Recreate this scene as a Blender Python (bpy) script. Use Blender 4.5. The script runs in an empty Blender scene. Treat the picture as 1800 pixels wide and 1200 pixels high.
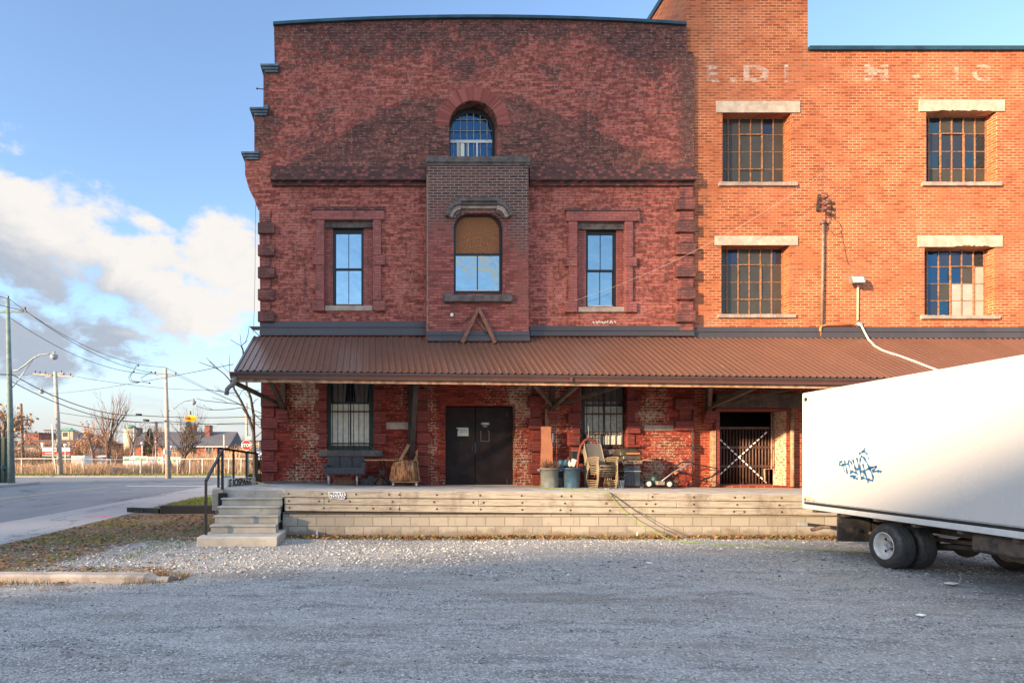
import bpy, bmesh, math, random
import numpy as np
from mathutils import Vector, Matrix, noise as mnoise
random.seed(7)
R = math.radians
SC = bpy.context.scene
COL = SC.collection

# ---------------- camera, world, sun, exposure ----------------
F = 1020.0                      # focal length in photo pixels (1800 wide)
CAMZ = 1.70
cam_d = bpy.data.cameras.new('camera')
cam = bpy.data.objects.new('camera', cam_d); COL.objects.link(cam)
cam.location = (0, 0, CAMZ); cam.rotation_euler = (R(90), 0, 0)
cam_d.sensor_width = 36; cam_d.lens = 36 * F / 1800
cam_d.shift_x = (900 - 650) / 1800; cam_d.shift_y = (803 - 600) / 1800
cam_d.clip_start = 0.1; cam_d.clip_end = 4000
SC.camera = cam

SUN_TRAVEL = Vector((1.6, 1.0, -0.42)).normalized()
SUN_EL = math.asin(-SUN_TRAVEL.z)
SUN_ROT = math.atan2(-SUN_TRAVEL.x, -SUN_TRAVEL.y) % (2 * math.pi)
sun_d = bpy.data.lights.new('sun', 'SUN'); sun_d.energy = 5.0; sun_d.angle = R(1.6)
sun_d.color = (1.0, 0.72, 0.44)
sun = bpy.data.objects.new('sun', sun_d); COL.objects.link(sun)
sun.rotation_euler = SUN_TRAVEL.to_track_quat('-Z', 'Y').to_euler()
sun.location = (-30, -20, 20)

SC.view_settings.view_transform = 'Standard'; SC.view_settings.look = 'None'
SC.view_settings.exposure = 1.42; SC.view_settings.gamma = 1.0
SC.view_settings.use_curve_mapping = False

# ---------------- node helpers ----------------
class NT:
    def __init__(s, tree):
        s.t = tree; s.n = tree.nodes; s.l = tree.links
    def put(s, node, key, v):
        inp = node.inputs[key]
        if hasattr(v, 'is_output') or isinstance(v, bpy.types.NodeSocket): s.l.new(v, inp)
        else:
            if inp.type == 'RGBA' and len(v) == 3: v = (*v, 1)
            inp.default_value = v
    def node(s, typ, props=None, **ins):
        nd = s.n.new(typ)
        for k, v in (props or {}).items(): setattr(nd, k, v)
        for k, v in ins.items(): s.put(nd, k.replace('_', ' '), v)
        return nd
    def m(s, op, a, b=None, c=None, clamp=False):
        nd = s.n.new('ShaderNodeMath'); nd.operation = op; nd.use_clamp = clamp
        for i, v in enumerate((a, b, c)):
            if v is not None: s.put(nd, i, v)
        return nd.outputs[0]
    def vm(s, op, a, b=None):
        nd = s.n.new('ShaderNodeVectorMath'); nd.operation = op
        s.put(nd, 0, a)
        if b is not None: s.put(nd, 1, b)
        return nd.outputs[0]
    def sep(s, v):
        nd = s.n.new('ShaderNodeSeparateXYZ'); s.put(nd, 0, v); return nd.outputs
    def comb(s, x, y, z=0.0):
        nd = s.n.new('ShaderNodeCombineXYZ')
        for i, v in enumerate((x, y, z)): s.put(nd, i, v)
        return nd.outputs[0]
    def mix(s, f, a, b, mode='MIX'):
        nd = s.n.new('ShaderNodeMix'); nd.data_type = 'RGBA'; nd.blend_type = mode; nd.clamp_factor = True
        for idx, v in ((0, f), (6, a), (7, b)):
            inp = nd.inputs[idx]
            if isinstance(v, bpy.types.NodeSocket): s.l.new(v, inp)
            else: inp.default_value = (*v, 1) if isinstance(v, tuple) and len(v) == 3 else v
        return nd.outputs[2]
    def noise(s, vec, scale, detail=4, rough=0.55, dist=0.0):
        nd = s.n.new('ShaderNodeTexNoise')
        if vec is not None: s.put(nd, 'Vector', vec)
        nd.inputs['Scale'].default_value = scale; nd.inputs['Detail'].default_value = detail
        nd.inputs['Roughness'].default_value = rough; nd.inputs['Distortion'].default_value = dist
        return nd.outputs[0]
    def ss(s, v, lo, hi, a=0.0, b=1.0):
        nd = s.n.new('ShaderNodeMapRange'); nd.interpolation_type = 'SMOOTHSTEP'
        s.put(nd, 0, v)
        for i, q in enumerate((lo, hi, a, b)): s.put(nd, i + 1, q)
        return nd.outputs[0]
    def lin(s, v, lo, hi, a=0.0, b=1.0):
        nd = s.n.new('ShaderNodeMapRange')
        s.put(nd, 0, v)
        for i, q in enumerate((lo, hi, a, b)): s.put(nd, i + 1, q)
        return nd.outputs[0]
    def pos(s): return s.n.new('ShaderNodeNewGeometry').outputs['Position']
    def obj(s): return s.n.new('ShaderNodeTexCoord').outputs['Object']
    def bump(s, h, strength=0.5, dist=0.01):
        nd = s.n.new('ShaderNodeBump'); s.put(nd, 'Height', h)
        nd.inputs['Strength'].default_value = strength; nd.inputs['Distance'].default_value = dist
        return nd.outputs[0]
    def scale(s, v, k):
        return s.vm('MULTIPLY', v, k)

def new_mat(name):
    m = bpy.data.materials.new(name); m.use_nodes = True
    nt = NT(m.node_tree); nt.n.clear()
    out = nt.n.new('ShaderNodeOutputMaterial')
    b = nt.n.new('ShaderNodeBsdfPrincipled')
    nt.l.new(b.outputs[0], out.inputs[0])
    nt.out = out; nt.b = b
    return m, nt

M = {}
def simple(name, col, rough=0.7, metal=0.0, var=0.25, vscale=6.0, bump=0.0, bscale=40.0, dirt=None, spec=None, world=False):
    """base colour broken up by wear noise"""
    m, nt = new_mat(name)
    co = nt.pos() if world else nt.obj()
    n1 = nt.noise(co, vscale, 5, 0.6)
    dark = tuple(c * (1 - var) for c in col); lite = tuple(min(1, c * (1 + var)) for c in col)
    c = nt.mix(nt.ss(n1, 0.3, 0.7), dark, lite)
    if dirt:
        n2 = nt.noise(co, vscale * 0.45 + 1.3, 6, 0.7)
        c = nt.mix(nt.ss(n2, 0.5, 0.68), c, dirt)
    nt.put(nt.b, 'Base Color', c); nt.put(nt.b, 'Roughness', nt.lin(n1, 0.2, 0.8, max(0.03, rough - 0.1), min(1, rough + 0.1)))
    nt.b.inputs['Metallic'].default_value = metal
    if spec is not None: nt.b.inputs['Specular IOR Level'].default_value = spec
    if bump: nt.put(nt.b, 'Normal', nt.bump(nt.noise(co, bscale, 3), bump, 0.01))
    M[name] = m; return m

# ---------------- world ----------------
w = bpy.data.worlds.new('World'); SC.world = w; w.use_nodes = True
nt = NT(w.node_tree); nt.n.clear()
wo = nt.n.new('ShaderNodeOutputWorld'); bg = nt.n.new('ShaderNodeBackground')
nt.l.new(bg.outputs[0], wo.inputs[0])
sky = nt.n.new('ShaderNodeTexSky'); sky.sky_type = 'NISHITA'; sky.sun_disc = False
sky.sun_elevation = SUN_EL; sky.sun_rotation = SUN_ROT; sky.air_density = 1.0; sky.dust_density = 0.6; sky.ozone_density = 1.2
dirv = nt.n.new('ShaderNodeTexCoord').outputs['Generated']
x, y, z = nt.sep(dirv)
az = nt.m('ARCTAN2', x, y); el = nt.m('ARCSINE', z)
def azel(px, py):
    u = (px - 650) / F; v = (803 - py) / F
    return math.atan(u), math.atan(v / math.sqrt(1 + u * u))
wn = nt.noise(nt.vm('MULTIPLY', dirv, (1, 1, 1.7)), 5.5, 9, 0.6, 0.25)
wn2 = nt.noise(nt.vm('ADD', nt.vm('MULTIPLY', dirv, (1, 1, 1.6)), (3.1, 0, 0.2)), 16, 7, 0.62)
warp = nt.m('ADD', nt.m('MULTIPLY', nt.m('SUBTRACT', wn, 0.5), 3.6), nt.m('MULTIPLY', nt.m('SUBTRACT', wn2, 0.5), 1.5))
def ell(a0, e0, ra, re, tilt=0.0):
    da = nt.m('SUBTRACT', az, a0); de = nt.m('SUBTRACT', nt.m('SUBTRACT', el, e0), nt.m('MULTIPLY', da, tilt))
    q = nt.m('ADD', nt.m('POWER', nt.m('DIVIDE', nt.m('ABSOLUTE', da), ra), 2), nt.m('POWER', nt.m('DIVIDE', nt.m('ABSOLUTE', de), re), 2))
    return nt.m('SUBTRACT', 1, q)
fm = None
for (px, py, rx, ry, tl) in ((30, 425, 230, 165, -0.12), (190, 455, 200, 125, -0.3), (405, 475, 105, 95, -0.1), (310, 520, 150, 80, -.2), (60, 570, 260, 95, -.1)):
    a0, e0 = azel(px, py)
    k = math.cos(a0) ** 2
    f_ = ell(a0, e0, rx / F * k, ry / F * math.cos(a0), tl)
    fm = f_ if fm is None else nt.m('MAXIMUM', fm, f_)
for (a_, e_, ra, re, tl) in ((2.98, .34, .26, .022, .8), (-2.6, .5, .4, .12, .2), (2.2, .35, .3, .12, 0)):   # clouds behind the viewer
    fm = nt.m('MAXIMUM', fm, ell(a_, e_, ra, re, tl))
dens = nt.ss(nt.m('ADD', fm, warp), 0.02, 0.62)
a0, e0 = azel(130, 500)
top = nt.m('SUBTRACT', nt.m('SUBTRACT', el, e0), nt.m('MULTIPLY', nt.m('SUBTRACT', az, a0), -0.42))
shade = nt.ss(nt.m('ADD', top, nt.m('MULTIPLY', nt.m('SUBTRACT', wn, 0.5), 0.3)), -0.055, 0.055)
shade = nt.m('MAXIMUM', shade, nt.ss(az, azel(300, 0)[0], azel(345, 0)[0]), None)
edge = nt.m('MULTIPLY', nt.m('SUBTRACT', wn2, 0.5), 0.5)
shade = nt.m('ADD', shade, edge, clamp=True)
ccol = nt.mix(shade, (0.175, 0.20, 0.24), (0.36, 0.345, 0.33))
skyc = nt.vm('MULTIPLY', sky.outputs[0], (0.132, 0.141, 0.160))
hz = nt.ss(el, 0.24, -0.02)
skyc = nt.mix(nt.m('MULTIPLY', hz, 0.7), skyc, (0.215, 0.24, 0.275))
skyc = nt.mix(nt.m('MULTIPLY', nt.ss(el, 0.16, 0.0), 0.8), skyc, (0.29, 0.285, 0.285))
# thin high veil low down on the left
veil = nt.m('MULTIPLY', nt.ss(nt.noise(nt.vm('MULTIPLY', dirv, (1, 1, 6)), 4, 6, 0.6), 0.45, 0.75), nt.ss(el, 0.3, 0.05))
skyc = nt.mix(nt.m('MULTIPLY', veil, 0.5), skyc, (0.24, 0.25, 0.265))
# invented bright cloud overhead, out of view, added to fill the shade
ovn = nt.noise(nt.vm('MULTIPLY', dirv, (1, 1, 1)), 3.0, 6, .6)
ov = nt.m('MULTIPLY', nt.ss(nt.m('ADD', el, nt.m('MULTIPLY', nt.m('SUBTRACT', ovn, .5), .5)), .72, .95), 0.9)
skyc = nt.mix(ov, skyc, (0.62, 0.72, 0.86))
fin = nt.mix(nt.m('MULTIPLY', dens, nt.ss(el, -0.02, 0.03)), skyc, ccol)
nt.put(bg, 'Color', fin); bg.inputs[1].default_value = 1.0
SKYNT = nt

# ---------------- mesh helpers ----------------
def PX(px, D): return (px - 650) * D / F
def PZ(py, D): return CAMZ + (803 - py) * D / F
def PT(px, py, D): return Vector((PX(px, D), D, PZ(py, D)))

def origin(o):
    v = Vector((0, 0, 0))
    while o is not None: v += o.location; o = o.parent
    return v

class MB:
    def __init__(s): s.bm = bmesh.new()
    def box(s, x0, x1, y0, y1, z0, z1, bev=0.0, rot=None, piv=None):
        bm = s.bm
        vs = [bm.verts.new((x, y, z)) for x in (x0, x1) for y in (y0, y1) for z in (z0, z1)]
        idx = ((0, 1, 3, 2), (4, 6, 7, 5), (0, 4, 5, 1), (2, 3, 7, 6), (0, 2, 6, 4), (1, 5, 7, 3))
        fs = [bm.faces.new([vs[i] for i in q]) for q in idx]
        if bev:
            es = list({e for f in fs for e in f.edges})
            r = bmesh.ops.bevel(bm, geom=es, offset=bev, segments=1, affect='EDGES')
            vs = list({v for f in r['faces'] for v in f.verts} | {v for v in vs if v.is_valid})
        if rot is not None:
            c = piv or Vector(((x0 + x1) / 2, (y0 + y1) / 2, (z0 + z1) / 2))
            bmesh.ops.rotate(bm, cent=c, matrix=rot, verts=vs)
        return s
    def tube(s, pts, r, seg=8, r2=None, cap=True, smooth=True):
        bm = s.bm; pts = [Vector(p) for p in pts]; n = len(pts)
        rs = r if isinstance(r, (list, tuple)) else ([r] * n if r2 is None else [r + (r2 - r) * i / (n - 1) for i in range(n)])
        rings = []; up = None
        for i, p in enumerate(pts):
            d = (pts[min(i + 1, n - 1)] - pts[max(i - 1, 0)])
            if d.length < 1e-9: d = Vector((0, 0, 1))
            d.normalize()
            if up is None:
                up = d.cross(Vector((0.13, 0.21, 1))) if abs(d.z) < 0.9 else d.cross(Vector((1, 0.1, 0)))
            up = (up - d * up.dot(d))
            if up.length < 1e-6: up = d.orthogonal()
            up.normalize(); v = d.cross(up)
            rings.append([bm.verts.new(p + (up * math.cos(t) + v * math.sin(t)) * rs[i]) for t in [2 * math.pi * k / seg for k in range(seg)]])
        for a, b in zip(rings, rings[1:]):
            for k in range(seg):
                f = bm.faces.new((a[k], a[(k + 1) % seg], b[(k + 1) % seg], b[k])); f.smooth = smooth
        if cap and seg > 2:
            bm.faces.new(rings[0][::-1]); bm.faces.new(rings[-1])
        return s
    def bar(s, p0, p1, wx, wz):
        """rectangular bar between two points"""
        p0 = Vector(p0); p1 = Vector(p1); d = (p1 - p0).normalized()
        a = d.cross(Vector((0, 0, 1))) if abs(d.z) < 0.95 else Vector((1, 0, 0))
        a.normalize(); b = a.cross(d)
        bm = s.bm
        r = [[bm.verts.new(p + a * sx * wx / 2 + b * sz * wz / 2) for sx, sz in ((-1, -1), (1, -1), (1, 1), (-1, 1))] for p in (p0, p1)]
        for k in range(4): bm.faces.new((r[0][k], r[0][(k + 1) % 4], r[1][(k + 1) % 4], r[1][k]))
        bm.faces.new(r[0][::-1]); bm.faces.new(r[1])
        return s
    def prism(s, pts, y0, y1, holes=(), axis='y'):
        """outline in x,z (list of (x,z)) with holes, extruded along y"""
        b2 = bmesh.new(); es = []
        for loop in (pts, *holes):
            vs = [b2.verts.new((p[0], y0, p[1])) for p in loop]
            es += [b2.edges.new((vs[i], vs[(i + 1) % len(vs)])) for i in range(len(vs))]
        bmesh.ops.triangle_fill(b2, use_beauty=True, use_dissolve=False, edges=es)
        fs = list(b2.faces)
        r = bmesh.ops.extrude_face_region(b2, geom=fs)
        bmesh.ops.translate(b2, vec=(0, y1 - y0, 0), verts=[v for v in r['geom'] if isinstance(v, bmesh.types.BMVert)])
        bmesh.ops.recalc_face_normals(b2, faces=b2.faces)
        me = bpy.data.meshes.new('tmp'); b2.to_mesh(me); b2.free()
        s.bm.from_mesh(me); bpy.data.meshes.remove(me)
        return s
    def quad(s, a, b, c, d):
        s.bm.faces.new([s.bm.verts.new(p) for p in (a, b, c, d)]); return s
    def poly(s, pts):
        s.bm.faces.new([s.bm.verts.new(p) for p in pts]); return s
    def lathe(s, prof, c=(0, 0, 0), seg=24, axis='z', smooth=True, close=True):
        """prof: list of (radius, height); axis z, x or y"""
        bm = s.bm; c = Vector(c); rings = []
        for r, h in prof:
            ring = []
            for k in range(seg):
                t = 2 * math.pi * k / seg
                a, b = r * math.cos(t), r * math.sin(t)
                v = {'z': (a, b, h), 'x': (h, a, b), 'y': (a, h, b)}[axis]
                ring.append(bm.verts.new(c + Vector(v)))
            rings.append(ring)
        for a, b in zip(rings, rings[1:]):
            for k in range(seg):
                f = bm.faces.new((a[k], a[(k + 1) % seg], b[(k + 1) % seg], b[k])); f.smooth = smooth
        if close:
            bm.faces.new(rings[0][::-1]); bm.faces.new(rings[-1])
        return s
    def blob(s, c, rx, ry, rz, sub=2, jit=0.1, seed=0):
        r = bmesh.ops.create_icosphere(s.bm, subdivisions=sub, radius=1.0)
        for v in r['verts']:
            n = mnoise.noise(v.co * 1.7 + Vector((seed, seed * 0.3, 0)))
            v.co = Vector((v.co.x * rx, v.co.y * ry, v.co.z * rz)) * (1 + jit * n * 2) + Vector(c)
        for f in s.bm.faces: pass
        return s
    def build(s, name, mat, parent=None, smooth=None, loc=None):
        bmesh.ops.recalc_face_normals(s.bm, faces=s.bm.faces) if smooth != 'raw' else None
        me = bpy.data.meshes.new(name)
        off = origin(parent) if parent is not None else Vector((0, 0, 0))
        if parent is None and loc is None and len(s.bm.verts):
            # a top-level mesh keeps its origin at its own base
            xs = [v.co for v in s.bm.verts]
            lo = Vector((min(c.x for c in xs), min(c.y for c in xs), min(c.z for c in xs)))
            hi = Vector((max(c.x for c in xs), max(c.y for c in xs), max(c.z for c in xs)))
            off = Vector(((lo.x + hi.x) / 2, (lo.y + hi.y) / 2, lo.z))
        elif loc is not None: off = Vector(loc)
        if off.length > 0: bmesh.ops.translate(s.bm, vec=-off, verts=s.bm.verts)
        s.bm.to_mesh(me); s.bm.free()
        if smooth is True:
            for p in me.polygons: p.use_smooth = True
        o = bpy.data.objects.new(name, me); COL.objects.link(o)
        if mat is not None: me.materials.append(M[mat] if isinstance(mat, str) else mat)
        if parent is not None: o.parent = parent
        else: o.location = off
        return o

def tag(o, label=None, cat=None, group=None, kind=None):
    if label: o['label'] = label
    if cat: o['category'] = cat
    if group: o['group'] = group
    if kind: o['kind'] = kind
    return o
def thing(name, label, cat, loc=(0, 0, 0), group=None):
    o = bpy.data.objects.new(name, None); COL.objects.link(o); o.location = loc; o.empty_display_size = 0.2
    return tag(o, label, cat, group)
def copy_tree(o, parent=None):
    c = o.copy(); COL.objects.link(c); c.parent = parent
    for ch in list(o.children): copy_tree(ch, c)
    return c
def text_part(s, size, mat, name, loc, rot=(R(90), 0, 0), parent=None, depth=0.001, sx=1.0, shear=0.0, align='LEFT', bold=0.0):
    cu = bpy.data.curves.new(name, 'FONT'); cu.body = s; cu.size = size; cu.extrude = depth; cu.align_x = align; cu.shear = shear
    cu.offset = bold
    to = bpy.data.objects.new('tmp', cu); COL.objects.link(to)
    bpy.context.view_layer.update()
    me = bpy.data.meshes.new_from_object(to.evaluated_get(bpy.context.evaluated_depsgraph_get()))
    bpy.data.objects.remove(to); bpy.data.curves.remove(cu)
    me.name = name; me.materials.clear(); me.materials.append(M[mat])
    o = bpy.data.objects.new(name, me); COL.objects.link(o)
    o.parent = parent
    o.location = Vector(loc) - (origin(parent) if parent else Vector((0, 0, 0)))
    o.rotation_euler = rot; o.scale = (sx, 1, 1)
    return o
def mesh_np(name, verts, faces_n, mat, loc=(0, 0, 0), nper=4, smooth=False):
    """verts (N,3), faces_n (K,nper) int arrays"""
    me = bpy.data.meshes.new(name)
    me.vertices.add(len(verts)); me.vertices.foreach_set('co', (verts - np.array(loc)).astype(np.float32).ravel())
    k = len(faces_n)
    me.loops.add(k * nper); me.loops.foreach_set('vertex_index', faces_n.astype(np.int32).ravel())
    me.polygons.add(k); me.polygons.foreach_set('loop_start', np.arange(0, k * nper, nper, dtype=np.int32))
    me.polygons.foreach_set('loop_total', np.full(k, nper, dtype=np.int32))
    me.update(calc_edges=True); me.validate()
    if smooth: me.polygons.foreach_set('use_smooth', np.ones(k, dtype=bool))
    o = bpy.data.objects.new(name, me); COL.objects.link(o); o.location = loc
    me.materials.append(M[mat]); return o
# ---------------- materials ----------------
def brick_nodes(nt, bw, rh, mortar, vec=None, smooth=0.15, squash=None):
    if vec is None:
        p = nt.sep(nt.pos()); vec = nt.comb(nt.m('ADD', p[0], p[1]), p[2], 0.0)
    jit = nt.noise(vec, 3.0, 3, 0.6)
    vec = nt.vm('ADD', vec, nt.comb(nt.m('MULTIPLY', nt.m('SUBTRACT', jit, 0.5), 0.02), nt.m('MULTIPLY', nt.m('SUBTRACT', jit, 0.5), 0.012)))
    b = nt.node('ShaderNodeTexBrick', {'offset': 0.5}, Vector=vec, Color1=(0, 0, 0), Color2=(1, 1, 1), Mortar=(0.5, 0.5, 0.5),
                Scale=1.0)
    b.inputs['Mortar Size'].default_value = mortar; b.inputs['Mortar Smooth'].default_value = smooth
    b.inputs['Brick Width'].default_value = bw; b.inputs['Row Height'].default_value = rh; b.inputs['Bias'].default_value = 0.0
    rnd = nt.sep(b.outputs[0])[0]
    return vec, rnd, b.outputs[1]

# --- old painted brick of the left building; worn and sooty patches belong to the wall itself
m, nt = new_mat('old_brick'); M['old_brick'] = m
P3 = nt.pos(); px_, py_, pz_ = nt.sep(P3)
vec, rnd, mor = brick_nodes(nt, 0.225, 0.0727, 0.0095)
r2 = nt.m('SUBTRACT', rnd, 0.5)
big = nt.noise(P3, 0.45, 5, 0.6); mid = nt.noise(P3, 1.7, 6, 0.7); fine = nt.noise(P3, 9.0, 5, 0.7)
base = nt.mix(nt.m('ADD', rnd, nt.m('MULTIPLY', nt.m('SUBTRACT', fine, .5), 1.6), clamp=True), (0.19, 0.045, 0.033), (0.50, 0.145, 0.108))
base = nt.mix(nt.ss(mid, 0.5, 0.72), base, (0.56, 0.19, 0.145))
# ghost gable: unpainted brown brick inside a triangle
zl = nt.m('ADD', nt.m('MULTIPLY', nt.m('ADD', px_, 2.27), 0.56), 9.45)
zr = nt.m('ADD', nt.m('MULTIPLY', nt.m('SUBTRACT', px_, 3.8), -0.45), 11.36)
zt = nt.m('MINIMUM', nt.m('MINIMUM', zl, zr), 11.28)
jag = nt.m('ADD', nt.m('MULTIPLY', r2, 0.18), nt.m('MULTIPLY', nt.m('SUBTRACT', mid, 0.5), 0.5))
tri = nt.m('MULTIPLY', nt.ss(nt.m('ADD', nt.m('SUBTRACT', zt, pz_), jag), -0.02, 0.04), nt.ss(pz_, 9.1, 9.2))
brown = nt.mix(rnd, (0.065, 0.032, 0.026), (0.18, 0.070, 0.052))
brown = nt.mix(nt.m('MULTIPLY', nt.ss(nt.noise(nt.vm('ADD', P3, (3, 0, 1)), .9, 5, .65), 0.5, 0.66), .8), brown, (0.30, 0.10, 0.075))
brown = nt.mix(nt.m('MULTIPLY', nt.ss(nt.m('ADD', fine, nt.m('MULTIPLY', r2, .4)), 0.6, 0.8), 0.55), brown, (0.38, 0.14, 0.12))
c = nt.mix(nt.m('MULTIPLY', tri, 0.92), base, brown)
# soot: heavy under the parapet, blotchy, follows whole bricks
soot_h = nt.ss(pz_, 11.2, 13.4)
corner = nt.m('MULTIPLY', nt.ss(nt.m('ADD', px_, nt.m('MULTIPLY', nt.m('SUBTRACT', pz_, 12.0), 0.0)), -2.0, -3.1), nt.ss(pz_, 9.2, 10.5))
sv = nt.m('ADD', nt.m('ADD', nt.m('MULTIPLY', big, 0.9), nt.m('MULTIPLY', mid, 0.75)), nt.m('MULTIPLY', r2, 0.16))
sv = nt.m('ADD', sv, nt.m('MULTIPLY', nt.m('ADD', soot_h, corner), 0.235))
sootm = nt.m('MULTIPLY', nt.ss(sv, 0.925, 0.99), nt.ss(pz_, 9.0, 10.2))
c = nt.mix(nt.m('MULTIPLY', sootm, 0.9), c, nt.mix(rnd, (0.036, 0.022, 0.021), (0.125, 0.052, 0.042)))
# toothed dark strip near the joint with the new wing
st = nt.m('MULTIPLY', nt.ss(nt.m('ADD', px_, nt.m('MULTIPLY', r2, 0.22)), 8.22, 8.27), nt.m('MULTIPLY', nt.ss(pz_, 9.3, 9.6), nt.ss(pz_, 12.6, 12.4)))
c = nt.mix(nt.m('MULTIPLY', st, 0.8), c, (0.10, 0.055, 0.045))
# smudges in the storey below
sv2 = nt.m('MULTIPLY', nt.ss(nt.m('ADD', mid, nt.m('MULTIPLY', r2, .3)), 0.58, 0.75), nt.ss(pz_, 9.1, 8.9))
c = nt.mix(nt.m('MULTIPLY', sv2, 0.22), c, (0.12, 0.04, 0.035))
up_m = nt.mix(nt.ss(fine, 0.42, 0.66), (0.06, 0.026, 0.022), (0.38, 0.24, 0.19))
# rain runs below the band and the sills
run = nt.m('MULTIPLY', nt.ss(nt.noise(nt.vm('MULTIPLY', P3, (5, 5, .35)), 1.0, 5, .65), .52, .70), nt.ss(nt.noise(P3, .6, 3), .42, .6))
c = nt.mix(nt.m('MULTIPLY', run, 0.55), c, (0.085, 0.045, 0.038))
up = nt.mix(nt.m('MULTIPLY', mor, 0.8), c, up_m)
# lower storey: oxblood paint flaking to cream
low_b = nt.mix(nt.m('ADD', rnd, nt.m('MULTIPLY', nt.m('SUBTRACT', fine, .5), 1.2), clamp=True), (0.13, 0.020, 0.014), (0.36, 0.058, 0.036))
cream = nt.mix(nt.noise(P3, 30, 3), (0.34, 0.24, 0.16), (0.58, 0.46, 0.33))
patch = nt.noise(nt.vm('ADD', P3, (1.7, 0, .4)), 0.85, 4, 0.6)
# flaking is strongest on bands beside the openings
bands = None
for cx, wd in ((-1.75, .6), (1.6, .30), (3.98, .42), (7.6, .6), (11.1, .35), (4.9, .3)):
    g = nt.ss(nt.m('ABSOLUTE', nt.m('SUBTRACT', px_, cx)), wd, wd * 0.3)
    bands = g if bands is None else nt.m('MAXIMUM', bands, g)
flv = nt.m('ADD', nt.m('MULTIPLY', nt.noise(P3, 19, 6, 0.75), 1.0), nt.m('ADD', nt.m('MULTIPLY', patch, 0.75), nt.m('MULTIPLY', bands, 0.10)))
flake = nt.ss(nt.m('ADD', flv, nt.m('MULTIPLY', mor, 0.11)), 1.0, 1.09)
low = nt.mix(nt.m('MULTIPLY', mor, 0.42), low_b, (0.10, 0.025, 0.02))
low = nt.mix(flake, low, cream)
ishi = nt.ss(pz_, 4.95, 5.0)
fc = nt.mix(ishi, low, up)
nt.put(nt.b, 'Base Color', fc); nt.b.inputs['Roughness'].default_value = 0.88
nt.b.inputs['Specular IOR Level'].default_value = 0.25
hgt = nt.m('ADD', nt.m('SUBTRACT', 1, mor), nt.m('MULTIPLY', fine, 0.7))
nt.put(nt.b, 'Normal', nt.bump(hgt, 0.9, 0.012))

# --- orange brick of the later wing
def orange_brick(name, c1, c2, mortar_c, bw=0.215):
    m, nt = new_mat(name); M[name] = m
    P3 = nt.pos()
    vec, rnd, mor = brick_nodes(nt, bw, 0.0727, 0.0105)
    big = nt.noise(P3, 0.5, 5, 0.6); mid = nt.noise(P3, 2.2, 6, 0.7); fine = nt.noise(P3, 22, 4, 0.7)
    c = nt.mix(nt.m('ADD', rnd, nt.m('MULTIPLY', nt.m('SUBTRACT', fine, .5), 0.9), clamp=True), c1, c2)
    c = nt.mix(nt.m('MULTIPLY', nt.ss(big, 0.45, 0.7), 0.35), c, (0.50, 0.17, 0.095))
    dark = nt.ss(nt.m('ADD', mid, nt.m('MULTIPLY', nt.m('SUBTRACT', rnd, 0.5), 0.5)), 0.72, 0.86)
    c = nt.mix(nt.m('MULTIPLY', dark, 0.6), c, (0.12, 0.05, 0.035))
    mc = nt.mix(nt.ss(nt.noise(P3, 1.1, 4, .6), .38, .62), tuple(q * .62 for q in mortar_c), mortar_c)
    run = nt.m('MULTIPLY', nt.ss(nt.noise(nt.vm('MULTIPLY', P3, (4, 4, .3)), 1.0, 5, .65), .54, .72), nt.ss(nt.noise(P3, .45, 3), .42, .6))
    c = nt.mix(nt.m('MULTIPLY', run, 0.5), c, (0.16, 0.075, 0.05))
    c = nt.mix(nt.m('MULTIPLY', nt.ss(nt.noise(nt.vm('ADD', P3, (9, 0, 4)), .9, 6, .7), .56, .70), .4), c, (0.52, 0.25, 0.15))
    lowm = nt.ss(nt.sep(P3)[2], 4.95, 4.9)
    c = nt.mix(lowm, c, nt.mix(rnd, (0.20, 0.028, 0.016), (0.36, 0.062, 0.034)))
    c = nt.mix(nt.m('MULTIPLY', mor, nt.m('SUBTRACT', nt.lin(mid, 0.3, 0.7, 0.45, 1.0), nt.m('MULTIPLY', lowm, .25))), c, mc)
    nt.put(nt.b, 'Base Color', c); nt.b.inputs['Roughness'].default_value = 0.85; nt.b.inputs['Specular IOR Level'].default_value = 0.3
    nt.put(nt.b, 'Normal', nt.bump(nt.m('ADD', nt.m('SUBTRACT', 1, mor), nt.m('MULTIPLY', fine, 0.4)), 0.7, 0.008))
orange_brick('orange_brick', (0.24, 0.052, 0.020), (0.50, 0.130, 0.046), (0.64, 0.35, 0.19))
orange_brick('bay_brick', (0.10, 0.040, 0.034), (0.24, 0.075, 0.060), (0.30, 0.21, 0.18))

# bay: sooty top fading to red paint below
m, nt = new_mat('sooty_bay_brick'); M['sooty_bay_brick'] = m
P3 = nt.pos(); px_, py_, pz_ = nt.sep(P3)
vec, rnd, mor = brick_nodes(nt, 0.22, 0.0727, 0.0105)
mid = nt.noise(P3, 2.0, 6, 0.7); fine = nt.noise(P3, 12.0, 5, 0.7)
red = nt.mix(nt.m('ADD', rnd, nt.m('MULTIPLY', nt.m('SUBTRACT', fine, .5), 1.4), clamp=True), (0.17, 0.040, 0.032), (0.44, 0.125, 0.095))
soot = nt.mix(rnd, (0.038, 0.024, 0.023), (0.14, 0.060, 0.046))
edge_r = nt.ss(px_, 3.2, 4.1)
sv = nt.m('ADD', nt.m('ADD', nt.lin(pz_, 6.8, 8.6, 0.0, 1.0), nt.m('MULTIPLY', edge_r, 0.38)), nt.m('MULTIPLY', nt.m('SUBTRACT', mid, .5), 1.5))
sm = nt.ss(nt.m('ADD', sv, nt.m('MULTIPLY', nt.m('SUBTRACT', rnd, .5), 0.6)), 0.2, 1.0)
c = nt.mix(sm, red, soot)
mc = nt.mix(sm, (0.12, 0.05, 0.045), (0.36, 0.27, 0.22))
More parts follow.
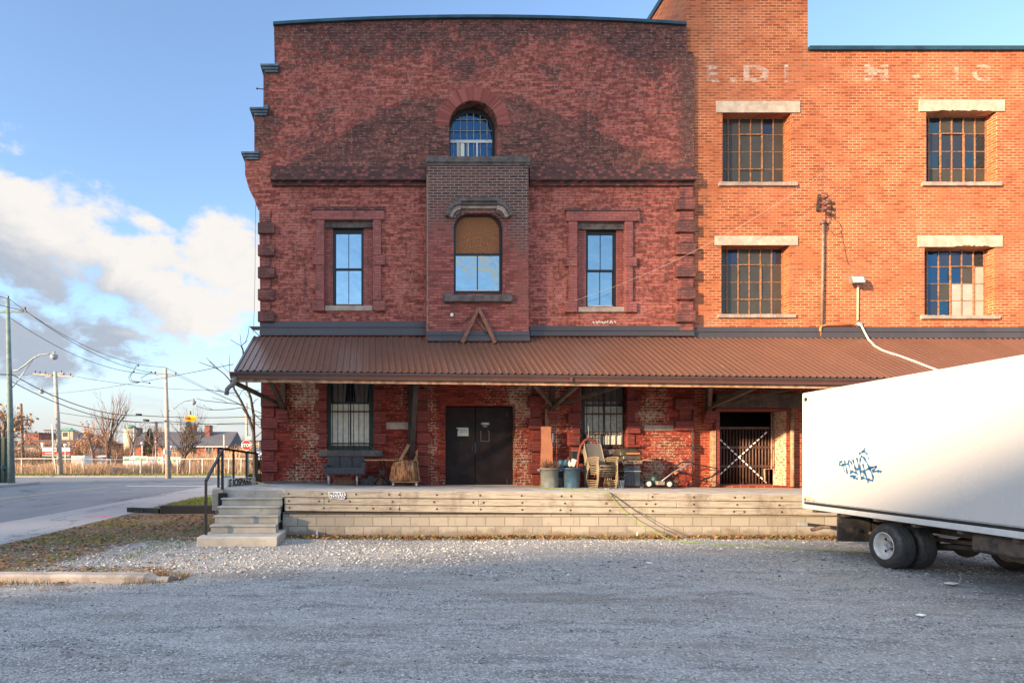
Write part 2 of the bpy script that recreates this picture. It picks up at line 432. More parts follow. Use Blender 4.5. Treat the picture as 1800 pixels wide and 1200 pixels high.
c = nt.mix(nt.m('MULTIPLY', mor, nt.lin(fine, .3, .7, .45, .95)), c, mc)
nt.put(nt.b, 'Base Color', c); nt.b.inputs['Roughness'].default_value = 0.9
nt.put(nt.b, 'Normal', nt.bump(nt.m('ADD', nt.m('SUBTRACT', 1, mor), nt.m('MULTIPLY', fine, 0.7)), 0.9, 0.012))

# sooty string course / hood brick
m, nt = new_mat('sooty_brick'); M['sooty_brick'] = m
P3 = nt.pos(); vec, rnd, mor = brick_nodes(nt, 0.12, 0.0727, 0.009)
mid = nt.noise(P3, 2.3, 6, 0.7); fine = nt.noise(P3, 14, 5, 0.7)
c = nt.mix(rnd, (0.052, 0.030, 0.029), (0.15, 0.058, 0.05))
c = nt.mix(nt.ss(nt.m('ADD', mid, nt.m('MULTIPLY', nt.m('SUBTRACT', rnd, .5), .4)), 0.52, 0.72), c, (0.30, 0.085, 0.07))
c = nt.mix(nt.m('MULTIPLY', mor, 0.5), c, (0.05, 0.03, 0.03))
nt.put(nt.b, 'Base Color', c); nt.b.inputs['Roughness'].default_value = 0.9
nt.put(nt.b, 'Normal', nt.bump(nt.m('ADD', nt.m('SUBTRACT', 1, mor), nt.m('MULTIPLY', fine, 0.7)), 0.9, 0.012))

def painted_brick(name, c1, c2, mort=0.35, sootc=(0.07, 0.035, 0.03), sootv=0.66):
    m, nt = new_mat(name); M[name] = m
    P3 = nt.pos(); vec, rnd, mor = brick_nodes(nt, 0.22, 0.0727, 0.0085)
    mid = nt.noise(P3, 3.0, 6, 0.7); fine = nt.noise(P3, 16, 5, 0.7)
    c = nt.mix(nt.m('ADD', nt.m('MULTIPLY', rnd, 0.5), nt.m('MULTIPLY', fine, 0.6), clamp=True), c1, c2)
    c = nt.mix(nt.m('MULTIPLY', nt.ss(mid, sootv - .08, sootv + .08), 0.75), c, sootc)
    c = nt.mix(nt.m('MULTIPLY', mor, mort), c, tuple(q * 0.35 for q in c1))
    c = nt.mix(nt.m('MULTIPLY', nt.ss(nt.noise(P3, 24, 5, .8), .66, .72), .5), c, (0.5, 0.38, 0.3))
    nt.put(nt.b, 'Base Color', c); nt.b.inputs['Roughness'].default_value = 0.82
    nt.put(nt.b, 'Normal', nt.bump(nt.m('ADD', nt.m('SUBTRACT', 1, nt.m('MULTIPLY', mor, mort * 2)), nt.m('MULTIPLY', fine, 0.7)), 0.7, 0.010))
painted_brick('quoin_paint', (0.16, 0.044, 0.036), (0.38, 0.122, 0.10), 0.6, sootv=0.54)
painted_brick('quoin_low', (0.13, 0.022, 0.018), (0.30, 0.056, 0.042), 0.5, sootv=0.60)
painted_brick('surround_paint', (0.20, 0.054, 0.045), (0.40, 0.128, 0.105), 0.45, sootv=0.60)

# roof metal, trims
def ribbed(name, col, rough=0.42):
    m, nt = new_mat(name); M[name] = m
    P3 = nt.pos(); n1 = nt.noise(P3, 1.2, 5, .6); n2 = nt.noise(nt.vm('MULTIPLY', P3, (6, 1, 1)), 4, 5, .7)
    c = nt.mix(n1, tuple(q * .8 for q in col), tuple(q * 1.2 for q in col))
    sheet = nt.node('ShaderNodeTexWhiteNoise', {'noise_dimensions': '1D'}, W=nt.m('FLOOR', nt.m('DIVIDE', nt.sep(P3)[0], .914)))
    c = nt.mix(nt.m('MULTIPLY', sheet.outputs[0], .3), c, tuple(q * .55 for q in col))
    c = nt.mix(nt.m('MULTIPLY', nt.ss(n2, .58, .75), .25), c, (0.32, 0.22, 0.17))
    nt.put(nt.b, 'Base Color', c); nt.put(nt.b, 'Roughness', nt.lin(n2, .3, .7, rough - .08, rough + .12))
    nt.b.inputs['Specular IOR Level'].default_value = 0.5
ribbed('roof_brown', (0.135, 0.064, 0.043), 0.33)
ribbed('flashing', (0.062, 0.056, 0.064), 0.4)
ribbed('gutter_brown', (0.10, 0.046, 0.036), 0.35)
simple('coping_blue', (0.03, 0.075, 0.10), 0.35, 0.3, 0.3, 2)
simple('step_cap', (0.09, 0.13, 0.16), 0.5, 0.2, 0.3, 5)
simple('black_frame', (0.012, 0.012, 0.013), 0.45, 0, 0.3, 12)
simple('green_frame', (0.010, 0.045, 0.032), 0.5, 0, 0.35, 9, dirt=(0.02, 0.03, 0.025))
simple('grey_frame', (0.22, 0.22, 0.20), 0.6, 0, 0.3, 12)
simple('rust_steel', (0.30, 0.14, 0.065), 0.75, 0, 0.4, 20, dirt=(0.10, 0.05, 0.03), world=True)
simple('iron_bar', (0.055, 0.035, 0.030), 0.7, 0.2, 0.4, 14, dirt=(0.16, 0.07, 0.035))
simple('gate_iron', (0.085, 0.045, 0.035), 0.6, 0.2, 0.3, 14, dirt=(0.16, 0.07, 0.04))
simple('limestone', (0.50, 0.41, 0.31), 0.85, 0, 0.18, 5, 0.6, 30, dirt=(0.40, 0.32, 0.24), world=True)
simple('sill_stone', (0.36, 0.27, 0.22), 0.85, 0, 0.25, 5, 0.5, 40, world=True)
simple('dark_stone', (0.11, 0.090, 0.082), 0.85, 0, 0.4, 5, 0.6, 40, dirt=(0.045, 0.04, 0.04), world=True)
simple('grey_sill', (0.13, 0.105, 0.10), 0.85, 0, 0.3, 5, 0.5, 40, world=True)
simple('concrete', (0.36, 0.335, 0.29), 0.9, 0, 0.16, 3, 0.5, 60, dirt=(0.28, 0.26, 0.22), world=True)
simple('deck_concrete', (0.50, 0.455, 0.40), 0.9, 0, 0.16, 2.2, 0.4, 50, dirt=(0.30, 0.28, 0.25), world=True)
simple('old_timber', (0.10, 0.065, 0.045), 0.85, 0, 0.4, 6, 0.5, 30, world=True)
simple('dark_timber', (0.028, 0.022, 0.020), 0.8, 0, 0.4, 6, 0.4, 30, world=True)
simple('black_timber', (0.010, 0.010, 0.012), 0.85, 0, 0.4, 6, 0.6, 30)
simple('soffit', (0.08, 0.05, 0.035), 0.85, 0, 0.4, 4, 0.4, 30, world=True)
simple('fascia_wood', (0.36, 0.20, 0.12), 0.8, 0, 0.45, 7, 0.4, 30, dirt=(0.5, 0.38, 0.26), world=True)
simple('door_brown', (0.022, 0.013, 0.013), 0.6, 0, 0.35, 3, 0.15, 20, dirt=(0.030, 0.022, 0.022), spec=.2)
simple('paper', (0.50, 0.54, 0.52), 0.8, 0, 0.08, 14)
simple('tape_yellow', (0.55, 0.50, 0.32), 0.6, 0, 0.1, 14)
simple('ink', (0.03, 0.035, 0.05), 0.8, 0, 0.2, 14)
simple('rubber', (0.018, 0.018, 0.018), 0.75, 0, 0.3, 20)
simple('tyre', (0.030, 0.030, 0.031), 0.6, 0, 0.35, 16, dirt=(0.075, 0.066, 0.058))
simple('tyre_tread', (0.055, 0.056, 0.058), 0.6, 0, 0.25, 16)
simple('rim_paint', (0.52, 0.50, 0.47), 0.45, 0.1, 0.15, 10, dirt=(0.40, 0.34, 0.28))
simple('chassis', (0.10, 0.075, 0.058), 0.8, 0.1, 0.4, 6, 0.3, 30, dirt=(0.03, 0.03, 0.03))
simple('mud_flap', (0.030, 0.030, 0.032), 0.7, 0, 0.3, 6, dirt=(0.15, 0.11, 0.08))
simple('strut_brown', (0.20, 0.085, 0.055), 0.7, 0, 0.3, 12)
simple('rust_pipe', (0.24, 0.17, 0.12), 0.7, 0.3, 0.3, 12)
simple('galvanised', (0.34, 0.35, 0.36), 0.5, 0.4, 0.2, 12)
simple('white_paint', (0.56, 0.56, 0.54), 0.5, 0, 0.06, 10)
simple('sticker_yellow', (0.80, 0.42, 0.02), 0.5, 0, 0.05); simple('sticker_red', (0.55, 0.02, 0.03), 0.5, 0, 0.05)
simple('tag_blue', (0.012, 0.10, 0.24), 0.5, 0, 0.3, 10)
simple('seat_cloth', (0.058, 0.057, 0.062), 0.95, 0, 0.25, 25, 0.4, 300, dirt=(0.075, 0.08, 0.10))
simple('terracotta', (0.36, 0.13, 0.075), 0.85, 0, 0.25, 10, 0.3, 60, dirt=(0.45, 0.28, 0.2))
simple('raw_wood', (0.42, 0.27, 0.14), 0.75, 0, 0.25, 6, 0.2, 50)
simple('sling_grey', (0.16, 0.145, 0.13), 0.8, 0, 0.12, 30, 0.2, 300)
simple('chair_tan', (0.25, 0.195, 0.13), 0.45, 0.1, 0.15, 10)
simple('bin_grey', (0.16, 0.18, 0.17), 0.6, 0, 0.2, 8, dirt=(0.22, 0.21, 0.18))
simple('bin_blue', (0.035, 0.085, 0.14), 0.5, 0, 0.2, 8, dirt=(0.07, 0.10, 0.12))
simple('tarp_blue', (0.02, 0.13, 0.23), 0.5, 0, 0.3, 9)
simple('crate_grey', (0.20, 0.24, 0.28), 0.6, 0, 0.2, 8)
simple('twig', (0.13, 0.065, 0.040), 0.9, 0, 0.3, 12)
simple('orange_board', (0.50, 0.20, 0.10), 0.7, 0, 0.14, 3, 0.1, 50)
simple('hose_red', (0.20, 0.045, 0.035), 0.6, 0, 0.25, 14)
simple('hose_green', (0.16, 0.26, 0.02), 0.5, 0, 0.2, 6)
simple('cable_black', (0.02, 0.018, 0.018), 0.6)
simple('bbq_lid', (0.07, 0.065, 0.05), 0.45, 0.3, 0.3, 7, dirt=(0.12, 0.10, 0.07))
simple('bbq_cart', (0.018, 0.028, 0.045), 0.5, 0, 0.3, 6, dirt=(0.05, 0.06, 0.07))
simple('rust_orange', (0.62, 0.17, 0.05), 0.7, 0, 0.2, 20)
simple('white_plastic', (0.74, 0.70, 0.60), 0.5, 0, 0.1, 15)
simple('cream_cloth', (0.76, 0.72, 0.60), 0.9, 0, 0.12, 9)
simple('wire_pale', (0.60, 0.52, 0.42), 0.6, 0, 0.1)
simple('cable_cream', (0.78, 0.66, 0.50), 0.6, 0, 0.1)
simple('porcelain', (0.12, 0.06, 0.06), 0.35, 0, 0.2)
simple('lamp_glass', (0.40, 0.42, 0.42), 0.2, 0, 0.1)
simple('stop_red', (0.50, 0.012, 0.02), 0.45, 0, 0.1)
simple('sign_white', (0.80, 0.80, 0.80), 0.5, 0, 0.04)
simple('sign_blue', (0.02, 0.09, 0.26), 0.5, 0, 0.1)
simple('signal_yellow', (0.85, 0.38, 0.01), 0.5, 0, 0.1)
simple('pole_wood', (0.40, 0.36, 0.30), 0.85, 0, 0.2, 4, 0.3, 20)
simple('pole_green', (0.16, 0.22, 0.20), 0.8, 0, 0.25, 4, 0.3, 20)
simple('pole_brown', (0.20, 0.13, 0.09), 0.85, 0, 0.25, 4)
simple('lamp_metal', (0.30, 0.32, 0.32), 0.45, 0.5, 0.15)
simple('bark_grey', (0.13, 0.10, 0.085), 0.95, 0, 0.3, 8, 0.5, 30)
simple('bark_warm', (0.20, 0.12, 0.085), 0.95, 0, 0.3, 4)
simple('bark_dark', (0.045, 0.045, 0.040), 0.95, 0, 0.3, 6)
simple('dead_leaf', (0.26, 0.12, 0.05), 0.9, 0, 0.5, 3, world=True)
simple('spruce', (0.06, 0.065, 0.040), 0.95, 0, 0.4, 3)
simple('topiary', (0.022, 0.035, 0.014), 0.9, 0, 0.4, 8)
simple('fence_paint', (0.66, 0.60, 0.52), 0.7, 0, 0.15, 6)
simple('wire_mesh', (0.36, 0.34, 0.31), 0.6, 0.4, 0.1)
simple('box_green', (0.012, 0.045, 0.035), 0.6, 0, 0.35, 3)
simple('far_tan', (0.42, 0.33, 0.26), 0.9, 0, 0.15, 0.2); simple('far_brick', (0.27, 0.09, 0.06), 0.9, 0, 0.2, 0.3)
simple('far_grey', (0.34, 0.36, 0.40), 0.9, 0, 0.12, 0.2); simple('far_roof', (0.085, 0.08, 0.085), 0.8, 0, 0.15, 0.3)
simple('far_stone', (0.50, 0.42, 0.32), 0.9, 0, 0.12, 0.3); simple('copper_green', (0.14, 0.28, 0.22), 0.7, 0, 0.15, 0.5)
simple('far_white', (0.66, 0.66, 0.64), 0.8, 0, 0.05, 0.5); simple('far_red', (0.52, 0.03, 0.04), 0.7, 0, 0.05, 0.5)
simple('far_green', (0.08, 0.42, 0.12), 0.7, 0, 0.05, 0.5); simple('far_window', (0.05, 0.06, 0.08), 0.3)
simple('handrail', (0.016, 0.015, 0.016), 0.45, 0.2, 0.3, 9)
simple('weed_green', (0.10, 0.14, 0.035), 0.9, 0, 0.35, 3, world=True); simple('weed_brown', (0.26, 0.15, 0.075), 0.9, 0, 0.4, 3, world=True)
simple('dry_reed', (0.60, 0.40, 0.25), 0.95, 0, 0.25, 0.7, world=True)
simple('lawn_green', (0.11, 0.19, 0.03), 0.9, 0, 0.35, 2, world=True)
simple('letter_black', (0.014, 0.014, 0.016), 0.6, 0, 0.1)
simple('dark_room', (0.012, 0.010, 0.010), 0.95, 0, 0.1)
simple('mower_green', (0.015, 0.045, 0.045), 0.5, 0, 0.2); simple('mower_grey', (0.25, 0.21, 0.17), 0.5, 0.2, 0.2)
simple('plaster_white', (0.60, 0.56, 0.50), 0.8, 0, 0.15, 10)
simple('slate', (0.08, 0.08, 0.085), 0.7, 0, 0.25, 10)
simple('lumber_brown', (0.24, 0.12, 0.075), 0.8, 0, 0.3, 8)

# window glass: mirrors the sky over a dark room
def glass(name, tint, base, refl=0.8, rough=0.02):
    m, nt = new_mat(name); M[name] = m
    g = nt.node('ShaderNodeBsdfGlossy', None, Color=tint); 
    wob = nt.noise(nt.pos(), 2.2, 2, 0.5)
    g.inputs['Roughness'].default_value = rough
    nt.put(g, 'Normal', nt.bump(wob, 0.2, 0.05))
    d = nt.node('ShaderNodeBsdfDiffuse')
    nt.put(d, 'Color', nt.mix(nt.noise(nt.pos(), 3, 4, .6), tuple(q * .6 for q in base), tuple(q * 1.3 for q in base)))
    mx = nt.n.new('ShaderNodeMixShader'); mx.inputs[0].default_value = refl
    nt.l.new(d.outputs[0], mx.inputs[1]); nt.l.new(g.outputs[0], mx.inputs[2]); nt.l.new(mx.outputs[0], nt.out.inputs[0])
glass('glass_sky', (0.42, 0.55, 0.60), (0.02, 0.03, 0.05), 0.85)
glass('glass_dark', (0.08, 0.16, 0.25), (0.012, 0.03, 0.05), 0.7, 0.03)
glass('glass_dirty', (0.4, 0.38, 0.33), (0.060, 0.054, 0.044), 0.12, 0.25)
glass('glass_blue', (0.10, 0.14, 0.20), (0.035, 0.04, 0.048), 0.5, 0.08)
glass('glass_grime', (0.5, 0.5, 0.5), (0.10, 0.10, 0.10), 0.18, 0.2)

# OSB / plywood board in the bay window
m, nt = new_mat('rusty_board'); M['rusty_board'] = m
P3 = nt.pos(); n1 = nt.noise(P3, 28, 6, .8); n2 = nt.noise(P3, 2, 4)
c = nt.mix(nt.ss(n1, .35, .65), (0.11, 0.035, 0.012), (0.40, 0.155, 0.05))
nt.put(nt.b, 'Base Color', nt.mix(nt.ss(n2, .4, .7), c, (0.22, 0.085, 0.03))); nt.b.inputs['Roughness'].default_value = 0.8

# dock timbers: grain, knots, greying
m, nt = new_mat('dock_timber'); M['dock_timber'] = m
P3 = nt.pos(); px_, py_, pz_ = nt.sep(P3)
row = nt.m('MULTIPLY', nt.m('FLOOR', nt.m('DIVIDE', pz_, 0.148)), 7.3)
gv = nt.comb(nt.m('ADD', nt.m('MULTIPLY', px_, 1.0), row), py_, nt.m('MULTIPLY', pz_, 14))
g1 = nt.noise(gv, 2.2, 6, 0.65, 1.2)
vo = nt.node('ShaderNodeTexVoronoi', {'feature': 'F1'}, Vector=nt.comb(nt.m('ADD', nt.m('MULTIPLY', px_, 1.5), row), 0, nt.m('MULTIPLY', pz_, 5.0)), Scale=1.0)
knot = nt.ss(vo.outputs[0], 0.17, 0.04)
c = nt.mix(nt.ss(g1, .3, .7), (0.25, 0.215, 0.165), (0.45, 0.395, 0.315))
c = nt.mix(nt.m('MULTIPLY', nt.ss(nt.noise(nt.vm('MULTIPLY', P3, (1, 1, .6)), 1.3, 6, .75), .48, .66), .75), c, (0.17, 0.13, 0.10))
c = nt.mix(nt.m('MULTIPLY', nt.ss(g1, .62, .68), .55), c, (0.15, 0.11, 0.08))
c = nt.mix(nt.m('MULTIPLY', knot, .8), c, (0.20, 0.11, 0.06))
gv2 = nt.comb(nt.m('ADD', nt.m('MULTIPLY', px_, .6), row), 0, nt.m('MULTIPLY', pz_, 30))
c = nt.mix(nt.m('MULTIPLY', nt.ss(nt.noise(gv2, 1.4, 4, .6, .6), .60, .66), .75), c, (0.09, 0.07, 0.055))
nt.put(nt.b, 'Base Color', c); nt.b.inputs['Roughness'].default_value = 0.85
nt.put(nt.b, 'Normal', nt.bump(g1, .6, .012))

# concrete blocks
m, nt = new_mat('block_wall'); M['block_wall'] = m
P3 = nt.pos(); q = nt.sep(P3)
vec, rnd, mor = brick_nodes(nt, 0.407, 0.203, 0.008, vec=nt.comb(nt.m('ADD', q[0], q[1]), nt.m('SUBTRACT', q[2], 0.005), 0))
mid = nt.noise(P3, 3, 6, .7); fine = nt.noise(P3, 45, 4, .7)
c = nt.mix(nt.m('ADD', nt.m('MULTIPLY', rnd, .6), nt.m('MULTIPLY', mid, .5), clamp=True), (0.235, 0.21, 0.17), (0.38, 0.34, 0.28))
c = nt.mix(nt.m('MULTIPLY', nt.ss(mid, .55, .7), .45), c, (0.20, 0.17, 0.14))
c = nt.mix(nt.m('MULTIPLY', nt.ss(nt.noise(P3, 1.6, 6, .8), .66, .72), .8), c, (0.68, 0.63, 0.56))
c = nt.mix(nt.m('MULTIPLY', nt.ss(nt.m('ADD', q[2], nt.m('MULTIPLY', nt.m('SUBTRACT', mid, .5), .5)), .16, .02), .7), c, (0.15, 0.115, 0.085))
c = nt.mix(nt.m('MULTIPLY', nt.ss(nt.noise(nt.vm('MULTIPLY', P3, (4, 4, .5)), 1.2, 5, .7), .55, .7), .45), c, (0.19, 0.165, 0.14))
c = nt.mix(nt.m('MULTIPLY', mor, .8), c, (0.15, 0.125, 0.10))
nt.put(nt.b, 'Base Color', c); nt.b.inputs['Roughness'].default_value = 0.92
nt.put(nt.b, 'Normal', nt.bump(nt.m('ADD', nt.m('MULTIPLY', nt.m('SUBTRACT', 1, mor), .8), nt.m('MULTIPLY', fine, .5)), .8, .01))

# truck side: glossy gelcoat
m, nt = new_mat('truck_white'); M['truck_white'] = m
P3 = nt.pos(); n1 = nt.noise(P3, 1.5, 5, .6); n2 = nt.noise(nt.vm('MULTIPLY', P3, (1, 1, .3)), 7, 5, .7)
c = nt.mix(nt.m('MULTIPLY', nt.ss(n2, .5, .8), .12), (0.50, 0.50, 0.49), (0.42, 0.415, 0.39))
nt.put(nt.b, 'Base Color', c); nt.put(nt.b, 'Roughness', nt.lin(n1, .3, .7, .22, .34)); nt.b.inputs['Coat Weight'].default_value = 0.15
nt.put(nt.b, 'Normal', nt.bump(nt.noise(P3, .9, 2), .25, .02))

# tree stump
m, nt = new_mat('stump_bark'); M['stump_bark'] = m
co = nt.obj(); n1 = nt.noise(nt.vm('MULTIPLY', co, (14, 14, 2.0)), 1.6, 6, .7, 1.5)
c = nt.mix(nt.ss(n1, .42, .52), (0.05, 0.024, 0.014), (0.32, 0.14, 0.055)); c = nt.mix(nt.ss(n1, .56, .62), c, (0.50, 0.34, 0.21))
nt.put(nt.b, 'Base Color', c); nt.b.inputs['Roughness'].default_value = .85; nt.put(nt.b, 'Normal', nt.bump(n1, 1.0, .02))

# flaked old wall lettering
m, nt = new_mat('ghost_paint'); M['ghost_paint'] = m
P3 = nt.pos(); q = nt.sep(P3)
vec, rnd, mor = brick_nodes(nt, 0.215, 0.0727, 0.010)
fl = nt.m('ADD', nt.m('ADD', nt.m('MULTIPLY', nt.noise(P3, 2.3, 3, .5), 0.7), nt.m('MULTIPLY', nt.noise(P3, 13, 5, .7), .7)), nt.m('MULTIPLY', rnd, .25))
al = nt.m('MULTIPLY', nt.ss(fl, .64, 1.15), 0.7)
nt.put(nt.b, 'Base Color', (0.74, 0.58, 0.46)); nt.b.inputs['Roughness'].default_value = .85
nt.put(nt.b, 'Alpha', al)

# ---- grounds
def ground_mat(name):
    m, nt = new_mat(name); M[name] = m
    P3 = nt.pos(); q = nt.sep(P3)
    lg = nt.noise(nt.vm('MULTIPLY', P3, (.55, 1.2, 1)), .55, 6, .62, .6); md = nt.noise(nt.vm('MULTIPLY', P3, (.42, 1.6, 1)), 2.2, 9, .76)
    st = nt.node('ShaderNodeTexVoronoi', {'feature': 'F1'}, Vector=P3, Scale=60.0)
    s2 = nt.node('ShaderNodeTexVoronoi', {'feature': 'F1'}, Vector=P3, Scale=130.0)
    rs = nt.sep(st.outputs['Color']); r2 = nt.sep(s2.outputs['Color'])
    packed = nt.mix(nt.ss(md, .38, .62), (0.150, 0.150, 0.148), (0.39, 0.39, 0.38))
    stones = nt.mix(rs[0], (0.085, 0.086, 0.09), (0.56, 0.55, 0.535))
    stones2 = nt.mix(r2[1], (0.16, 0.155, 0.15), (0.42, 0.41, 0.395))
    loose = nt.ss(nt.m('ADD', nt.m('MULTIPLY', lg, .6), nt.m('MULTIPLY', md, .6)), .50, .72)
    # stony windrow by the dock, thinner toward the viewer
    near = nt.ss(q[1], 8.2, 9.8)
    lm = nt.m('MAXIMUM', loose, nt.m('MULTIPLY', near, .9))
    # packed wheel tracks curving across the lot
    yy = nt.m('ADD', nt.m('SUBTRACT', q[1], nt.m('MULTIPLY', nt.m('POWER', nt.m('ABSOLUTE', nt.m('SUBTRACT', q[0], 3.0)), 2), .018)), nt.m('MULTIPLY', nt.m('SUBTRACT', lg, .5), 1.4))
    band = None
    for yc, wd in ((5.15, .16), (6.35, .22), (7.9, .26), (8.95, .18)):
        g_ = nt.ss(nt.m('ABSOLUTE', nt.m('SUBTRACT', yy, yc)), wd * 2.1, wd * .7); band = g_ if band is None else nt.m('MAXIMUM', band, g_)
    band = nt.m('MULTIPLY', band, nt.ss(nt.noise(nt.vm('MULTIPLY', P3, (.4, .8, 1)), 1.0, 4), .36, .52))
    lm = nt.m('MULTIPLY', lm, nt.m('SUBTRACT', 1, nt.m('MULTIPLY', band, .85)))
    packed = nt.mix(nt.m('MULTIPLY', band, .7), packed, (0.255, 0.24, 0.222))
    c = nt.mix(nt.m('MULTIPLY', nt.m('GREATER_THAN', nt.m('ADD', rs[1], nt.m('MULTIPLY', lm, .75)), .78), .9), packed, stones)
    c = nt.mix(nt.m('MULTIPLY', nt.m('GREATER_THAN', nt.m('ADD', r2[0], nt.m('MULTIPLY', lm, .6)), .9), .55), c, stones2)
    c = nt.mix(nt.m('MULTIPLY', nt.ss(nt.noise(nt.vm('MULTIPLY', P3, (.35, 1, 1)), .8, 6, .65), .50, .66), .55), c, (0.17, 0.145, 0.125))
    # bare earth and leaf litter to the left
    eb = nt.m('ADD', nt.m('ADD', q[0], nt.m('MULTIPLY', nt.m('SUBTRACT', md, .5), 2.2)), nt.m('MULTIPLY', nt.m('ABSOLUTE', nt.m('SUBTRACT', q[1], 9.0)), -0.22))
    em = nt.m('MULTIPLY', nt.ss(eb, -4.8, -5.8), nt.ss(q[1], 7.2, 7.9))
    em = nt.m('MAXIMUM', em, nt.m('MULTIPLY', nt.ss(nt.m('ADD', q[0], nt.m('MULTIPLY', nt.m('SUBTRACT', md, .5), 1.5)), -3.3, -3.7), nt.ss(nt.m('ADD', q[1], md), 12.0, 12.8)))
    earth = nt.mix(md, (0.085, 0.055, 0.036), (0.20, 0.135, 0.085))
    c = nt.mix(nt.m('MULTIPLY', em, .85), c, earth)
    foot = nt.m('MULTIPLY', nt.ss(nt.m('ADD', q[1], nt.m('MULTIPLY', md, .35)), 12.1, 12.45), nt.ss(q[0], -2.2, -1.8))
    c = nt.mix(nt.m('MULTIPLY', foot, .8), c, (0.13, 0.085, 0.055))
    nt.put(nt.b, 'Base Color', c); nt.b.inputs['Roughness'].default_value = .95; nt.b.inputs['Specular IOR Level'].default_value = .2
    h = nt.m('ADD', nt.m('MULTIPLY', nt.m('SUBTRACT', 1, st.outputs[0]), nt.m('ADD', nt.m('MULTIPLY', lm, .7), .3)), nt.m('MULTIPLY', md, 2.0))
    nt.put(nt.b, 'Normal', nt.bump(h, .8, .02))
ground_mat('gravel')
m, nt = new_mat('pebble'); M['pebble'] = m
oi = nt.n.new('ShaderNodeNewGeometry').outputs['Random Per Island']
c = nt.mix(oi, (0.09, 0.09, 0.093), (0.56, 0.545, 0.52)); nt.put(nt.b, 'Base Color', c); nt.b.inputs['Roughness'].default_value = .9
def isl(name, a, b, c3=None):
    m, nt = new_mat(name); M[name] = m
    oi = nt.n.new('ShaderNodeNewGeometry').outputs['Random Per Island']
    c = nt.mix(oi, a, b)
    if c3: c = nt.mix(nt.m('GREATER_THAN', nt.m('FRACT', nt.m('MULTIPLY', oi, 7.13)), .7), c, c3)
    nt.put(nt.b, 'Base Color', c); nt.b.inputs['Roughness'].default_value = .9; nt.b.inputs['Specular IOR Level'].default_value = .15
isl('leaf_litter', (0.10, 0.045, 0.02), (0.38, 0.18, 0.08), (0.14, 0.16, 0.04))
isl('grass_blades', (0.07, 0.13, 0.018), (0.20, 0.27, 0.05), (0.30, 0.22, 0.09))
isl('reeds', (0.40, 0.23, 0.12), (0.78, 0.54, 0.34))
isl('weed_mix', (0.12, 0.06, 0.03), (0.42, 0.24, 0.12), (0.11, 0.13, 0.03))
isl('orange_foliage', (0.32, 0.14, 0.055), (0.52, 0.28, 0.14))
isl('spruce_needles', (0.030, 0.040, 0.022), (0.10, 0.095, 0.05))
isl('voussoir', (0.21, 0.058, 0.048), (0.38, 0.122, 0.10))

def asphalt(name, a, b, crack=True):
    m, nt = new_mat(name); M[name] = m
    P3 = nt.pos(); n1 = nt.noise(P3, .5, 6, .65); n2 = nt.noise(P3, 60, 3, .7); n3 = nt.noise(nt.vm('MULTIPLY', P3, (1, .15, 1)), 1.2, 5, .6)
    c = nt.mix(n1, a, b); c = nt.mix(nt.m('MULTIPLY', n2, .35), c, (0.30, 0.30, 0.31))
    c = nt.mix(nt.m('MULTIPLY', nt.ss(n3, .5, .7), .3), c, (0.045, 0.05, 0.06))
    if crack:
        vo = nt.node('ShaderNodeTexVoronoi', {'feature': 'DISTANCE_TO_EDGE'}, Vector=nt.vm('ADD', nt.vm('MULTIPLY', P3, (.35, .12, 1)), nt.comb(nt.m('MULTIPLY', n1, 1.3), 0, 0)), Scale=1.0)
        c = nt.mix(nt.m('MULTIPLY', nt.ss(vo.outputs[0], .016, .005), .55), c, (0.03, 0.03, 0.035))
    nt.put(nt.b, 'Base Color', c); nt.b.inputs['Roughness'].default_value = .85; nt.put(nt.b, 'Normal', nt.bump(n2, .4, .01))
asphalt('asphalt', (0.075, 0.078, 0.085), (0.16, 0.165, 0.17)); asphalt('apron', (0.22, 0.215, 0.21), (0.32, 0.31, 0.30))
simple('far_ground', (0.22, 0.17, 0.11), .95, 0, .3, .3, world=True)
simple('road_paint', (0.5, 0.5, 0.5), .8, 0, .3, 6, world=True); simple('road_yellow', (0.42, 0.30, 0.12), .8, 0, .3, 6, world=True)
simple('pink_paint', (0.70, 0.16, 0.16), .8, 0, .3, 9, world=True)
m, nt = new_mat('grey_lace'); M['grey_lace'] = m
P3 = nt.pos(); n1 = nt.noise(P3, 9, 5, .75)
c = nt.mix(nt.ss(n1, .4, .6), (0.36, 0.37, 0.33), (0.52, 0.53, 0.48)); c = nt.mix(nt.m('MULTIPLY', nt.ss(n1, .64, .7), .8), c, (0.08, 0.13, 0.07))
nt.put(nt.b, 'Base Color', c); nt.b.inputs['Roughness'].default_value = .9
m, nt = new_mat('flaked_jamb'); M['flaked_jamb'] = m
P3 = nt.pos(); vec, rnd, mor = brick_nodes(nt, .225, .0727, .0095)
fl = nt.ss(nt.m('ADD', nt.noise(P3, 15, 6, .75), nt.m('MULTIPLY', mor, .1)), .44, .54)
c = nt.mix(fl, (0.36, 0.07, 0.04), (0.66, 0.50, 0.33)); nt.put(nt.b, 'Base Color', c); nt.b.inputs['Roughness'].default_value = .9
simple('rust_bolt', (0.06, 0.035, 0.025), 0.7, 0.2, 0.4, 20)
isl('topiary_leaf', (0.010, 0.018, 0.006), (0.045, 0.06, 0.02))
simple('kerb_concrete', (0.34, 0.29, 0.25), 0.95, 0, 0.25, 3, 0.8, 40, dirt=(0.22, 0.19, 0.16), world=True)
glass('glass_pale', (0.5, 0.5, 0.5), (0.46, 0.40, 0.33), 0.1, 0.2)
isl('far_twigs', (0.10, 0.065, 0.045), (0.30, 0.19, 0.13))
painted_brick('quoin_sooty', (0.14, 0.040, 0.033), (0.34, 0.11, 0.09), 0.6, sootv=0.47)
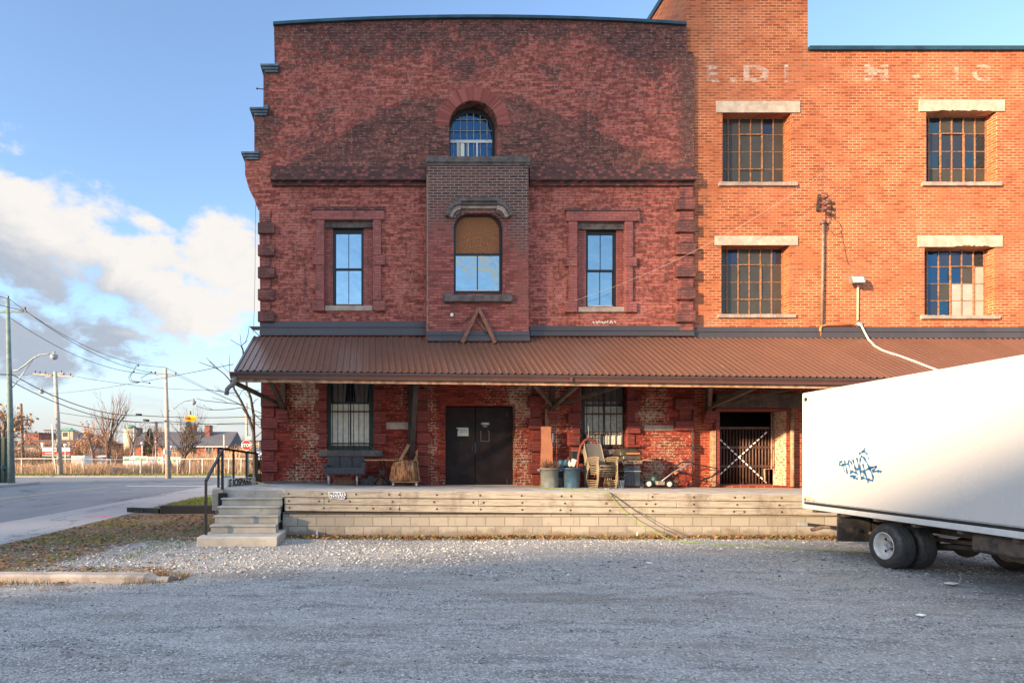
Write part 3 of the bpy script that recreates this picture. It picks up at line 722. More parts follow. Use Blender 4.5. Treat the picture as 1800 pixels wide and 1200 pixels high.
# ---------------- old brick building (left) ----------------
D0 = 15.45                       # front face of the old building
def w0(px, py): return (PX(px, D0), PZ(py, D0))
def zd(x): return 0.972 - 0.0085 * x       # dock top falls gently to the right

old = thing('brick_warehouse', 'old red painted brick building with stepped parapet and bay window', 'building', (2.8, D0, 0.9))

def arc_pts(cx, cz, rx, rz, a0, a1, n):
    return [(cx + rx * math.cos(R(a0 + (a1 - a0) * i / n)), cz + rz * math.sin(R(a0 + (a1 - a0) * i / n))) for i in range(n + 1)]

outline = [w0(460, 858), w0(458, 600), w0(455.5, 372), w0(450, 360), w0(446, 346), w0(437, 330), w0(431, 308), w0(430, 279),
           w0(447, 279), w0(447, 201), w0(463, 201), w0(463, 126), w0(483, 126), w0(481.5, 44)]
for i in range(1, 16):
    t = i / 16; px = 482 + t * (1207 - 482)
    outline.append(w0(px, 44 - 12.5 * math.sin(math.pi * t) ** 0.85 + 0 * t))
outline += [w0(1207, 44), w0(1207, 92), w0(1220, 96), w0(1221, 858)]
# openings
def rect(px0, px1, py0, py1, D=D0):
    return [(PX(px0, D), PZ(py1, D)), (PX(px1, D), PZ(py1, D)), (PX(px1, D), PZ(py0, D)), (PX(px0, D), PZ(py0, D))]
aw = PX(874, D0) - PX(790, D0); acx = PX(832, D0); az0 = PZ(276, D0); azs = PZ(221, D0)
arch_hole = [(acx - aw / 2, az0), (acx + aw / 2, az0)] + arc_pts(acx, azs, aw / 2, aw / 2 * 1.03, 0, 180, 20)
holes = [arch_hole, rect(571, 655, 386, 540), rect(1016, 1098, 388, 541), rect(575, 656, 655, 791), rect(783, 906, 712, 853.2),
         rect(1021, 1102, 655, 789)]
# door hole bottom above the base line
fw = MB().prism(outline, D0, D0 + 0.45, holes).build('wall', 'old_brick', old)
# side, back and roof of the building
sb = MB()
x0 = PX(463, D0); x1 = PX(1200, D0)
sb.box(x0, x0 + 0.4, D0 + 0.46, 31, 0, PZ(128, D0)).box(x1 - .4, x1, D0 + 0.46, 31, 0, PZ(60, D0)).box(x0 + .41, x1 - .41, 30.6, 31, 0, PZ(60, D0))
sb.build('side_wall', 'old_brick', old)
MB().box(x0 + .41, x1 - .41, D0 + .46, 30.5, PZ(75, D0) - .2, PZ(75, D0)).build('roof', 'far_roof', old)
MB().box(x0 + .42, x1 - .42, D0 + .46, 30.5, 0.5, 0.93).box(x0 + .42, x1 - .42, 17.5, 17.6, 0.95, 12.3).build('floor', 'dark_room', old)
# parapet coping following the low arc
cp = []
for i in range(0, 17):
    t = i / 16; px = 480 + t * (1207 - 480)
    cp.append((PX(px, D0 - .06), PZ(43.5 - 12.5 * math.sin(math.pi * t) ** 0.85, D0 - .06)))
h = 0.075
MB().prism([(x, z) for x, z in cp] + [(x, z + h) for x, z in reversed(cp)], D0 - .07, D0 + .52).build('coping', 'coping_blue', old)
# small stepped caps on the left shoulder
for px0, px1, py in ((424, 456, 267), (439, 471, 189), (458, 490, 113)):
    mb = MB(); xa, xb = PX(px0, D0 - .1), PX(px1, D0 - .1); zt_ = PZ(py, D0 - .1)
    mb.box(xa, xb, D0 - .12, D0 + .5, zt_ - .05, zt_).box(xa + .04, xb - .02, D0 - .08, D0 + .48, zt_ - .11, zt_ - .05)
    mb.box(xa + .10, xb - .04, D0 - .05, D0 + .46, zt_ - .17, zt_ - .11)
    mb.box(xb - .10, xb - .02, D0 - .06, D0 + .3, zt_, zt_ + .09)
    mb.build('parapet_cap', 'step_cap', old)
tp = MB().tube([PT(463, 157, D0 + .2), PT(452, 156, D0 + .2)], .012, 6).blob(PT(452, 156, D0 + .2), .03, .03, .03, 1, 0).build('wall_spike', 'black_frame', old)

# string course
for a, b in ((476, 750), (930, 1223)):
    mb = MB()
    mb.box(PX(a, D0 - .1), PX(b, D0 - .1), D0 - .17, D0 - .002, PZ(318, D0 - .1), PZ(303, D0 - .1))
    mb.box(PX(a, D0 - .1) + .015, PX(b, D0 - .1) - .015, D0 - .11, D0 - .002, PZ(303, D0 - .1), PZ(293, D0 - .1))
    mb.box(PX(a, D0 - .1) + .03, PX(b, D0 - .1) - .03, D0 - .07, D0 - .002, PZ(325, D0 - .1), PZ(318, D0 - .1))
    mb.build('string_course', 'sooty_brick', old)
# iron bar and wire that run down the left corner
MB().tube([PT(449, 360, D0 + .15), PT(448.5, 470, D0 + .15), PT(447, 545, D0 + .15), PT(445, 585, D0 + .1)], .005, 5).build('corner_wire', 'cable_black', old)

def quoin(pxa, pxb, pya, pyb, prot=0.05, mat='quoin_paint'):
    return MB().box(PX(pxa, D0 - prot), PX(pxb, D0 - prot), D0 - prot, D0 - .002 if prot > 0 else D0, PZ(pyb, D0 - prot) + .004, PZ(pya, D0 - prot) - .004, bev=.008).build('quoin', mat, old)
def quoin_stack(wide, narrow, py0, py1, step, mat, start_wide=True, pw=.12, pn=.035):
    y = py0; w_ = start_wide
    while y < py1 - 3:
        y2 = min(y + step, py1)
        a, b = wide if w_ else narrow
        quoin(a, b, y, y2, pw if w_ else pn, 'quoin_sooty' if (mat == 'quoin_paint' and w_) else mat)
        y = y2; w_ = not w_
quoin_stack((453, 482), (457, 475.5), 371, 565, 19.5, 'quoin_paint', False)
quoin_stack((1190, 1223), (1195.5, 1219), 328, 583, 19.8, 'quoin_paint', False)
quoin_stack((458, 488), (460, 482), 676, 846, 19.2, 'quoin_low', False)
quoin_stack((554, 574), (561, 574), 664, 786, 19.5, 'quoin_low', True)
quoin_stack((657, 679), (657, 671), 664, 786, 19.5, 'quoin_low', False)
quoin_stack((733, 757), (733, 752), 682, 852, 19.5, 'quoin_low', True)
quoin_stack((930, 953), (935, 951), 676, 852, 19.5, 'quoin_low', False)
quoin_stack((999, 1020), (1006, 1020), 666, 812, 19.5, 'quoin_low', False)
quoin_stack((1103, 1126), (1103, 1116), 664, 786, 19.5, 'quoin_low', True)
quoin_stack((1188, 1220), (1194, 1218), 700, 756, 19.5, 'quoin_low', True)
# stone plinth at the foot
for a, b in ((461, 575), (656, 733), (1104, 1190)):
    MB().box(PX(a, D0), PX(b, D0), D0 - .03, D0 - .002, zd(0) - .03, PZ(845, D0)).build('plinth', 'grey_sill', old)
# pale stone band pieces in the lower wall
for a, b, c1, c2 in ((679, 720, 742, 754), (1132, 1188, 747, 756)):
    MB().box(PX(a, D0), PX(b, D0), D0 - .012, D0 - .002, PZ(c2, D0), PZ(c1, D0)).build('stone_band', 'sill_stone', old)

# brick arch over the top window
mb = MB(); ri = aw / 2 + .01; ro = ri + .34; nv = 58
for k in range(nv):
    t0 = math.pi * (k + .07) / nv; t1 = math.pi * (k + .93) / nv
    rr = ro * random.uniform(.97, 1.04); y_ = D0 - random.uniform(.010, .018)
    p = [(acx + r * math.cos(t), azs + r * 1.03 * math.sin(t)) for r, t in ((ri, t0), (rr, t0), (rr, t1), (ri, t1))]
    bm = mb.bm
    f0 = [bm.verts.new((q[0], y_, q[1])) for q in p]; f1 = [bm.verts.new((q[0], D0 - .001, q[1])) for q in p]
    bm.faces.new(f0)
    for i in range(4): bm.faces.new((f0[i], f1[i], f1[(i + 1) % 4], f0[(i + 1) % 4]))
mb.build('arch', 'voussoir', old)

# top arched window
win = MB()
fy = D0 + .30
n = 20
outer = [(acx - aw / 2, az0), (acx + aw / 2, az0)] + arc_pts(acx, azs, aw / 2, aw / 2 * 1.03, 0, 180, n)
iw = aw / 2 - .07
inner = [(acx - iw, az0 + .05), (acx + iw, az0 + .05)] + arc_pts(acx, azs - .02, iw, iw * .93, 0, 180, n)
wf = MB().prism(outer, fy, fy + .08, [inner]).build('window', 'black_frame', old)
MB().box(acx - iw + .01, acx + iw - .01, fy + .035, fy + .045, az0 + .05, azs + iw * .95).build('glass', 'glass_dark', wf)
mb = MB(); gx0 = PX(797, fy); gx1 = PX(868, fy)
for k in range(7):
    x_ = gx0 + (gx1 - gx0) * k / 6
    ztop = azs - .02 + .93 * math.sqrt(max(0, iw * iw - (x_ - acx) ** 2))
    mb.box(x_ - .011, x_ + .011, fy + .005, fy + .033, az0 + .05, ztop)
for py in (210, 230, 249):
    z_ = PZ(py, fy); hw = iw - .005
    if z_ > azs - .02: hw = math.sqrt(max(0, iw * iw - ((z_ - azs + .02) / .93) ** 2))
    mb.box(acx - hw, acx + hw, fy + .008, fy + .030, z_ - .011, z_ + .011)
mb.build('muntin', 'grey_frame', wf)
MB().box(acx - iw, acx + iw, fy + .003, fy + .034, PZ(251, fy), PZ(246, fy)).build('window_bar', 'white_paint', wf)
mb = MB()
for a, b in ((799, 806), (822, 833), (834, 845), (846, 855)):
    mb.box(PX(a, fy), PX(b, fy), fy + .046, fy + .06, az0 + .05, PZ(249, fy))
mb.build('curtain', 'white_paint', wf)
MB().box(gx0 + .14, gx0 + .30, fy + .024, fy + .034, az0 + .05, PZ(251, fy)).build('curtain', 'cream_cloth', wf)
for a, b in ((803, 805.5), (822, 824), (837, 840)):
    MB().box(PX(a, fy), PX(b, fy), fy - .002, fy + .004, az0 + .05, PZ(246, fy)).build('blind_strip', 'white_paint', wf)
MB().box(PX(858.5, fy), PX(868, fy), fy + .024, fy + .032, PZ(261, fy), PZ(251, fy)).build('curtain', 'sign_blue', wf)

# two sash windows of the upper storey
def sash_window(o):   # o: pixel layout
    # inner brick panel set back in the wide recess
    y1_ = D0 + .10
    R0 = [(PX(o['r0'] - 6, y1_), PZ(o['rb'] + 6, y1_)), (PX(o['r1'] + 6, y1_), PZ(o['rb'] + 6, y1_)), (PX(o['r1'] + 6, y1_), PZ(o['rt'] - 4, y1_)), (PX(o['r0'] - 6, y1_), PZ(o['rt'] - 4, y1_))]
    H0 = rect(o['f0'], o['f1'], o['ft'], o['fb'], y1_)
    MB().prism(R0, y1_, D0 + .44, [H0]).build('window_recess', 'surround_paint', old)
    MB().box(PX(o['r0'], D0), PX(o['r1'], D0), D0 + .03, y1_ - .002, PZ(o['ft'] - 1, D0), PZ(o['rt'] + 1, D0)).build('lintel', 'dark_stone', old)
    # surround
    p = .07; Dp = D0 - p
    def b(a0, a1, b0, b1, pr=p, mat='surround_paint', nm='window_surround', bev=.01):
        MB().box(PX(a0, D0 - pr), PX(a1, D0 - pr), D0 - pr, D0 - .002, PZ(b1, D0 - pr), PZ(b0, D0 - pr), bev=bev).build(nm, mat, old)
    b(o['h0'], o['h1'], o['ht'], o['ht'] + 6, .10, 'sooty_brick')
    b(o['h0'] + 2, o['h1'] - 1, o['ht'] + 6.3, o['rt'], .085)
    b(o['r0'] - 16, o['r0'] - 1, o['rt'] + .5, o['k0'] - .4); b(o['r1'] + 1, o['r1'] + 15, o['rt'] + .5, o['k0'] - .4)
    b(o['r0'] - 22, o['r0'] - 1, o['k0'], o['k0'] + 16, .09); b(o['r1'] + 1, o['r1'] + 22, o['k0'], o['k0'] + 16, .09)
    b(o['r0'] - 16, o['r0'] - 1, o['k0'] + 16.4, o['rb'] - 10.4); b(o['r1'] + 1, o['r1'] + 15, o['k0'] + 16.4, o['rb'] - 10.4)
    b(o['r0'] - 22, o['r0'] - 1, o['rb'] - 10, o['rb'] + 8, .09); b(o['r1'] + 1, o['r1'] + 22, o['rb'] - 10, o['rb'] + 8, .09)
    s = MB().box(PX(o['r0'], D0 - .05), PX(o['r1'], D0 - .05), D0 - .05, D0 + .099, PZ(o['rb'] + 8, D0 - .05), PZ(o['rb'] - 1, D0 - .05), bev=.01).build('sill', 'sill_stone', old)
    # frame and sashes
    fy = D0 + .15
    f0, f1, ft, fb = PX(o['f0'], fy) - .02, PX(o['f1'], fy) + .02, PZ(o['ft'], fy) + .02, PZ(o['fb'], fy)
    wf = MB().prism([(f0, fb), (f1, fb), (f1, ft), (f0, ft)], fy, fy + .07, [rect(o['g0'] - 2, o['g1'] + 2, o['gt'] - 3, o['gb'] + 2, fy)]).build('window', 'black_frame', old)
    gm = PZ((o['gt'] + o['gb']) / 2, fy)
    x0, x1, zb, ztp = PX(o['g0'] - 3, fy), PX(o['g1'] + 3, fy), PZ(o['gb'] + 3, fy), PZ(o['gt'] - 4, fy)
    # upper sash in front, lower sash behind
    for k, (za, zb2, yy) in enumerate(((gm, ztp, fy + .012), (zb, gm - .0, fy + .042))):
        mb = MB()
        mb.box(x0, x1, yy, yy + .025, za - .03, za + .02).box(x0, x1, yy, yy + .025, zb2 - .035, zb2)
        mb.box(x0, x0 + .045, yy, yy + .025, za + .02, zb2 - .035).box(x1 - .045, x1, yy, yy + .025, za + .02, zb2 - .035)
        mb.box((x0 + x1) / 2 - .010, (x0 + x1) / 2 + .010, yy + .002, yy + .022, za + .02, zb2 - .035)
        sa = mb.build('sash', 'black_frame', wf)
        MB().box(x0 + .04, x1 - .04, yy + .010, yy + .014, za, zb2 - .03).build('pane', 'glass_sky', wf)
    MB().box(x0 + .045, x1 - .045, fy - .003, fy + .011, zb + .0, zb + .018).build('putty', 'plaster_white', wf)
sash_window(dict(r0=571, r1=655, rt=386, rb=538, f0=585, f1=639, ft=400, fb=537, g0=591, g1=635, gt=413, gb=532, h0=547, h1=677, ht=363, k0=449))
sash_window(dict(r0=1016, r1=1098, rt=388, rb=540, f0=1030, f1=1084, ft=403, fb=539, g0=1034, g1=1077, gt=415, gb=535, h0=994, h1=1126, ht=365, k0=452))

# projecting bay
DB = D0 - .38
by = PX(751, DB), PX(929, DB)
bz0, bz1 = PZ(602, DB), PZ(287, DB)
bcx = PX(841, DB); bhw = (PX(884, DB) - PX(797, DB)) / 2
zsp = PZ(402, DB); ztp = PZ(375, DB); zsl = PZ(517, DB)
bh = [(bcx - bhw, zsl), (bcx + bhw, zsl), (bcx + bhw, zsp)] + arc_pts(bcx + bhw * .42, zsp, bhw * .58, ztp - zsp, 0, 90, 8)[1:] + arc_pts(bcx - bhw * .42, zsp, bhw * .58, ztp - zsp, 90, 180, 8)
bay = MB().prism([(by[0], bz0), (by[1], bz0), (by[1], bz1), (by[0], bz1)], DB, D0 - .002, [bh]).build('bay', 'sooty_bay_brick', old)
mb = MB(); mb.box(by[0] - .03, by[1] + .04, DB - .05, D0 - .001, bz1, bz1 + .16, bev=.015); mb.box(by[0] - .01, by[1] + .02, DB - .02, D0 - .001, bz1 - .06, bz1)
mb.build('bay_cap', 'dark_stone', bay)
MB().box(by[0] - .012, by[0] + .022, DB - .004, DB + .02, bz0 + .3, bz1 - .3).build('bay_edge', 'rust_pipe', bay)
# hood mould: flat top with two curved shoulders
mb = MB()
mb.box(PX(800, DB - .1), PX(880, DB - .1), DB - .14, DB - .002, PZ(357, DB), PZ(351, DB)); mb.box(PX(803, DB - .1), PX(877, DB - .1), DB - .09, DB - .002, PZ(362, DB), PZ(357, DB) - .002)
mb.build('hood_mould', 'dark_stone', bay)
MB().box(PX(806, DB), PX(877, DB), DB - .03, DB - .002, PZ(367, DB), PZ(362, DB) - .003).build('hood_mould', 'sill_stone', bay)
for sgn, cx_ in ((-1, 808), (1, 873)):
    for rr0, rr1, pr, mat in ((20, 26, .15, 'dark_stone'), (13, 19.5, .10, 'sill_stone'), (8, 12.5, .06, 'dark_stone')):
        cx, cz = PX(cx_, DB), PZ(386, DB); k = DB / F
        a0, a1 = (88, 172) if sgn < 0 else (8, 92)
        po = arc_pts(cx, cz, rr1 * k, rr1 * k * 1.15, a0, a1, 10); pi_ = arc_pts(cx, cz, rr0 * k, rr0 * k * 1.15, a0, a1, 10)
        MB().prism(po + pi_[::-1], DB - pr, DB - .002).build('hood_mould', mat, bay)
# board over the upper half, sash below
fy = DB + .12
def inset(d): return [(bcx + (x - bcx) * (1 - d / bhw), zsl + (z - zsl) * (1 - d / (ztp - zsl)) + d * .45) for x, z in bh]
MBw = MB().prism([(bcx + (x - bcx) * .999, z) for x, z in bh], fy, fy + .08, [inset(.07)]).build('bay_window', 'black_frame', bay)
zm = PZ(447, fy)
MB().prism([(x, z) for x, z in inset(.065) if z > zm + .2] + [(bcx - bhw + .065, zm), (bcx + bhw - .065, zm)], fy + .03, fy + .05).build('board', 'rusty_board', bay)
mb = MB(); zb_ = PZ(511, fy); xa, xb = PX(801.5, fy), PX(878, fy)
mb.box(xa, xb, fy + .01, fy + .06, zm - .03, zm + .03).box(xa, xb, fy + .01, fy + .06, zsl + .02, zb_).box(bcx - .012, bcx + .012, fy + .012, fy + .05, zb_, zm - .03)
mb.build('sash', 'black_frame', bay)
MB().box(xa, xb, fy + .028, fy + .034, zsl + .03, zm).build('pane', 'glass_sky', bay)
MB().box(xa + .02, xb - .02, fy + .004, fy + .03, zb_ - .001, zb_ + .02).build('putty', 'plaster_white', bay)
mb = MB(); mb.box(PX(780, DB - .1), PX(901, DB - .1), DB - .11, DB + .11, PZ(530, DB - .1), PZ(519, DB - .1), bev=.015)
mb.box(PX(780, DB - .1), PX(796, DB - .1), DB - .10, DB + .0, PZ(519, DB - .1), PZ(515, DB - .1)).box(PX(885, DB - .1), PX(901, DB - .1), DB - .10, DB + .0, PZ(519, DB - .1), PZ(515, DB - .1))
mb.build('sill', 'dark_stone', bay)
MB().box(PX(791.5, DB), PX(796.5, DB), DB - .06, DB - .002, PZ(557, DB), PZ(551, DB), bev=.01).build('junction_box', 'white_plastic', bay)
MB().tube([PT(793, 570, DB - .02), PT(815, 566, DB - .02), PT(830, 553, DB - .03), PT(841, 541, DB - .05)], .008, 5).build('cable', 'cable_black', bay)
# faint white scrawl low on the wall
mb = MB()
xx = 1042
rs = random.Random(3)
pts = []
for k in range(16):
    pts.append(PT(1042 + k * 2.7, 566 + (3.2 if k % 2 else -3.0) * rs.uniform(.3, 1), D0 - .006))
for a, b in zip(pts, pts[1:]):
    if rs.random() < .85: mb.bar(a, b, .006, .028)
mb.build('paint_mark', 'plaster_white', old)

# lower storey: windows behind bars, double door
def barred_window(o, frame_mat, shade_mat, nbars, hbars, low=None):
    fy = D0 + .16
    a0, a1, t_, b_ = PX(o[0], fy) - .03, PX(o[1], fy) + .05, PZ(o[2], fy) + .1, PZ(o[3], fy) - .04
    wf = MB().prism([(a0, b_), (a1, b_), (a1, t_), (a0, t_)], fy, fy + .09, [rect(o[0] + 7, o[1] - 6, o[2] + 4, o[3] - 8, fy)]).build('window', frame_mat, old)
    g0, g1, gt, gb = PX(o[0] + 6, fy), PX(o[1] - 5, fy), PZ(o[2] + 3, fy), PZ(o[3] - 7, fy)
    MB().box(g0, g1, fy + .05, fy + .055, gb, gt).build('pane', 'glass_grime' if low else 'glass_dark', wf)
    zm = PZ(o[4], fy)
    MB().box(g0, g1, fy + .02, fy + .07, zm - .025, zm + .025).build('meeting_rail', frame_mat, wf)
    MB().box((g0 + g1) / 2 - .018, (g0 + g1) / 2 + .018, fy + .02, fy + .07, gb, gt).build('mullion', 'black_frame', wf)
    # pleated blind just behind the glass line
    mb = MB(); n = 44
    rows = []
    for z_ in (gb, zm - .03):
        rows.append([mb.bm.verts.new((g0 + (g1 - g0) * i / n, fy + .035 + .010 * math.sin(i * 1.9), z_)) for i in range(n + 1)])
    for i in range(n): mb.bm.faces.new((rows[0][i], rows[0][i + 1], rows[1][i + 1], rows[1][i]))
    mb.build('blind', shade_mat, wf, smooth=True)
    gr = MB(); y_ = D0 + .05
    bx0, bx1 = PX(o[0] + 4, y_), PX(o[1] - 3, y_)
    for k in range(nbars):
        x_ = bx0 + (bx1 - bx0) * (k + .6) / nbars
        gr.tube([(x_, y_, PZ(o[3] - 1, y_)), (x_, y_, PZ(o[2] - 4, y_))], .011, 6)
    for py in hbars: gr.box(bx0 - .03, bx1 + .03, y_ + .011, y_ + .022, PZ(py, y_) - .018, PZ(py, y_) + .018)
    gr.build('security_bars', 'iron_bar', wf)
    return wf, (g0, g1, gt, gb, fy)
wl, gl = barred_window((575, 656, 660, 791, 708), 'green_frame', 'cream_cloth', 8, (723, 779))
# dark drapes in the upper sash
mb = MB(); g0, g1, gt, gb, fy = gl
for a, b in ((g0 + .02, g0 + .45), (g1 - .45, g1 - .02)):
    rows = []
    for z_, sq in ((PZ(708, fy), .7), (gt, 1.0)):
        rows.append([mb.bm.verts.new((a + (b - a) * (.5 + (i / 24 - .5) * sq), fy + .04 + .012 * math.sin(i * 1.4), z_)) for i in range(25)])
    for i in range(24): mb.bm.faces.new((rows[0][i], rows[0][i + 1], rows[1][i + 1], rows[1][i]))
mb.build('drape', 'sling_grey', wl, smooth=True)
wr, gr_ = barred_window((1021, 1102, 660, 789, 712), 'black_frame', 'grey_lace', 7, (703, 727, 759, 785), low=True)
g0, g1, gt, gb, fy = gr_
MB().box(PX(1060, fy), PX(1094, fy), fy + .005, fy + .022, PZ(782, fy), PZ(766, fy)).build('board', 'cream_cloth', wr)
mb = MB().box(PX(1026, fy), PX(1058, fy), fy - .05, fy + .02, PZ(781, fy), PZ(763, fy), bev=.01)
mb.build('air_conditioner', 'black_frame', wr)
mb = MB()
for k in range(6): mb.box(PX(1029, fy), PX(1056, fy), fy - .056, fy - .051, PZ(779.5 - k * 2.7, fy), PZ(778.6 - k * 2.7, fy))
mb.build('vent_slat', 'plaster_white', wr)
MB().box(PX(560, D0 - .1), PX(673, D0 - .1), D0 - .11, D0 + .1, PZ(802, D0 - .1), PZ(791, D0 - .1), bev=.012).build('sill', 'grey_sill', old)
MB().box(PX(1008, D0 - .1), PX(1112, D0 - .1), D0 - .10, D0 + .1, PZ(800, D0 - .1), PZ(790, D0 - .1), bev=.012).build('sill', 'grey_sill', old)
MB().tube([PT(626, 783, D0 - .02), PT(622, 792, D0 - .14), PT(621, 806, D0 - .14), PT(620, 812, D0 - .16)], .006, 5).build('window_cord', 'cable_black', old)
MB().tube([PT(650, 781, D0 - .02), PT(656, 789, D0 - .14), PT(662, 800, D0 - .14), PT(668, 812, D0 - .2)], .006, 5).build('window_cord', 'cable_black', old)
MB().blob(PT(656, 788, D0 - .15), .03, .02, .02, 1, 0).build('cord_clip', 'tag_blue', old)

# double door
fy = D0 + .26
zdoor0 = zd(PX(840, D0)) + .02
dl, dm, dr, dt = PX(784, D0), PX(835.5, fy), PX(897, fy), PZ(714, D0)
door = MB().box(dl + .002, dm - .006, fy, fy + .05, zdoor0, dt - .002, bev=.006).build('door', 'door_brown', old)
door2 = MB().box(dm + .006, dr + .06, fy, fy + .05, zdoor0, dt - .002, bev=.006).build('door', 'door_brown', old)
MB().box(dl - .005, dr + .14, fy + .06, fy + .08, zdoor0 - .02, dt + .02).build('door_backing', 'dark_room', old)
mb = MB().box(PX(828.5, fy), PX(831, fy), fy - .05, fy - .035, PZ(793, fy), PZ(782, fy)).box(PX(829, fy), PX(830.5, fy), fy - .035, fy, PZ(784, fy), PZ(783, fy)).box(PX(829, fy), PX(830.5, fy), fy - .035, fy, PZ(792.5, fy), PZ(791.5, fy))
mb.build('handle', 'black_frame', door)
MB().box(PX(833.6, fy), PX(837.5, fy), fy - .008, fy - .001, PZ(796, fy), PZ(777, fy)).build('astragal', 'black_frame', door)
mb = MB()
for py in (726, 843): mb.box(PX(890, fy), PX(892.5, fy), fy - .012, fy - .001, PZ(py + 6, fy), PZ(py - 2, fy))
mb.build('hinge', 'iron_bar', door2)
# threshold
MB().box(dl - .0, dr + .12, D0 - .03, fy - .002, zdoor0 - .06, zdoor0 - .008).build('threshold', 'concrete', old)
# outline left by a removed notice frame
mb = MB(); yb = fy - .001
def fr(px0, px1, py0, py1): mb.box(PX(px0, fy), PX(px1, fy), yb - .003, yb, PZ(py1, fy), PZ(py0, fy))
fr(844.6, 845.6, 757, 775.5); fr(859.2, 860.2, 757, 775.5); fr(845.6, 859.2, 774.8, 775.5); fr(845.6, 847.2, 757, 757.8); fr(857, 859.2, 757, 757.8)
mb.build('tape_residue', 'sling_grey', door2)

# paper notice on the left leaf, two small stickers on the right leaf
note = thing('paper_notice', 'torn pale paper notice with handwriting taped to the left leaf of the brown double door', 'notice', PT(812, 766, fy - .004))
MB().prism([(PX(a, fy), PZ(b, fy)) for a, b in ((802.5, 751.5), (823, 751.5), (823.5, 766), (804, 765.5), (804.5, 757), (806.3, 755.5), (805.5, 753.8), (802.5, 753.2))], fy - .004, fy - .002).build('sheet', 'paper', note)
mb = MB()
for a, b, c_, d_ in ((802.5, 823, 751.2, 752.2), (803.6, 823.6, 765, 766), (822.4, 823.6, 752.2, 765)): mb.box(PX(a, fy), PX(b, fy), fy - .0055, fy - .0045, PZ(d_, fy), PZ(c_, fy))
mb.build('tape', 'tape_yellow', note)
mb = MB(); rs = random.Random(8)
for row, (y_, x_a, x_b) in enumerate(((756.2, 808.5, 818.5), (759.6, 808, 820))):
    px = x_a
    while px < x_b:
        p_ = [PT(px + rs.uniform(-.2, .2), y_ + dy, fy - .0055) for dy in (-1.5 + row * .5, 0, .9 - row * .3)]
        p_[1] = p_[1] + Vector((rs.uniform(.0, .018), 0, 0))
        for q0, q1 in zip(p_, p_[1:]): mb.bar(q0, q1, .001, .006)
        if rs.random() < .6: mb.bar(p_[1], p_[1] + Vector((.022, 0, rs.uniform(-.01, .01))), .001, .005)
        px += 1.75 - row * .35
mb.build('writing', 'ink', note)
stk = thing('door_sticker', 'small white oblong sticker with dark lettering on the right leaf of the brown double door', 'sticker', PT(853, 745, fy - .004))
MB().box(PX(846, fy), PX(860, fy), fy - .004, fy - .002, PZ(746.3, fy), PZ(742.3, fy), bev=.0005).build('sticker_face', 'paper', stk)
mb = MB()
for a_, b_ in ((846.8, 847.6), (848.2, 849.2), (858, 858.7), (859, 859.5)): mb.box(PX(a_, fy), PX(b_, fy), fy - .0055, fy - .0042, PZ(745.6, fy), PZ(743.2, fy))
mb.build('lettering', 'ink', stk)
stk2 = MB().box(PX(849, fy), PX(856.5, fy), fy - .004, fy - .002, PZ(749.8, fy), PZ(748.6, fy)).build('door_sticker', 'tape_yellow')
tag(stk2, 'thin cream strip label just below the white sticker on the brown door', 'sticker')

# ---------------- canopy ----------------
canopy = thing('canopy', 'long brown corrugated metal canopy over the loading dock', 'canopy', (8, D0 - .9, 3.4))
DE = 13.2
XL, XR = PX(414, DE), 21.5
def ze(x): return 3.665 - 0.0110 * (x - XL)
def zt_(x): return 4.90 - 0.0035 * (x - XL)
ytop = D0 - .03
prof = [(0, 0), (.085, 0), (.100, .026), (.132, .026), (.150, 0)]
mb = MB(); bm = mb.bm
prev = None; x_ = XL; pitch = .1524
xs = []
k = 0
while x_ < XR:
    for px_o, pz_o in prof[:-1]: xs.append((XL + k * pitch + px_o, pz_o))
    k += 1; x_ = XL + k * pitch
th = .012
rows = []
for (yy, zf, dz) in ((DE, ze, 0), (ytop, zt_, 0), (ytop, zt_, -th), (DE, ze, -th)):
    rows.append([bm.verts.new((x, yy, zf(x) + o + dz)) for x, o in xs])
for a, b in ((0, 1), (1, 2), (2, 3), (3, 0)):
    for i in range(len(xs) - 1): bm.faces.new((rows[a][i], rows[a][i + 1], rows[b][i + 1], rows[b][i]))
roofp = mb.build('roof_sheet', 'roof_brown', canopy)
# edge trim on the left gable end, boarding underneath, rafters
def slope_bar(x0, x1, y0, y1, zf0, zf1, hgt): 
    m_ = MB(); b = m_.bm
    v = [b.verts.new(p) for p in ((x0, y0, zf0), (x1, y0, zf0), (x1, y1, zf1), (x0, y1, zf1), (x0, y0, zf0 - hgt), (x1, y0, zf0 - hgt), (x1, y1, zf1 - hgt), (x0, y1, zf1 - hgt))]
    for q in ((0, 1, 2, 3), (4, 5, 6, 7), (0, 1, 5, 4), (1, 2, 6, 5), (2, 3, 7, 6), (3, 0, 4, 7)): b.faces.new([v[i] for i in q])
    return m_
slope_bar(XL - .03, XL + .02, DE - .02, ytop, ze(XL) + .02, zt_(XL) + .02, .10).build('edge_trim', 'flashing', canopy)
mb = MB(); b = mb.bm
n = 24
ra = [b.verts.new((XL + .03 + (XR - XL - .03) * i / n, DE + .05, ze(XL + (XR - XL) * i / n) - .03)) for i in range(n + 1)]
rb = [b.verts.new((XL + .03 + (XR - XL - .03) * i / n, D0 - .04, zt_(XL + (XR - XL) * i / n) - .05)) for i in range(n + 1)]
for i in range(n): b.faces.new((ra[i], ra[i + 1], rb[i + 1], rb[i]))
rc = [b.verts.new(v.co - Vector((0, 0, .02))) for v in ra]; rd = [b.verts.new(v.co - Vector((0, 0, .02))) for v in rb]
for i in range(n): b.faces.new((rc[i], rc[i + 1], rd[i + 1], rd[i]))
mb.build('soffit', 'soffit', canopy)
x_ = XL + .35
while x_ < 17:
    slope_bar(x_ - .03, x_ + .03, DE + .1, D0 - .09, ze(x_) - .055, zt_(x_) - .08, .12).build('rafter', 'old_timber', canopy); x_ += 1.1
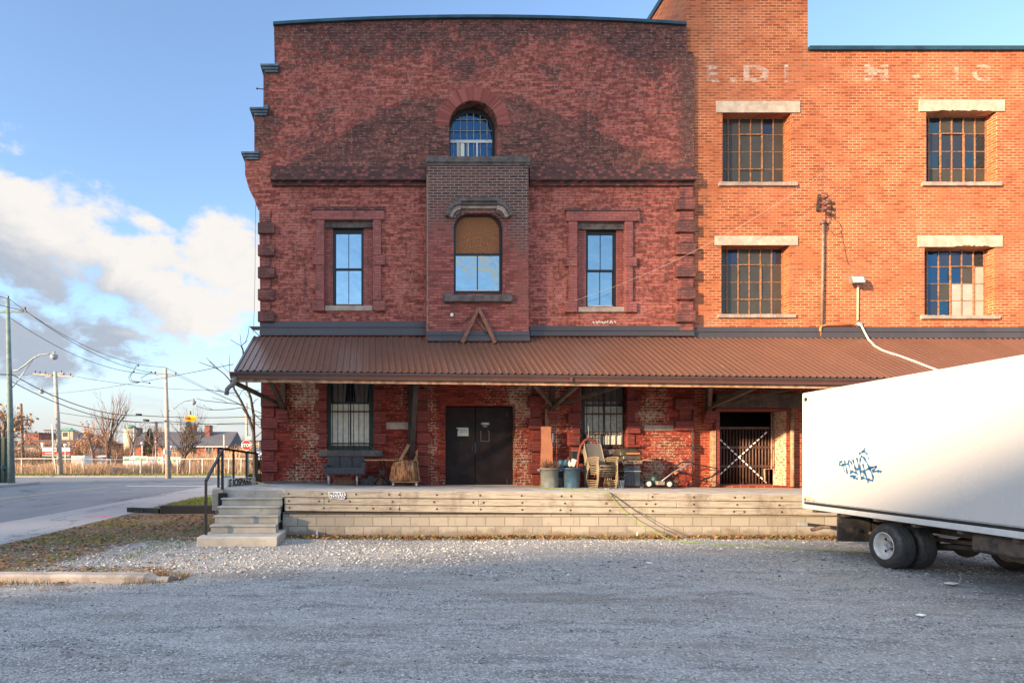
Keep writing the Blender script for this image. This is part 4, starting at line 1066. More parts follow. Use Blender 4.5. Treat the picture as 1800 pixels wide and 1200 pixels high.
# fascia board and gutter
def long_bar(y0, y1, o0, o1, name, mat, xa=XL, xb=XR, bev=0, seg=16):
    m_ = MB(); b = m_.bm
    for i in range(seg):
        a_ = xa + (xb - xa) * i / seg; c_ = xa + (xb - xa) * (i + 1) / seg
        v = [b.verts.new(p) for p in ((a_, y0, ze(a_) + o0), (c_, y0, ze(c_) + o0), (c_, y0, ze(c_) + o1), (a_, y0, ze(a_) + o1), (a_, y1, ze(a_) + o0), (c_, y1, ze(c_) + o0), (c_, y1, ze(c_) + o1), (a_, y1, ze(a_) + o1))]
        for q in ((0, 1, 2, 3), (4, 5, 6, 7), (0, 1, 5, 4), (2, 3, 7, 6)): b.faces.new([v[j] for j in q])
        if i == 0: b.faces.new((v[0], v[3], v[7], v[4]))
        if i == seg - 1: b.faces.new((v[1], v[2], v[6], v[5]))
    bmesh.ops.remove_doubles(b, verts=b.verts, dist=.0001)
    return m_.build(name, mat, canopy)
long_bar(DE + .03, DE + .07, -.255, -.03, 'fascia', 'fascia_wood', XL + .02)
# K style gutter profile swept along the eave
gp = [(DE + .02, -.015), (DE - .10, -.02), (DE - .105, -.045), (DE - .085, -.06), (DE - .065, -.10), (DE - .06, -.15), (DE + .02, -.15)]
def gutter(xa, xb):
    m_ = MB(); b = m_.bm; seg = 10; rings = []
    for i in range(seg + 1):
        x_ = xa + (xb - xa) * i / seg
        o_ = [b.verts.new((x_, y, ze(x_) + z - .03)) for y, z in gp]; rings.append(o_)
    for r0, r1 in zip(rings, rings[1:]):
        for k in range(1, len(gp) - 1): b.faces.new((r0[k], r1[k], r1[k + 1], r0[k + 1]))
        b.faces.new((r0[0], r1[0], r1[1], r0[1]))
    b.faces.new(rings[0]); b.faces.new(rings[-1])
    return m_.build('gutter', 'gutter_brown', canopy)
gutter(XL - .11, 4.55); gutter(4.555, 11.7); gutter(11.705, XR)
MB().box(4.53, 4.575, DE - .112, DE + .0, ze(4.5) - .185, ze(4.5) - .03).build('gutter_joint', 'gutter_brown', canopy)
# pale lip that catches the light
long_bar(DE - .112, DE - .098, -.060, -.040, 'gutter_lip', 'flashing', XL - .10)
# S shaped downspout outlet at the left end
gx = PX(412, 13.1)
MB().tube([(gx, 13.13, ze(XL) - .16), (gx + .0, 13.13, ze(XL) - .24), (gx - .02, 13.13, ze(XL) - .31), (gx - .10, 13.13, ze(XL) - .36), (gx - .17, 13.13, ze(XL) - .43), (gx - .185, 13.13, ze(XL) - .56)], .052, 10).build('downspout', 'sling_grey', canopy)
# two course flashing against the wall
def flash(pxa, pxb, D, y_t, y_m, y_b, over=0.0):
    x0, x1 = PX(pxa, D), PX(pxb, D)
    m_ = MB(); m_.box(x0, x1, D - .03, D - .003, PZ(y_m, D), PZ(y_t, D)); m_.box(x0, x1, D - .07, D - .003, PZ(y_b, D), PZ(y_m, D) - .004); m_.box(x0, x1, D - .09, D - .003, PZ(y_m, D) - .003, PZ(y_m, D) + .008)
    return m_.build('flashing', 'flashing', canopy)
flash(457, 750, D0, 565, 576, 590); flash(931, 1218, D0, 573, 582, 591); 
flash(751, 930, DB - .0, 582, 590, 600); flash(1218, 2050, D0 + .1, 575, 584, 595)
mb = MB(); zq = PZ(576, D0); mb.box(PX(440, D0), PX(457, D0), D0 - .09, D0 + .3, zq, zq + .02)
mb.bar((PX(441, D0), D0 - .05, zq), (PX(456, D0), D0 - .05, zq - .22), .06, .02); mb.build('flashing_return', 'flashing', canopy)
# timber brackets under the canopy
def bracket(px, diag=True, full=False):
    x_ = PX(px, D0 - .1)
    m_ = MB(); zf = .98 if full else PZ(722, D0 - .1)
    m_.box(x_ - .06, x_ + .06, D0 - .14, D0 - .012, zf, 4.6)
    m_.bar((x_, D0 - .10, zf + .10), (x_, DE + .35, ze(x_) - .20), .10, .11)
    m_.bar((x_ + .02, D0 - .10, zf + .12), (x_ - .95, DE + .45, ze(x_) - .17), .08, .09) if diag else None
    if diag == 2: m_.bar((x_ + .02, D0 - .10, zf + .12), (x_ + 1.15, DE + .45, ze(x_) - .17), .07, .08)
    m_.build('bracket', 'old_timber' if not full else 'dark_timber', canopy)
    if not full:
        c_ = MB()
        for k, (a, bb) in enumerate(((0, .30), (.10, .24), (.20, .18))):
            c_.box(x_ - .14, x_ + .14, D0 - bb + .06, D0 - .003, zf - .10 - a, zf - .005 - a)
        c_.build('corbel', 'quoin_low', canopy)
bracket(497); bracket(722, False, True); bracket(971, 2); bracket(1246, 2)
# A shaped struts standing on the roof against the bay
st = thing('roof_strut', 'pair of brown struts forming an inverted V on the canopy below the bay window', 'strut', PT(841, 600, DB - .1))
ap = PT(841, 541, DB - .06)
for px in (812, 870):
    foot = PT(px, 600, DB - .10); foot.z = ze(foot.x) + (zt_(foot.x) - ze(foot.x)) * (foot.y - DE) / (ytop - DE) + .02
    MB().bar(ap, foot, .085, .085).build('strut', 'strut_brown', st)
MB().bar(ap + Vector((0, .03, -.35)), ap + Vector((.22, -.02, -.62)), .05, .05).build('brace', 'old_timber', st)

# ---------------- later wing in orange brick ----------------
DA = D0 + .10
annex = thing('brick_annex', 'later orange brick wing with stone lintels and tall tower', 'building', (14, DA, .9))
def wA(px, py): return (PX(px, DA), PZ(py, DA))
XT0, XT1 = PX(1207, DA), PX(1420, DA)
wins = [dict(a=1270, b=1391, t=197, bt=320, l=(1259, 1406, 178), s=(1264, 1402)), dict(a=1268, b=1388, t=430, bt=552, l=(1257, 1402, 415), s=(1262, 1399)),
        dict(a=1628, b=1752, t=195, bt=320, l=(1616, 1766, 176), s=(1622, 1761)), dict(a=1625, b=1749, t=433, bt=554, l=(1614, 1762, 414), s=(1620, 1758))]
ah = [rect(q['a'], q['b'], q['t'], q['bt'], DA) for q in wins] + [rect(1263.5, 1383, 718, 853, DA)]
ao = [(PX(1222, D0), .5), (24, .5), (24, PZ(90, DA)), (XT1, PZ(90, DA)), (XT1, 14.9), (XT0, 14.9), (XT0, PZ(92, DA)), (PX(1222, D0), PZ(92, DA))]
MB().prism(ao, DA, DA + .45, ah).build('wall', 'orange_brick', annex)
mb = MB()
mb.box(XT0, XT0 + .4, DA + .451, 25, 11, 14.9).box(XT1 - .4, XT1, DA + .451, 25, 12.3, 14.9).box(XT0 + .41, XT1 - .41, 24.6, 25, 12.3, 14.9).build('tower_wall', 'orange_brick', annex)
mb = MB().box(XT0 - .05, XT0 + .45, DA - .05, 25.05, 14.9, 15.05).box(XT0 + .46, XT1 + .05, DA - .05, DA + .5, 14.9, 15.05)
mb.build('tower_coping', 'coping_blue', annex)
MB().box(PX(1222, D0) + .02, 23.9, 30.6, 31, 0, 12.4).box(23.5, 23.9, DA + .46, 30.5, 0, 12.4).build('side_wall', 'orange_brick', annex)
MB().box(PX(1222, D0), 23.9, DA + .46, 30.5, 12.2, 12.35).build('roof', 'far_roof', annex)
MB().box(PX(1222, D0), 23.9, DA + .46, 30.5, .5, .86).box(PX(1222, D0), 23.9, 17.6, 17.7, .9, 12.1).build('floor', 'dark_room', annex)
MB().box(XT1 + .01, 24.05, DA - .07, DA + .52, PZ(90, DA), PZ(90, DA) + .10).build('coping', 'coping_blue', annex)
# tiny low parapet face of the old wall top right
def annex_window(q, i):
    fy = DA + .255
    a, b, t_, b_ = PX(q['a'], DA), PX(q['b'], DA), PZ(q['t'], DA), PZ(q['bt'], DA)
    wf = thing('window', None, None, (a, fy, b_)); wf.parent = annex; wf.location = Vector((a, fy, b_)) - origin(annex)
    for k in ('label', 'category'):
        if k in wf: del wf[k]
    fr = .035
    mb = MB().prism([(a + .001, b_ + .001), (b - .001, b_ + .001), (b - .001, t_ - .001), (a + .001, t_ - .001)], fy, fy + .04, [[(a + fr, b_ + fr), (b - fr, b_ + fr), (b - fr, t_ - fr), (a + fr, t_ - fr)]])
    mb.build('frame', 'rust_steel', wf)
    nc, nr = 6, 4
    mb = MB()
    for c_ in range(1, nc):
        x_ = a + (b - a) * c_ / nc; mb.box(x_ - .014, x_ + .014, fy - .003, fy + .032, b_ + fr, t_ - fr)
    for r_ in range(1, nr):
        z_ = b_ + (t_ - b_) * r_ / nr; mb.box(a + fr, b - fr, fy + .004, fy + .030, z_ - .009, z_ + .009)
    mb.build('muntin', 'rust_steel', wf)
    # opening vent sash over two columns and two rows
    c0 = 2 if i in (0, 1, 3) else 1
    va, vb = a + (b - a) * c0 / nc + (0 if i != 3 else (b - a) / nc), 0
    va = a + (b - a) * (2 if i != 3 else 3) / nc; vb = va + (b - a) * 2 / nc
    if i == 2: va = a + (b - a) * 1.0 * 2 / nc; vb = va + (b - a) * 2 / nc
    za, zb = b_ + (t_ - b_) * 1 / nr, b_ + (t_ - b_) * 3 / nr
    if i in (2, 3): za = b_ + .03
    mb = MB().prism([(va - .02, za - .02), (vb + .02, za - .02), (vb + .02, zb + .02), (va - .02, zb + .02)], fy - .018, fy - .004, [[(va + .012, za + .012), (vb - .012, za + .012), (vb - .012, zb - .012), (va + .012, zb - .012)]])
    mb.build('vent_sash', 'rust_steel', wf)
    rs = random.Random(20 + i); mbp = MB(); names_ = ['glass_dirty', 'glass_blue', 'glass_dark']
    gv_ = [[mbp.bm.verts.new((a + (b - a) * c_ / nc, fy + .015 + rs.uniform(-.004, .004), b_ + (t_ - b_) * r_ / nr)) for c_ in range(nc + 1)] for r_ in range(nr + 1)]
    for c_ in range(nc):
        for r_ in range(nr):
            kd = (0 if rs.random() < .93 else 1) if i < 2 else rs.choice([2, 1, 1, 0])
            if i == 3 and c_ >= 3 and r_ <= (1 if c_ < 5 else 2): kd = 3
            f_ = mbp.bm.faces.new((gv_[r_][c_], gv_[r_][c_ + 1], gv_[r_ + 1][c_ + 1], gv_[r_ + 1][c_])); f_.material_index = kd
    po = mbp.build('pane', names_[0], wf); po.data.materials.append(M[names_[1]]); po.data.materials.append(M[names_[2]]); po.data.materials.append(M['glass_pale'])
    # lintel: chipped lower edge on the right hand pair
    la, lb, lt = q['l']; yb = q['t'] + 1
    lo = []
    n = 36
    for k in range(n + 1):
        u = k / n; px = la + (lb - la) * u; dy = 0
        if i >= 2:
            c_ = .15 if i == 2 else .42
            if c_ < u < .86: dy = -rs.uniform(.5, 3.2 if i == 2 else 3.8) * math.sin(math.pi * (u - c_) / (.86 - c_)) ** .5
        lo.append((PX(px, DA - .02), PZ(yb + dy, DA - .02)))
    pts = lo + [(PX(lb, DA - .02), PZ(lt, DA - .02)), (PX(la, DA - .02), PZ(lt, DA - .02))]
    li = MB().prism(pts, DA - .03, DA - .001).build('lintel', 'limestone', annex)
    MB().box(PX(la, DA) + .03, PX(lb, DA) - .03, DA + .002 - .0015, DA + .25, PZ(q['t'], DA) + .001, PZ(q['t'] - 8, DA)).build('lintel_core', 'limestone', li)
    sa, sb_ = q['s']
    mb = MB(); nb = 24
    xa, xb = PX(sa, DA - .05), PX(sb_, DA - .05)
    for k in range(nb):
        mb.box(xa + (xb - xa) * k / nb + .004, xa + (xb - xa) * (k + 1) / nb - .002, DA - .06 - rs.uniform(0, .008), DA + .24, PZ(q['bt'] + 6, DA - .05) - .002, PZ(q['bt'], DA - .05) + rs.uniform(-.006, .006))
    mb.build('sill', 'sill_stone', annex)
for i, q in enumerate(wins): annex_window(q, i)

# ghost lettering under the parapet
def ghost(s, px, py_base, size, sx=1.3): text_part(s, size, 'ghost_paint', 'painted_letter', (PX(px, DA), DA - .004, PZ(py_base, DA)), parent=annex, sx=sx, depth=.0008, bold=.02)
ghost('E', 1239, 143, .58, 1.3); ghost('.', 1281, 143, .7, 1.5); ghost('D', 1304, 143, .58, 1.7); ghost('I', 1376, 143, .62, 1.1)
ghost('M', 1517, 142, .60, 1.5); ghost('.', 1601, 137, .8, 1.5); ghost('I', 1676, 141, .56, 1.1); ghost('C', 1708, 141, .56, 1.3); ghost('.', 1754, 141, .7, 1.1)

# gate opening
DG = 16.0
mb = MB().box(PX(1257, D0), PX(1411, D0), D0 - .06, DA + .0, PZ(716, D0), PZ(692, D0), bev=.01)
mb.build('beam', 'old_timber', annex)
gf = MB(); x0_, x1_ = PX(1257, D0), PX(1264.5, D0)
gf.box(x0_, x1_, D0 - .02, DA + .30, .9, PZ(717, D0) - .004).box(x1_ + .001, PX(1384, D0), D0 + .0, DA + .2, PZ(722, D0), PZ(717, D0) - .004)
gf.build('gate_frame', 'quoin_low', annex)
MB().box(PX(1251, D0), PX(1256.5, D0), D0 - .05, D0 + .09, .92, PZ(757, D0)).build('post', 'fascia_wood', annex)
# masonry return at the right of the opening comes from the wall itself; flaked pier face
MB().tube([(PX(1391, D0), D0 - .03, .92), (PX(1391, D0), D0 - .03, PZ(716, D0) - .02)], .05, 10).build('rain_pipe', 'fascia_wood', annex)
MB().box(PX(1381.5, DA), PX(1381.5, DA) + .012, DA + .002, DG + .05, .87, PZ(720, DA)).build('jamb_face', 'flaked_jamb', annex)
gate = thing('iron_gate', 'dark iron bar gate with crossed caution tape in the doorway near the truck', 'gate', (PX(1310, DG), DG, zd(10)))
gx0, gx1, gz0, gz1 = PX(1264, DG), PX(1354, DG), zd(10) + .03, PZ(752, DG)
for k in range(16):
    x_ = gx0 + (gx1 - gx0) * (k + .5) / 16
    MB().tube([(x_, DG, gz0 + .04), (x_, DG, gz1 - .02)], .022, 8).build('bar', 'gate_iron', gate)
for z_, nm in ((gz0 + .02, 'rail'), (PZ(819, DG), 'rail'), (PZ(786, DG), 'rail'), (gz1, 'rail')):
    MB().box(gx0, gx1, DG - .035, DG - .023, z_ - .03, z_ + .03).build(nm, 'gate_iron', gate)
MB().tube([(gx1 - .02, DG - .08, PZ(723, DG)), (gx1 - .02, DG - .08, PZ(824, DG)), (gx1 - .22, DG - .08, PZ(824, DG)), (gx1 - .20, DG - .08, gz0 + .1)], .02, 8).build('drop_rod', 'fascia_wood', gate)
def tape(p0, p1, nm, fade=99):
    n = 13; m1 = MB(); p0, p1 = Vector(p0), Vector(p1)
    for k in range(n):
        a = p0.lerp(p1, k / n); b_ = p0.lerp(p1, (k + .62) / n); m1.bar(a, b_, .006, .034)
    t = thing('caution_tape', nm, 'tape', p0.lerp(p1, .5), 'crossed caution tapes on the gate')
    m1.build('white_dash', 'sign_white', t)
    m2 = MB().bar(p0.lerp(p1, .01) + Vector((0, .008, 0)), p0.lerp(p1, .99) + Vector((0, .008, 0)), .004, .03)
    m2.build('backing_strip', 'letter_black', t)
ty = DG - .06
tape((PX(1266, ty), ty, PZ(833, ty)), (PX(1350, ty), ty, PZ(757, ty)), 'white dashed tape rising from lower left to upper right across the iron gate')
tape((PX(1265, ty), ty - .01, PZ(772, ty)), (PX(1349, ty), ty - .01, PZ(850, ty)), 'white dashed tape falling from upper left to lower right across the iron gate', 7)
# bracket iron, conduit, insulators, floodlight on the wing
con = thing('conduit', 'brown vertical service conduit on the orange wall, bending at the canopy flashing', 'conduit', PT(1445, 590, DA - .05))
yy = DA - .05
MB().tube([PT(1446.5, 392, yy), PT(1446, 480, yy), PT(1444.5, 572, yy)], .035, 10).build('pipe', 'rust_pipe', con)
MB().tube([PT(1500, 571, yy), PT(1452, 571, yy), PT(1444, 573, yy), PT(1442, 577, yy), PT(1442, 591, yy)], .028, 8).build('elbow', 'rust_orange', con)
MB().lathe([(.06, -.05), (.075, .0), (.03, .06)], PT(1446.5, 391, yy), 12).build('weather_head', 'porcelain', con)
ins = thing('insulator_bracket', 'rusty bracket with three dark insulators and loose wires high on the orange wall', 'bracket', PT(1441, 372, DA - .05))
MB().bar(PT(1440, 342, DA - .03), PT(1437.5, 371, DA - .03), .07, .04).build('backplate', 'iron_bar', ins)
for px, py in ((1449.5, 347), (1451, 358), (1448.5, 368)):
    MB().lathe([(.02, -.09), (.055, -.07), (.035, -.05), (.06, -.02), (.06, .02), (.02, .05)], PT(px, py, DA - .16), 10, axis='y').tube([PT(1440, py - 1, DA - .04), PT(px, py, DA - .12)], .014, 6).build('insulator', 'porcelain', ins)
def loopw(pts, r=.006, mat='cable_black'): return MB().tube([PT(a, b, DA - .02 - .02 * (k % 2)) for k, (a, b) in enumerate(pts)], r, 5).build('loose_wire', mat, ins)
loopw([(1453, 347), (1461, 352), (1462, 365), (1459, 385), (1455, 397), (1452, 405)]); loopw([(1455, 358), (1462, 362), (1468, 375), (1466, 384), (1476, 392), (1480, 403), (1476, 410), (1466, 413), (1460, 405)])
loopw([(1452, 368), (1450, 385), (1456, 400), (1452, 412)]); loopw([(1478, 405), (1482, 425), (1486, 445), (1491, 465)], .004)
fl = thing('floodlight', 'grey wall floodlight on a white pipe high on the orange wall above the truck', 'floodlight', PT(1508, 500, DA - .05))
MB().box(PX(1496, DA - .2), PX(1520, DA - .2), DA - .26, DA - .10, PZ(499, DA - .2), PZ(484, DA - .2), bev=.03, rot=Matrix.Rotation(R(-18), 3, 'X')).build('housing', 'sling_grey', fl)
MB().box(PX(1498, DA - .25), PX(1518, DA - .25), DA - .285, DA - .268, PZ(498, DA - .25), PZ(486, DA - .25), bev=.005, rot=Matrix.Rotation(R(-18), 3, 'X')).build('lens', 'lamp_glass', fl)
MB().tube([PT(1508, 497, DA - .1), PT(1508, 508, DA - .04), PT(1507.5, 563, DA - .04)], .022, 8).build('pipe', 'cable_cream', fl)
MB().lathe([(.05, -.08), (.065, -.07), (.065, .0)], PT(1508, 570, DA - .001), 14, axis='y').build('junction_box', 'galvanised', fl)
def roof_pt(px, py):
    """point on the canopy sheet seen at this place in the photo"""
    d = Vector(((px - 650) / F, 1, (803 - py) / F)); best = None
    for i in range(200):
        D = DE + (ytop - DE) * i / 199; p = Vector((0, 0, CAMZ)) + d * D
        zr_ = ze(p.x) + (zt_(p.x) - ze(p.x)) * (D - DE) / (ytop - DE) + .045
        if best is None or abs(p.z - zr_) < best[0]: best = (abs(p.z - zr_), Vector((p.x, D, zr_)))
    return best[1]
cbp = [PT(1508, 569, DA - .08), PT(1514, 572, DA - .12), PT(1520, 584, DA - .12)] + [roof_pt(a, b) for a, b in ((1527, 597), (1538, 608), (1552, 616), (1568, 621), (1586, 627), (1606, 634), (1628, 643), (1652, 652), (1680, 664))]
cb = MB().tube(cbp, .022, 6).build('roof_cable', 'cable_cream'); tag(cb, 'cream cable lying across the brown canopy down from the floodlight junction box', 'cable')
def wire(name, pts, r, mat, label, cat='cable', group=None):
    o = MB().tube(pts, r, 5).build(name, mat); return tag(o, label, cat, group)
def sagp(a, b, sag, n=14):
    return [a.lerp(b, i / n) - Vector((0, 0, sag * 4 * (i / n) * (1 - i / n))) for i in range(n + 1)]
wire('span_wire', sagp(PT(1469, 288, DA - .5), PT(1010, 528, D0 - .35), .35), .0035, 'wire_pale', 'thin pale wire slanting across the brick front from upper right to lower left')
wire('drop_wire', [PT(1010, 528, D0 - .35), PT(952, 537, D0 - .2), PT(900, 536, DB - .02)], .0025, 'wire_pale', 'fine wire running level between the bay and the right sash window')
# ---------------- ground, road ----------------
def struct(name, mb, mat, label=None):
    o = mb.build(name, mat); o['kind'] = 'structure'
    if label: o['label'] = label
    return o
# gravel lot: one uneven sheet (fine grid near the viewer)
rs = np.random.RandomState(5)
def gz(x, y):
    return 0.035 * mnoise.noise(Vector((x * .35, y * .5, 1.2))) + 0.012 * mnoise.noise(Vector((x * 1.6, y * 2.2, 5))) - 0.02
nx, ny = 170, 110
gx_ = np.linspace(-7.28, 16, nx); gy_ = np.concatenate([np.linspace(1.0, 12.9, ny - 6), np.linspace(13.4, 30, 6)])
V = np.array([(x, y, gz(x, y)) for y in gy_ for x in gx_])
Fc = np.array([(j * nx + i, j * nx + i + 1, (j + 1) * nx + i + 1, (j + 1) * nx + i) for j in range(ny - 1) for i in range(nx - 1)])
lot = mesh_np('gravel_lot', V, Fc, 'gravel', smooth=True); lot['kind'] = 'structure'
g = MB(); g.quad((-600, -200, -.10), (500, -200, -.10), (500, 900, -.10), (-600, 900, -.10)); struct('ground', g, 'far_ground')
g = MB(); g.quad((-7.28, -60, -.055), (60, -60, -.055), (60, 31, -.055), (-7.28, 31, -.055)); struct('yard', g, 'gravel')
# street running away along the building and the cross street at its end
g = MB(); g.quad((-21, -60, -.035), (-9.65, -60, -.035), (-9.65, 37, -.035), (-21, 37, -.035)); g.quad((-150, 37, -.035), (120, 37, -.035), (120, 49.6, -.035), (-150, 49.6, -.035))
struct('road', g, 'asphalt')
g = MB(); g.box(-9.65, -7.28, -60, 36, -.09, -.022); struct('pavement', g, 'apron')
g = MB(); g.box(-60, -21.0, -60, 36.9, -.09, .11, bev=.02); struct('pavement', g, 'apron')
g = MB(); g.box(-150, 120, 49.6, 50.8, -.09, .09, bev=.02); struct('kerb', g, 'apron')
g = MB(); g.box(-7.28, 60, 31.2, 36.6, -.09, .04, bev=.02); struct('pavement', g, 'apron')
g = MB(); g.quad((-150, 50.8, .07), (120, 50.8, .07), (120, 130, .07), (-150, 130, .07)); struct('verge', g, 'far_ground')
g = MB()
g.quad((-15.4, 5, -.031), (-15.26, 5, -.031), (-15.26, 34, -.031), (-15.4, 34, -.031)); struct('lane_line', g, 'road_yellow')
g = MB(); g.quad((-14.6, 34.6, -.031), (-9.8, 34.6, -.031), (-9.8, 35.1, -.031), (-14.6, 35.1, -.031)); struct('stop_line', g, 'road_paint')
g = MB()
for a, b, c_, d_ in ((-8.05, 16.7, .55, .10), (-8.35, 16.9, .2, .06), (-7.75, 16.6, .16, .08)): g.quad((a, b, -.0185), (a + c_, b + .05, -.0185), (a + c_, b + .05 + d_ * 2, -.0185), (a, b + d_ * 2, -.0185))
struct('survey_mark', g, 'pink_paint')
# lawn strip beside the building
g = MB(); g.quad((-7.2, 17.9, .015), (-3.2, 17.9, .05), (-3.2, 26, .05), (-7.2, 26, .015)); struct('lawn', g, 'lawn_green')

# pebbles
def pebbles(n, xr, yr, smin, smax, name, label, mat='pebble', dens=None, flat=.55, seed=1):
    r = np.random.RandomState(seed)
    base = np.array([(1, 0, 0), (0, 1, 0), (-1, 0, 0), (0, -1, 0), (0, 0, 1), (0, 0, -1)], float)
    fcs = np.array([(0, 1, 4), (1, 2, 4), (2, 3, 4), (3, 0, 4), (1, 0, 5), (2, 1, 5), (3, 2, 5), (0, 3, 5)])
    P = []
    while len(P) < n:
        x = r.uniform(*xr); y = r.uniform(*yr)
        if dens is not None and r.rand() > dens(x, y): continue
        P.append((x, y))
    P = np.array(P); s = smin + (smax - smin) * r.rand(n) ** 3
    th = r.rand(n) * 6.28; sc = np.stack([s * r.uniform(.7, 1.3, n), s * r.uniform(.7, 1.3, n), s * flat * r.uniform(.6, 1.3, n)], 1)
    v = base[None] * sc[:, None] * r.uniform(.75, 1.25, (n, 6, 1))
    c, sn = np.cos(th), np.sin(th); tl = r.uniform(-.5, .5, n)[:, None]
    x = v[..., 0] * c[:, None] - v[..., 1] * sn[:, None]; y = v[..., 0] * sn[:, None] + v[..., 1] * c[:, None]
    z = v[..., 2] + x * tl * .5
    zz = np.array([gz(a, b) for a, b in P])
    W = np.stack([x + P[:, 0, None], y + P[:, 1, None], z + zz[:, None] + (s * .2)[:, None]], -1).reshape(-1, 3)
    fa = (fcs[None] + (np.arange(n) * 6)[:, None, None]).reshape(-1, 3)
    o = mesh_np(name, W, fa, mat, nper=3)
    tag(o, label, None, None, 'stuff'); return o
def dn(x, y):
    v = .5 + .9 * mnoise.noise(Vector((x * .5, y * 1.1, 3))) + .5 * mnoise.noise(Vector((x * 1.7, y * 3, 8)))
    if y > 8.6: v += .5
    if x < -5 - (y - 9) * .1: v *= .3
    return max(.06, min(1, v))
pebbles(60000, (-6.8, 12), (4.0, 12.6), .005, .017, 'loose_gravel', 'loose grey gravel stones scattered over the lot', dens=dn, seed=2)
pebbles(5200, (-6, 12), (8.0, 12.4), .012, .036, 'coarse_stones', 'coarser pale stones along the sunlit strip by the dock', dens=lambda x, y: dn(x, y) * (1 if x < 3 else .35), seed=3)

def scatter_leaves(n, pts_fn, size, name, mat, label, seed, up=.35):
    r = random.Random(seed); verts = []; faces = []
    k = 0
    while k < n:
        p = pts_fn(r)
        if p is None: continue
        x, y, z = p; s = size * r.uniform(.5, 1.3); a = r.uniform(0, 6.28); t = r.uniform(-up, up); q = r.uniform(-up, up)
        ux = Vector((math.cos(a), math.sin(a), t)) * s; uy = Vector((-math.sin(a), math.cos(a), q)) * s * r.uniform(.4, .8)
        c = Vector((x, y, z + abs(t) * s + abs(q) * s * .6 + .004))
        b = len(verts)
        verts += [tuple(c - ux), tuple(c - uy), tuple(c + ux), tuple(c + uy)]; faces.append((b, b + 1, b + 2, b + 3)); k += 1
    o = mesh_np(name, np.array(verts), np.array(faces), mat); tag(o, label, None, None, 'stuff'); return o
def earth_pt(r):
    x = r.uniform(-7.2, -2.6); y = r.uniform(7.4, 17)
    lim = -5.2 + .22 * abs(y - 9.5) if y < 12 else -3.5
    if y < 9.2 and y > 8.3: lim = -3.0
    if x > lim + mnoise.noise(Vector((x, y, 0))) * .8 and r.random() > .08: return None
    return x, y, gz(x, y)
scatter_leaves(9000, earth_pt, .035, 'fallen_leaves', 'leaf_litter', 'brown fallen leaves and dry grass on the bare earth left of the steps', 4)
def foot_pt(r):
    x = r.uniform(-1.7, 10.5); y = 12.44 - abs(r.gauss(0, .17))
    if mnoise.noise(Vector((x * 1.4, 0, 2))) < -.15 and r.random() < .6: return None
    return x, y, gz(x, y) + .003
scatter_leaves(5200, foot_pt, .028, 'dock_litter', 'leaf_litter', 'leaf litter and dry weeds gathered along the foot of the dock wall', 5, up=.9)
def blades(n, pt_fn, h, w_, name, mat, label, seed, lean=.35):
    r = random.Random(seed); verts = []; faces = []
    k = 0
    while k < n:
        p = pt_fn(r)
        if p is None: continue
        x, y, z = p[:3]; hh = h * r.uniform(.45, 1.25) * (p[3] if len(p) > 3 else 1); a = r.uniform(0, 6.28); dx, dy = math.cos(a) * w_, math.sin(a) * w_
        lx, ly = r.gauss(0, lean) * hh, r.gauss(0, lean) * hh
        b = len(verts)
        verts += [(x - dx, y - dy, z), (x + dx, y + dy, z), (x + lx, y + ly, z + hh)]; faces.append((b, b + 1, b + 2)); k += 1
    o = mesh_np(name, np.array(verts), np.array(faces), mat, nper=3)
    if label: tag(o, label, None, None, 'stuff')
    return o
def foot2(r):
    x = r.uniform(-1.7, 10.5); y = 12.45 - abs(r.gauss(0, .10)); m_ = mnoise.noise(Vector((x * 1.1, 0, 6)))
    if m_ < -.1: return None
    return x, y, -.02, .5 + m_
blades(3400, foot2, .11, .004, 'dock_weeds', 'weed_mix', 'low dry weeds growing along the foot of the dock wall', 6)
def lawn_pt(r): return r.uniform(-7.2, -3.2), r.uniform(17.8, 24), .02
blades(9000, lawn_pt, .07, .010, 'lawn_grass', 'grass_blades', 'short green grass beside the street behind the black timber', 7)
def tuft_pt(r):
    x = r.uniform(-6.8, -2.6); y = 8.25 + r.gauss(0, .28) + .0 * x
    if mnoise.noise(Vector((x * 1.8, y * 2, 4))) < -.12: return None
    return x, y, gz(x, y)
blades(3600, tuft_pt, .075, .004, 'kerb_weeds', 'weed_mix', 'brown and green weeds either side of the half buried concrete kerb', 8)
def tuft2(r):
    x = r.uniform(-7.0, -3.4); y = r.uniform(9.5, 16.5)
    if mnoise.noise(Vector((x * .9, y * .7, 9))) < .08: return None
    return x, y, gz(x, y)
blades(4200, tuft2, .06, .004, 'patchy_grass', 'grass_blades', 'patchy grass growing through the earth left of the steps', 9)

# half buried concrete kerb stone
kb = MB()
n = 26; bm = kb.bm; rows = []
for i in range(n + 1):
    x_ = -6.9 + (-2.78 + 6.9) * i / n; yc = 8.05 + .10 * (1 - i / n) + .03 * mnoise.noise(Vector((x_, 0, 0))); tp = .085 + .012 * mnoise.noise(Vector((x_ * 2, 1, 0))); tp *= (1 if i < n - 1 else .5)
    hw = .13 if i < n - 1 else .07
    rows.append([bm.verts.new((x_, yc + dy, z_)) for dy, z_ in ((-hw, -.08), (-hw, tp - .03), (-hw + .035, tp), (hw - .035, tp), (hw, tp - .03), (hw, -.08))])
for a, b in zip(rows, rows[1:]):
    for k in range(5): bm.faces.new((a[k], b[k], b[k + 1], a[k + 1]))
bm.faces.new(rows[0]); bm.faces.new(rows[-1])
tag(kb.build('kerb_stone', 'kerb_concrete'), 'long pale concrete kerb half buried in weeds at the left edge of the gravel', 'kerb')
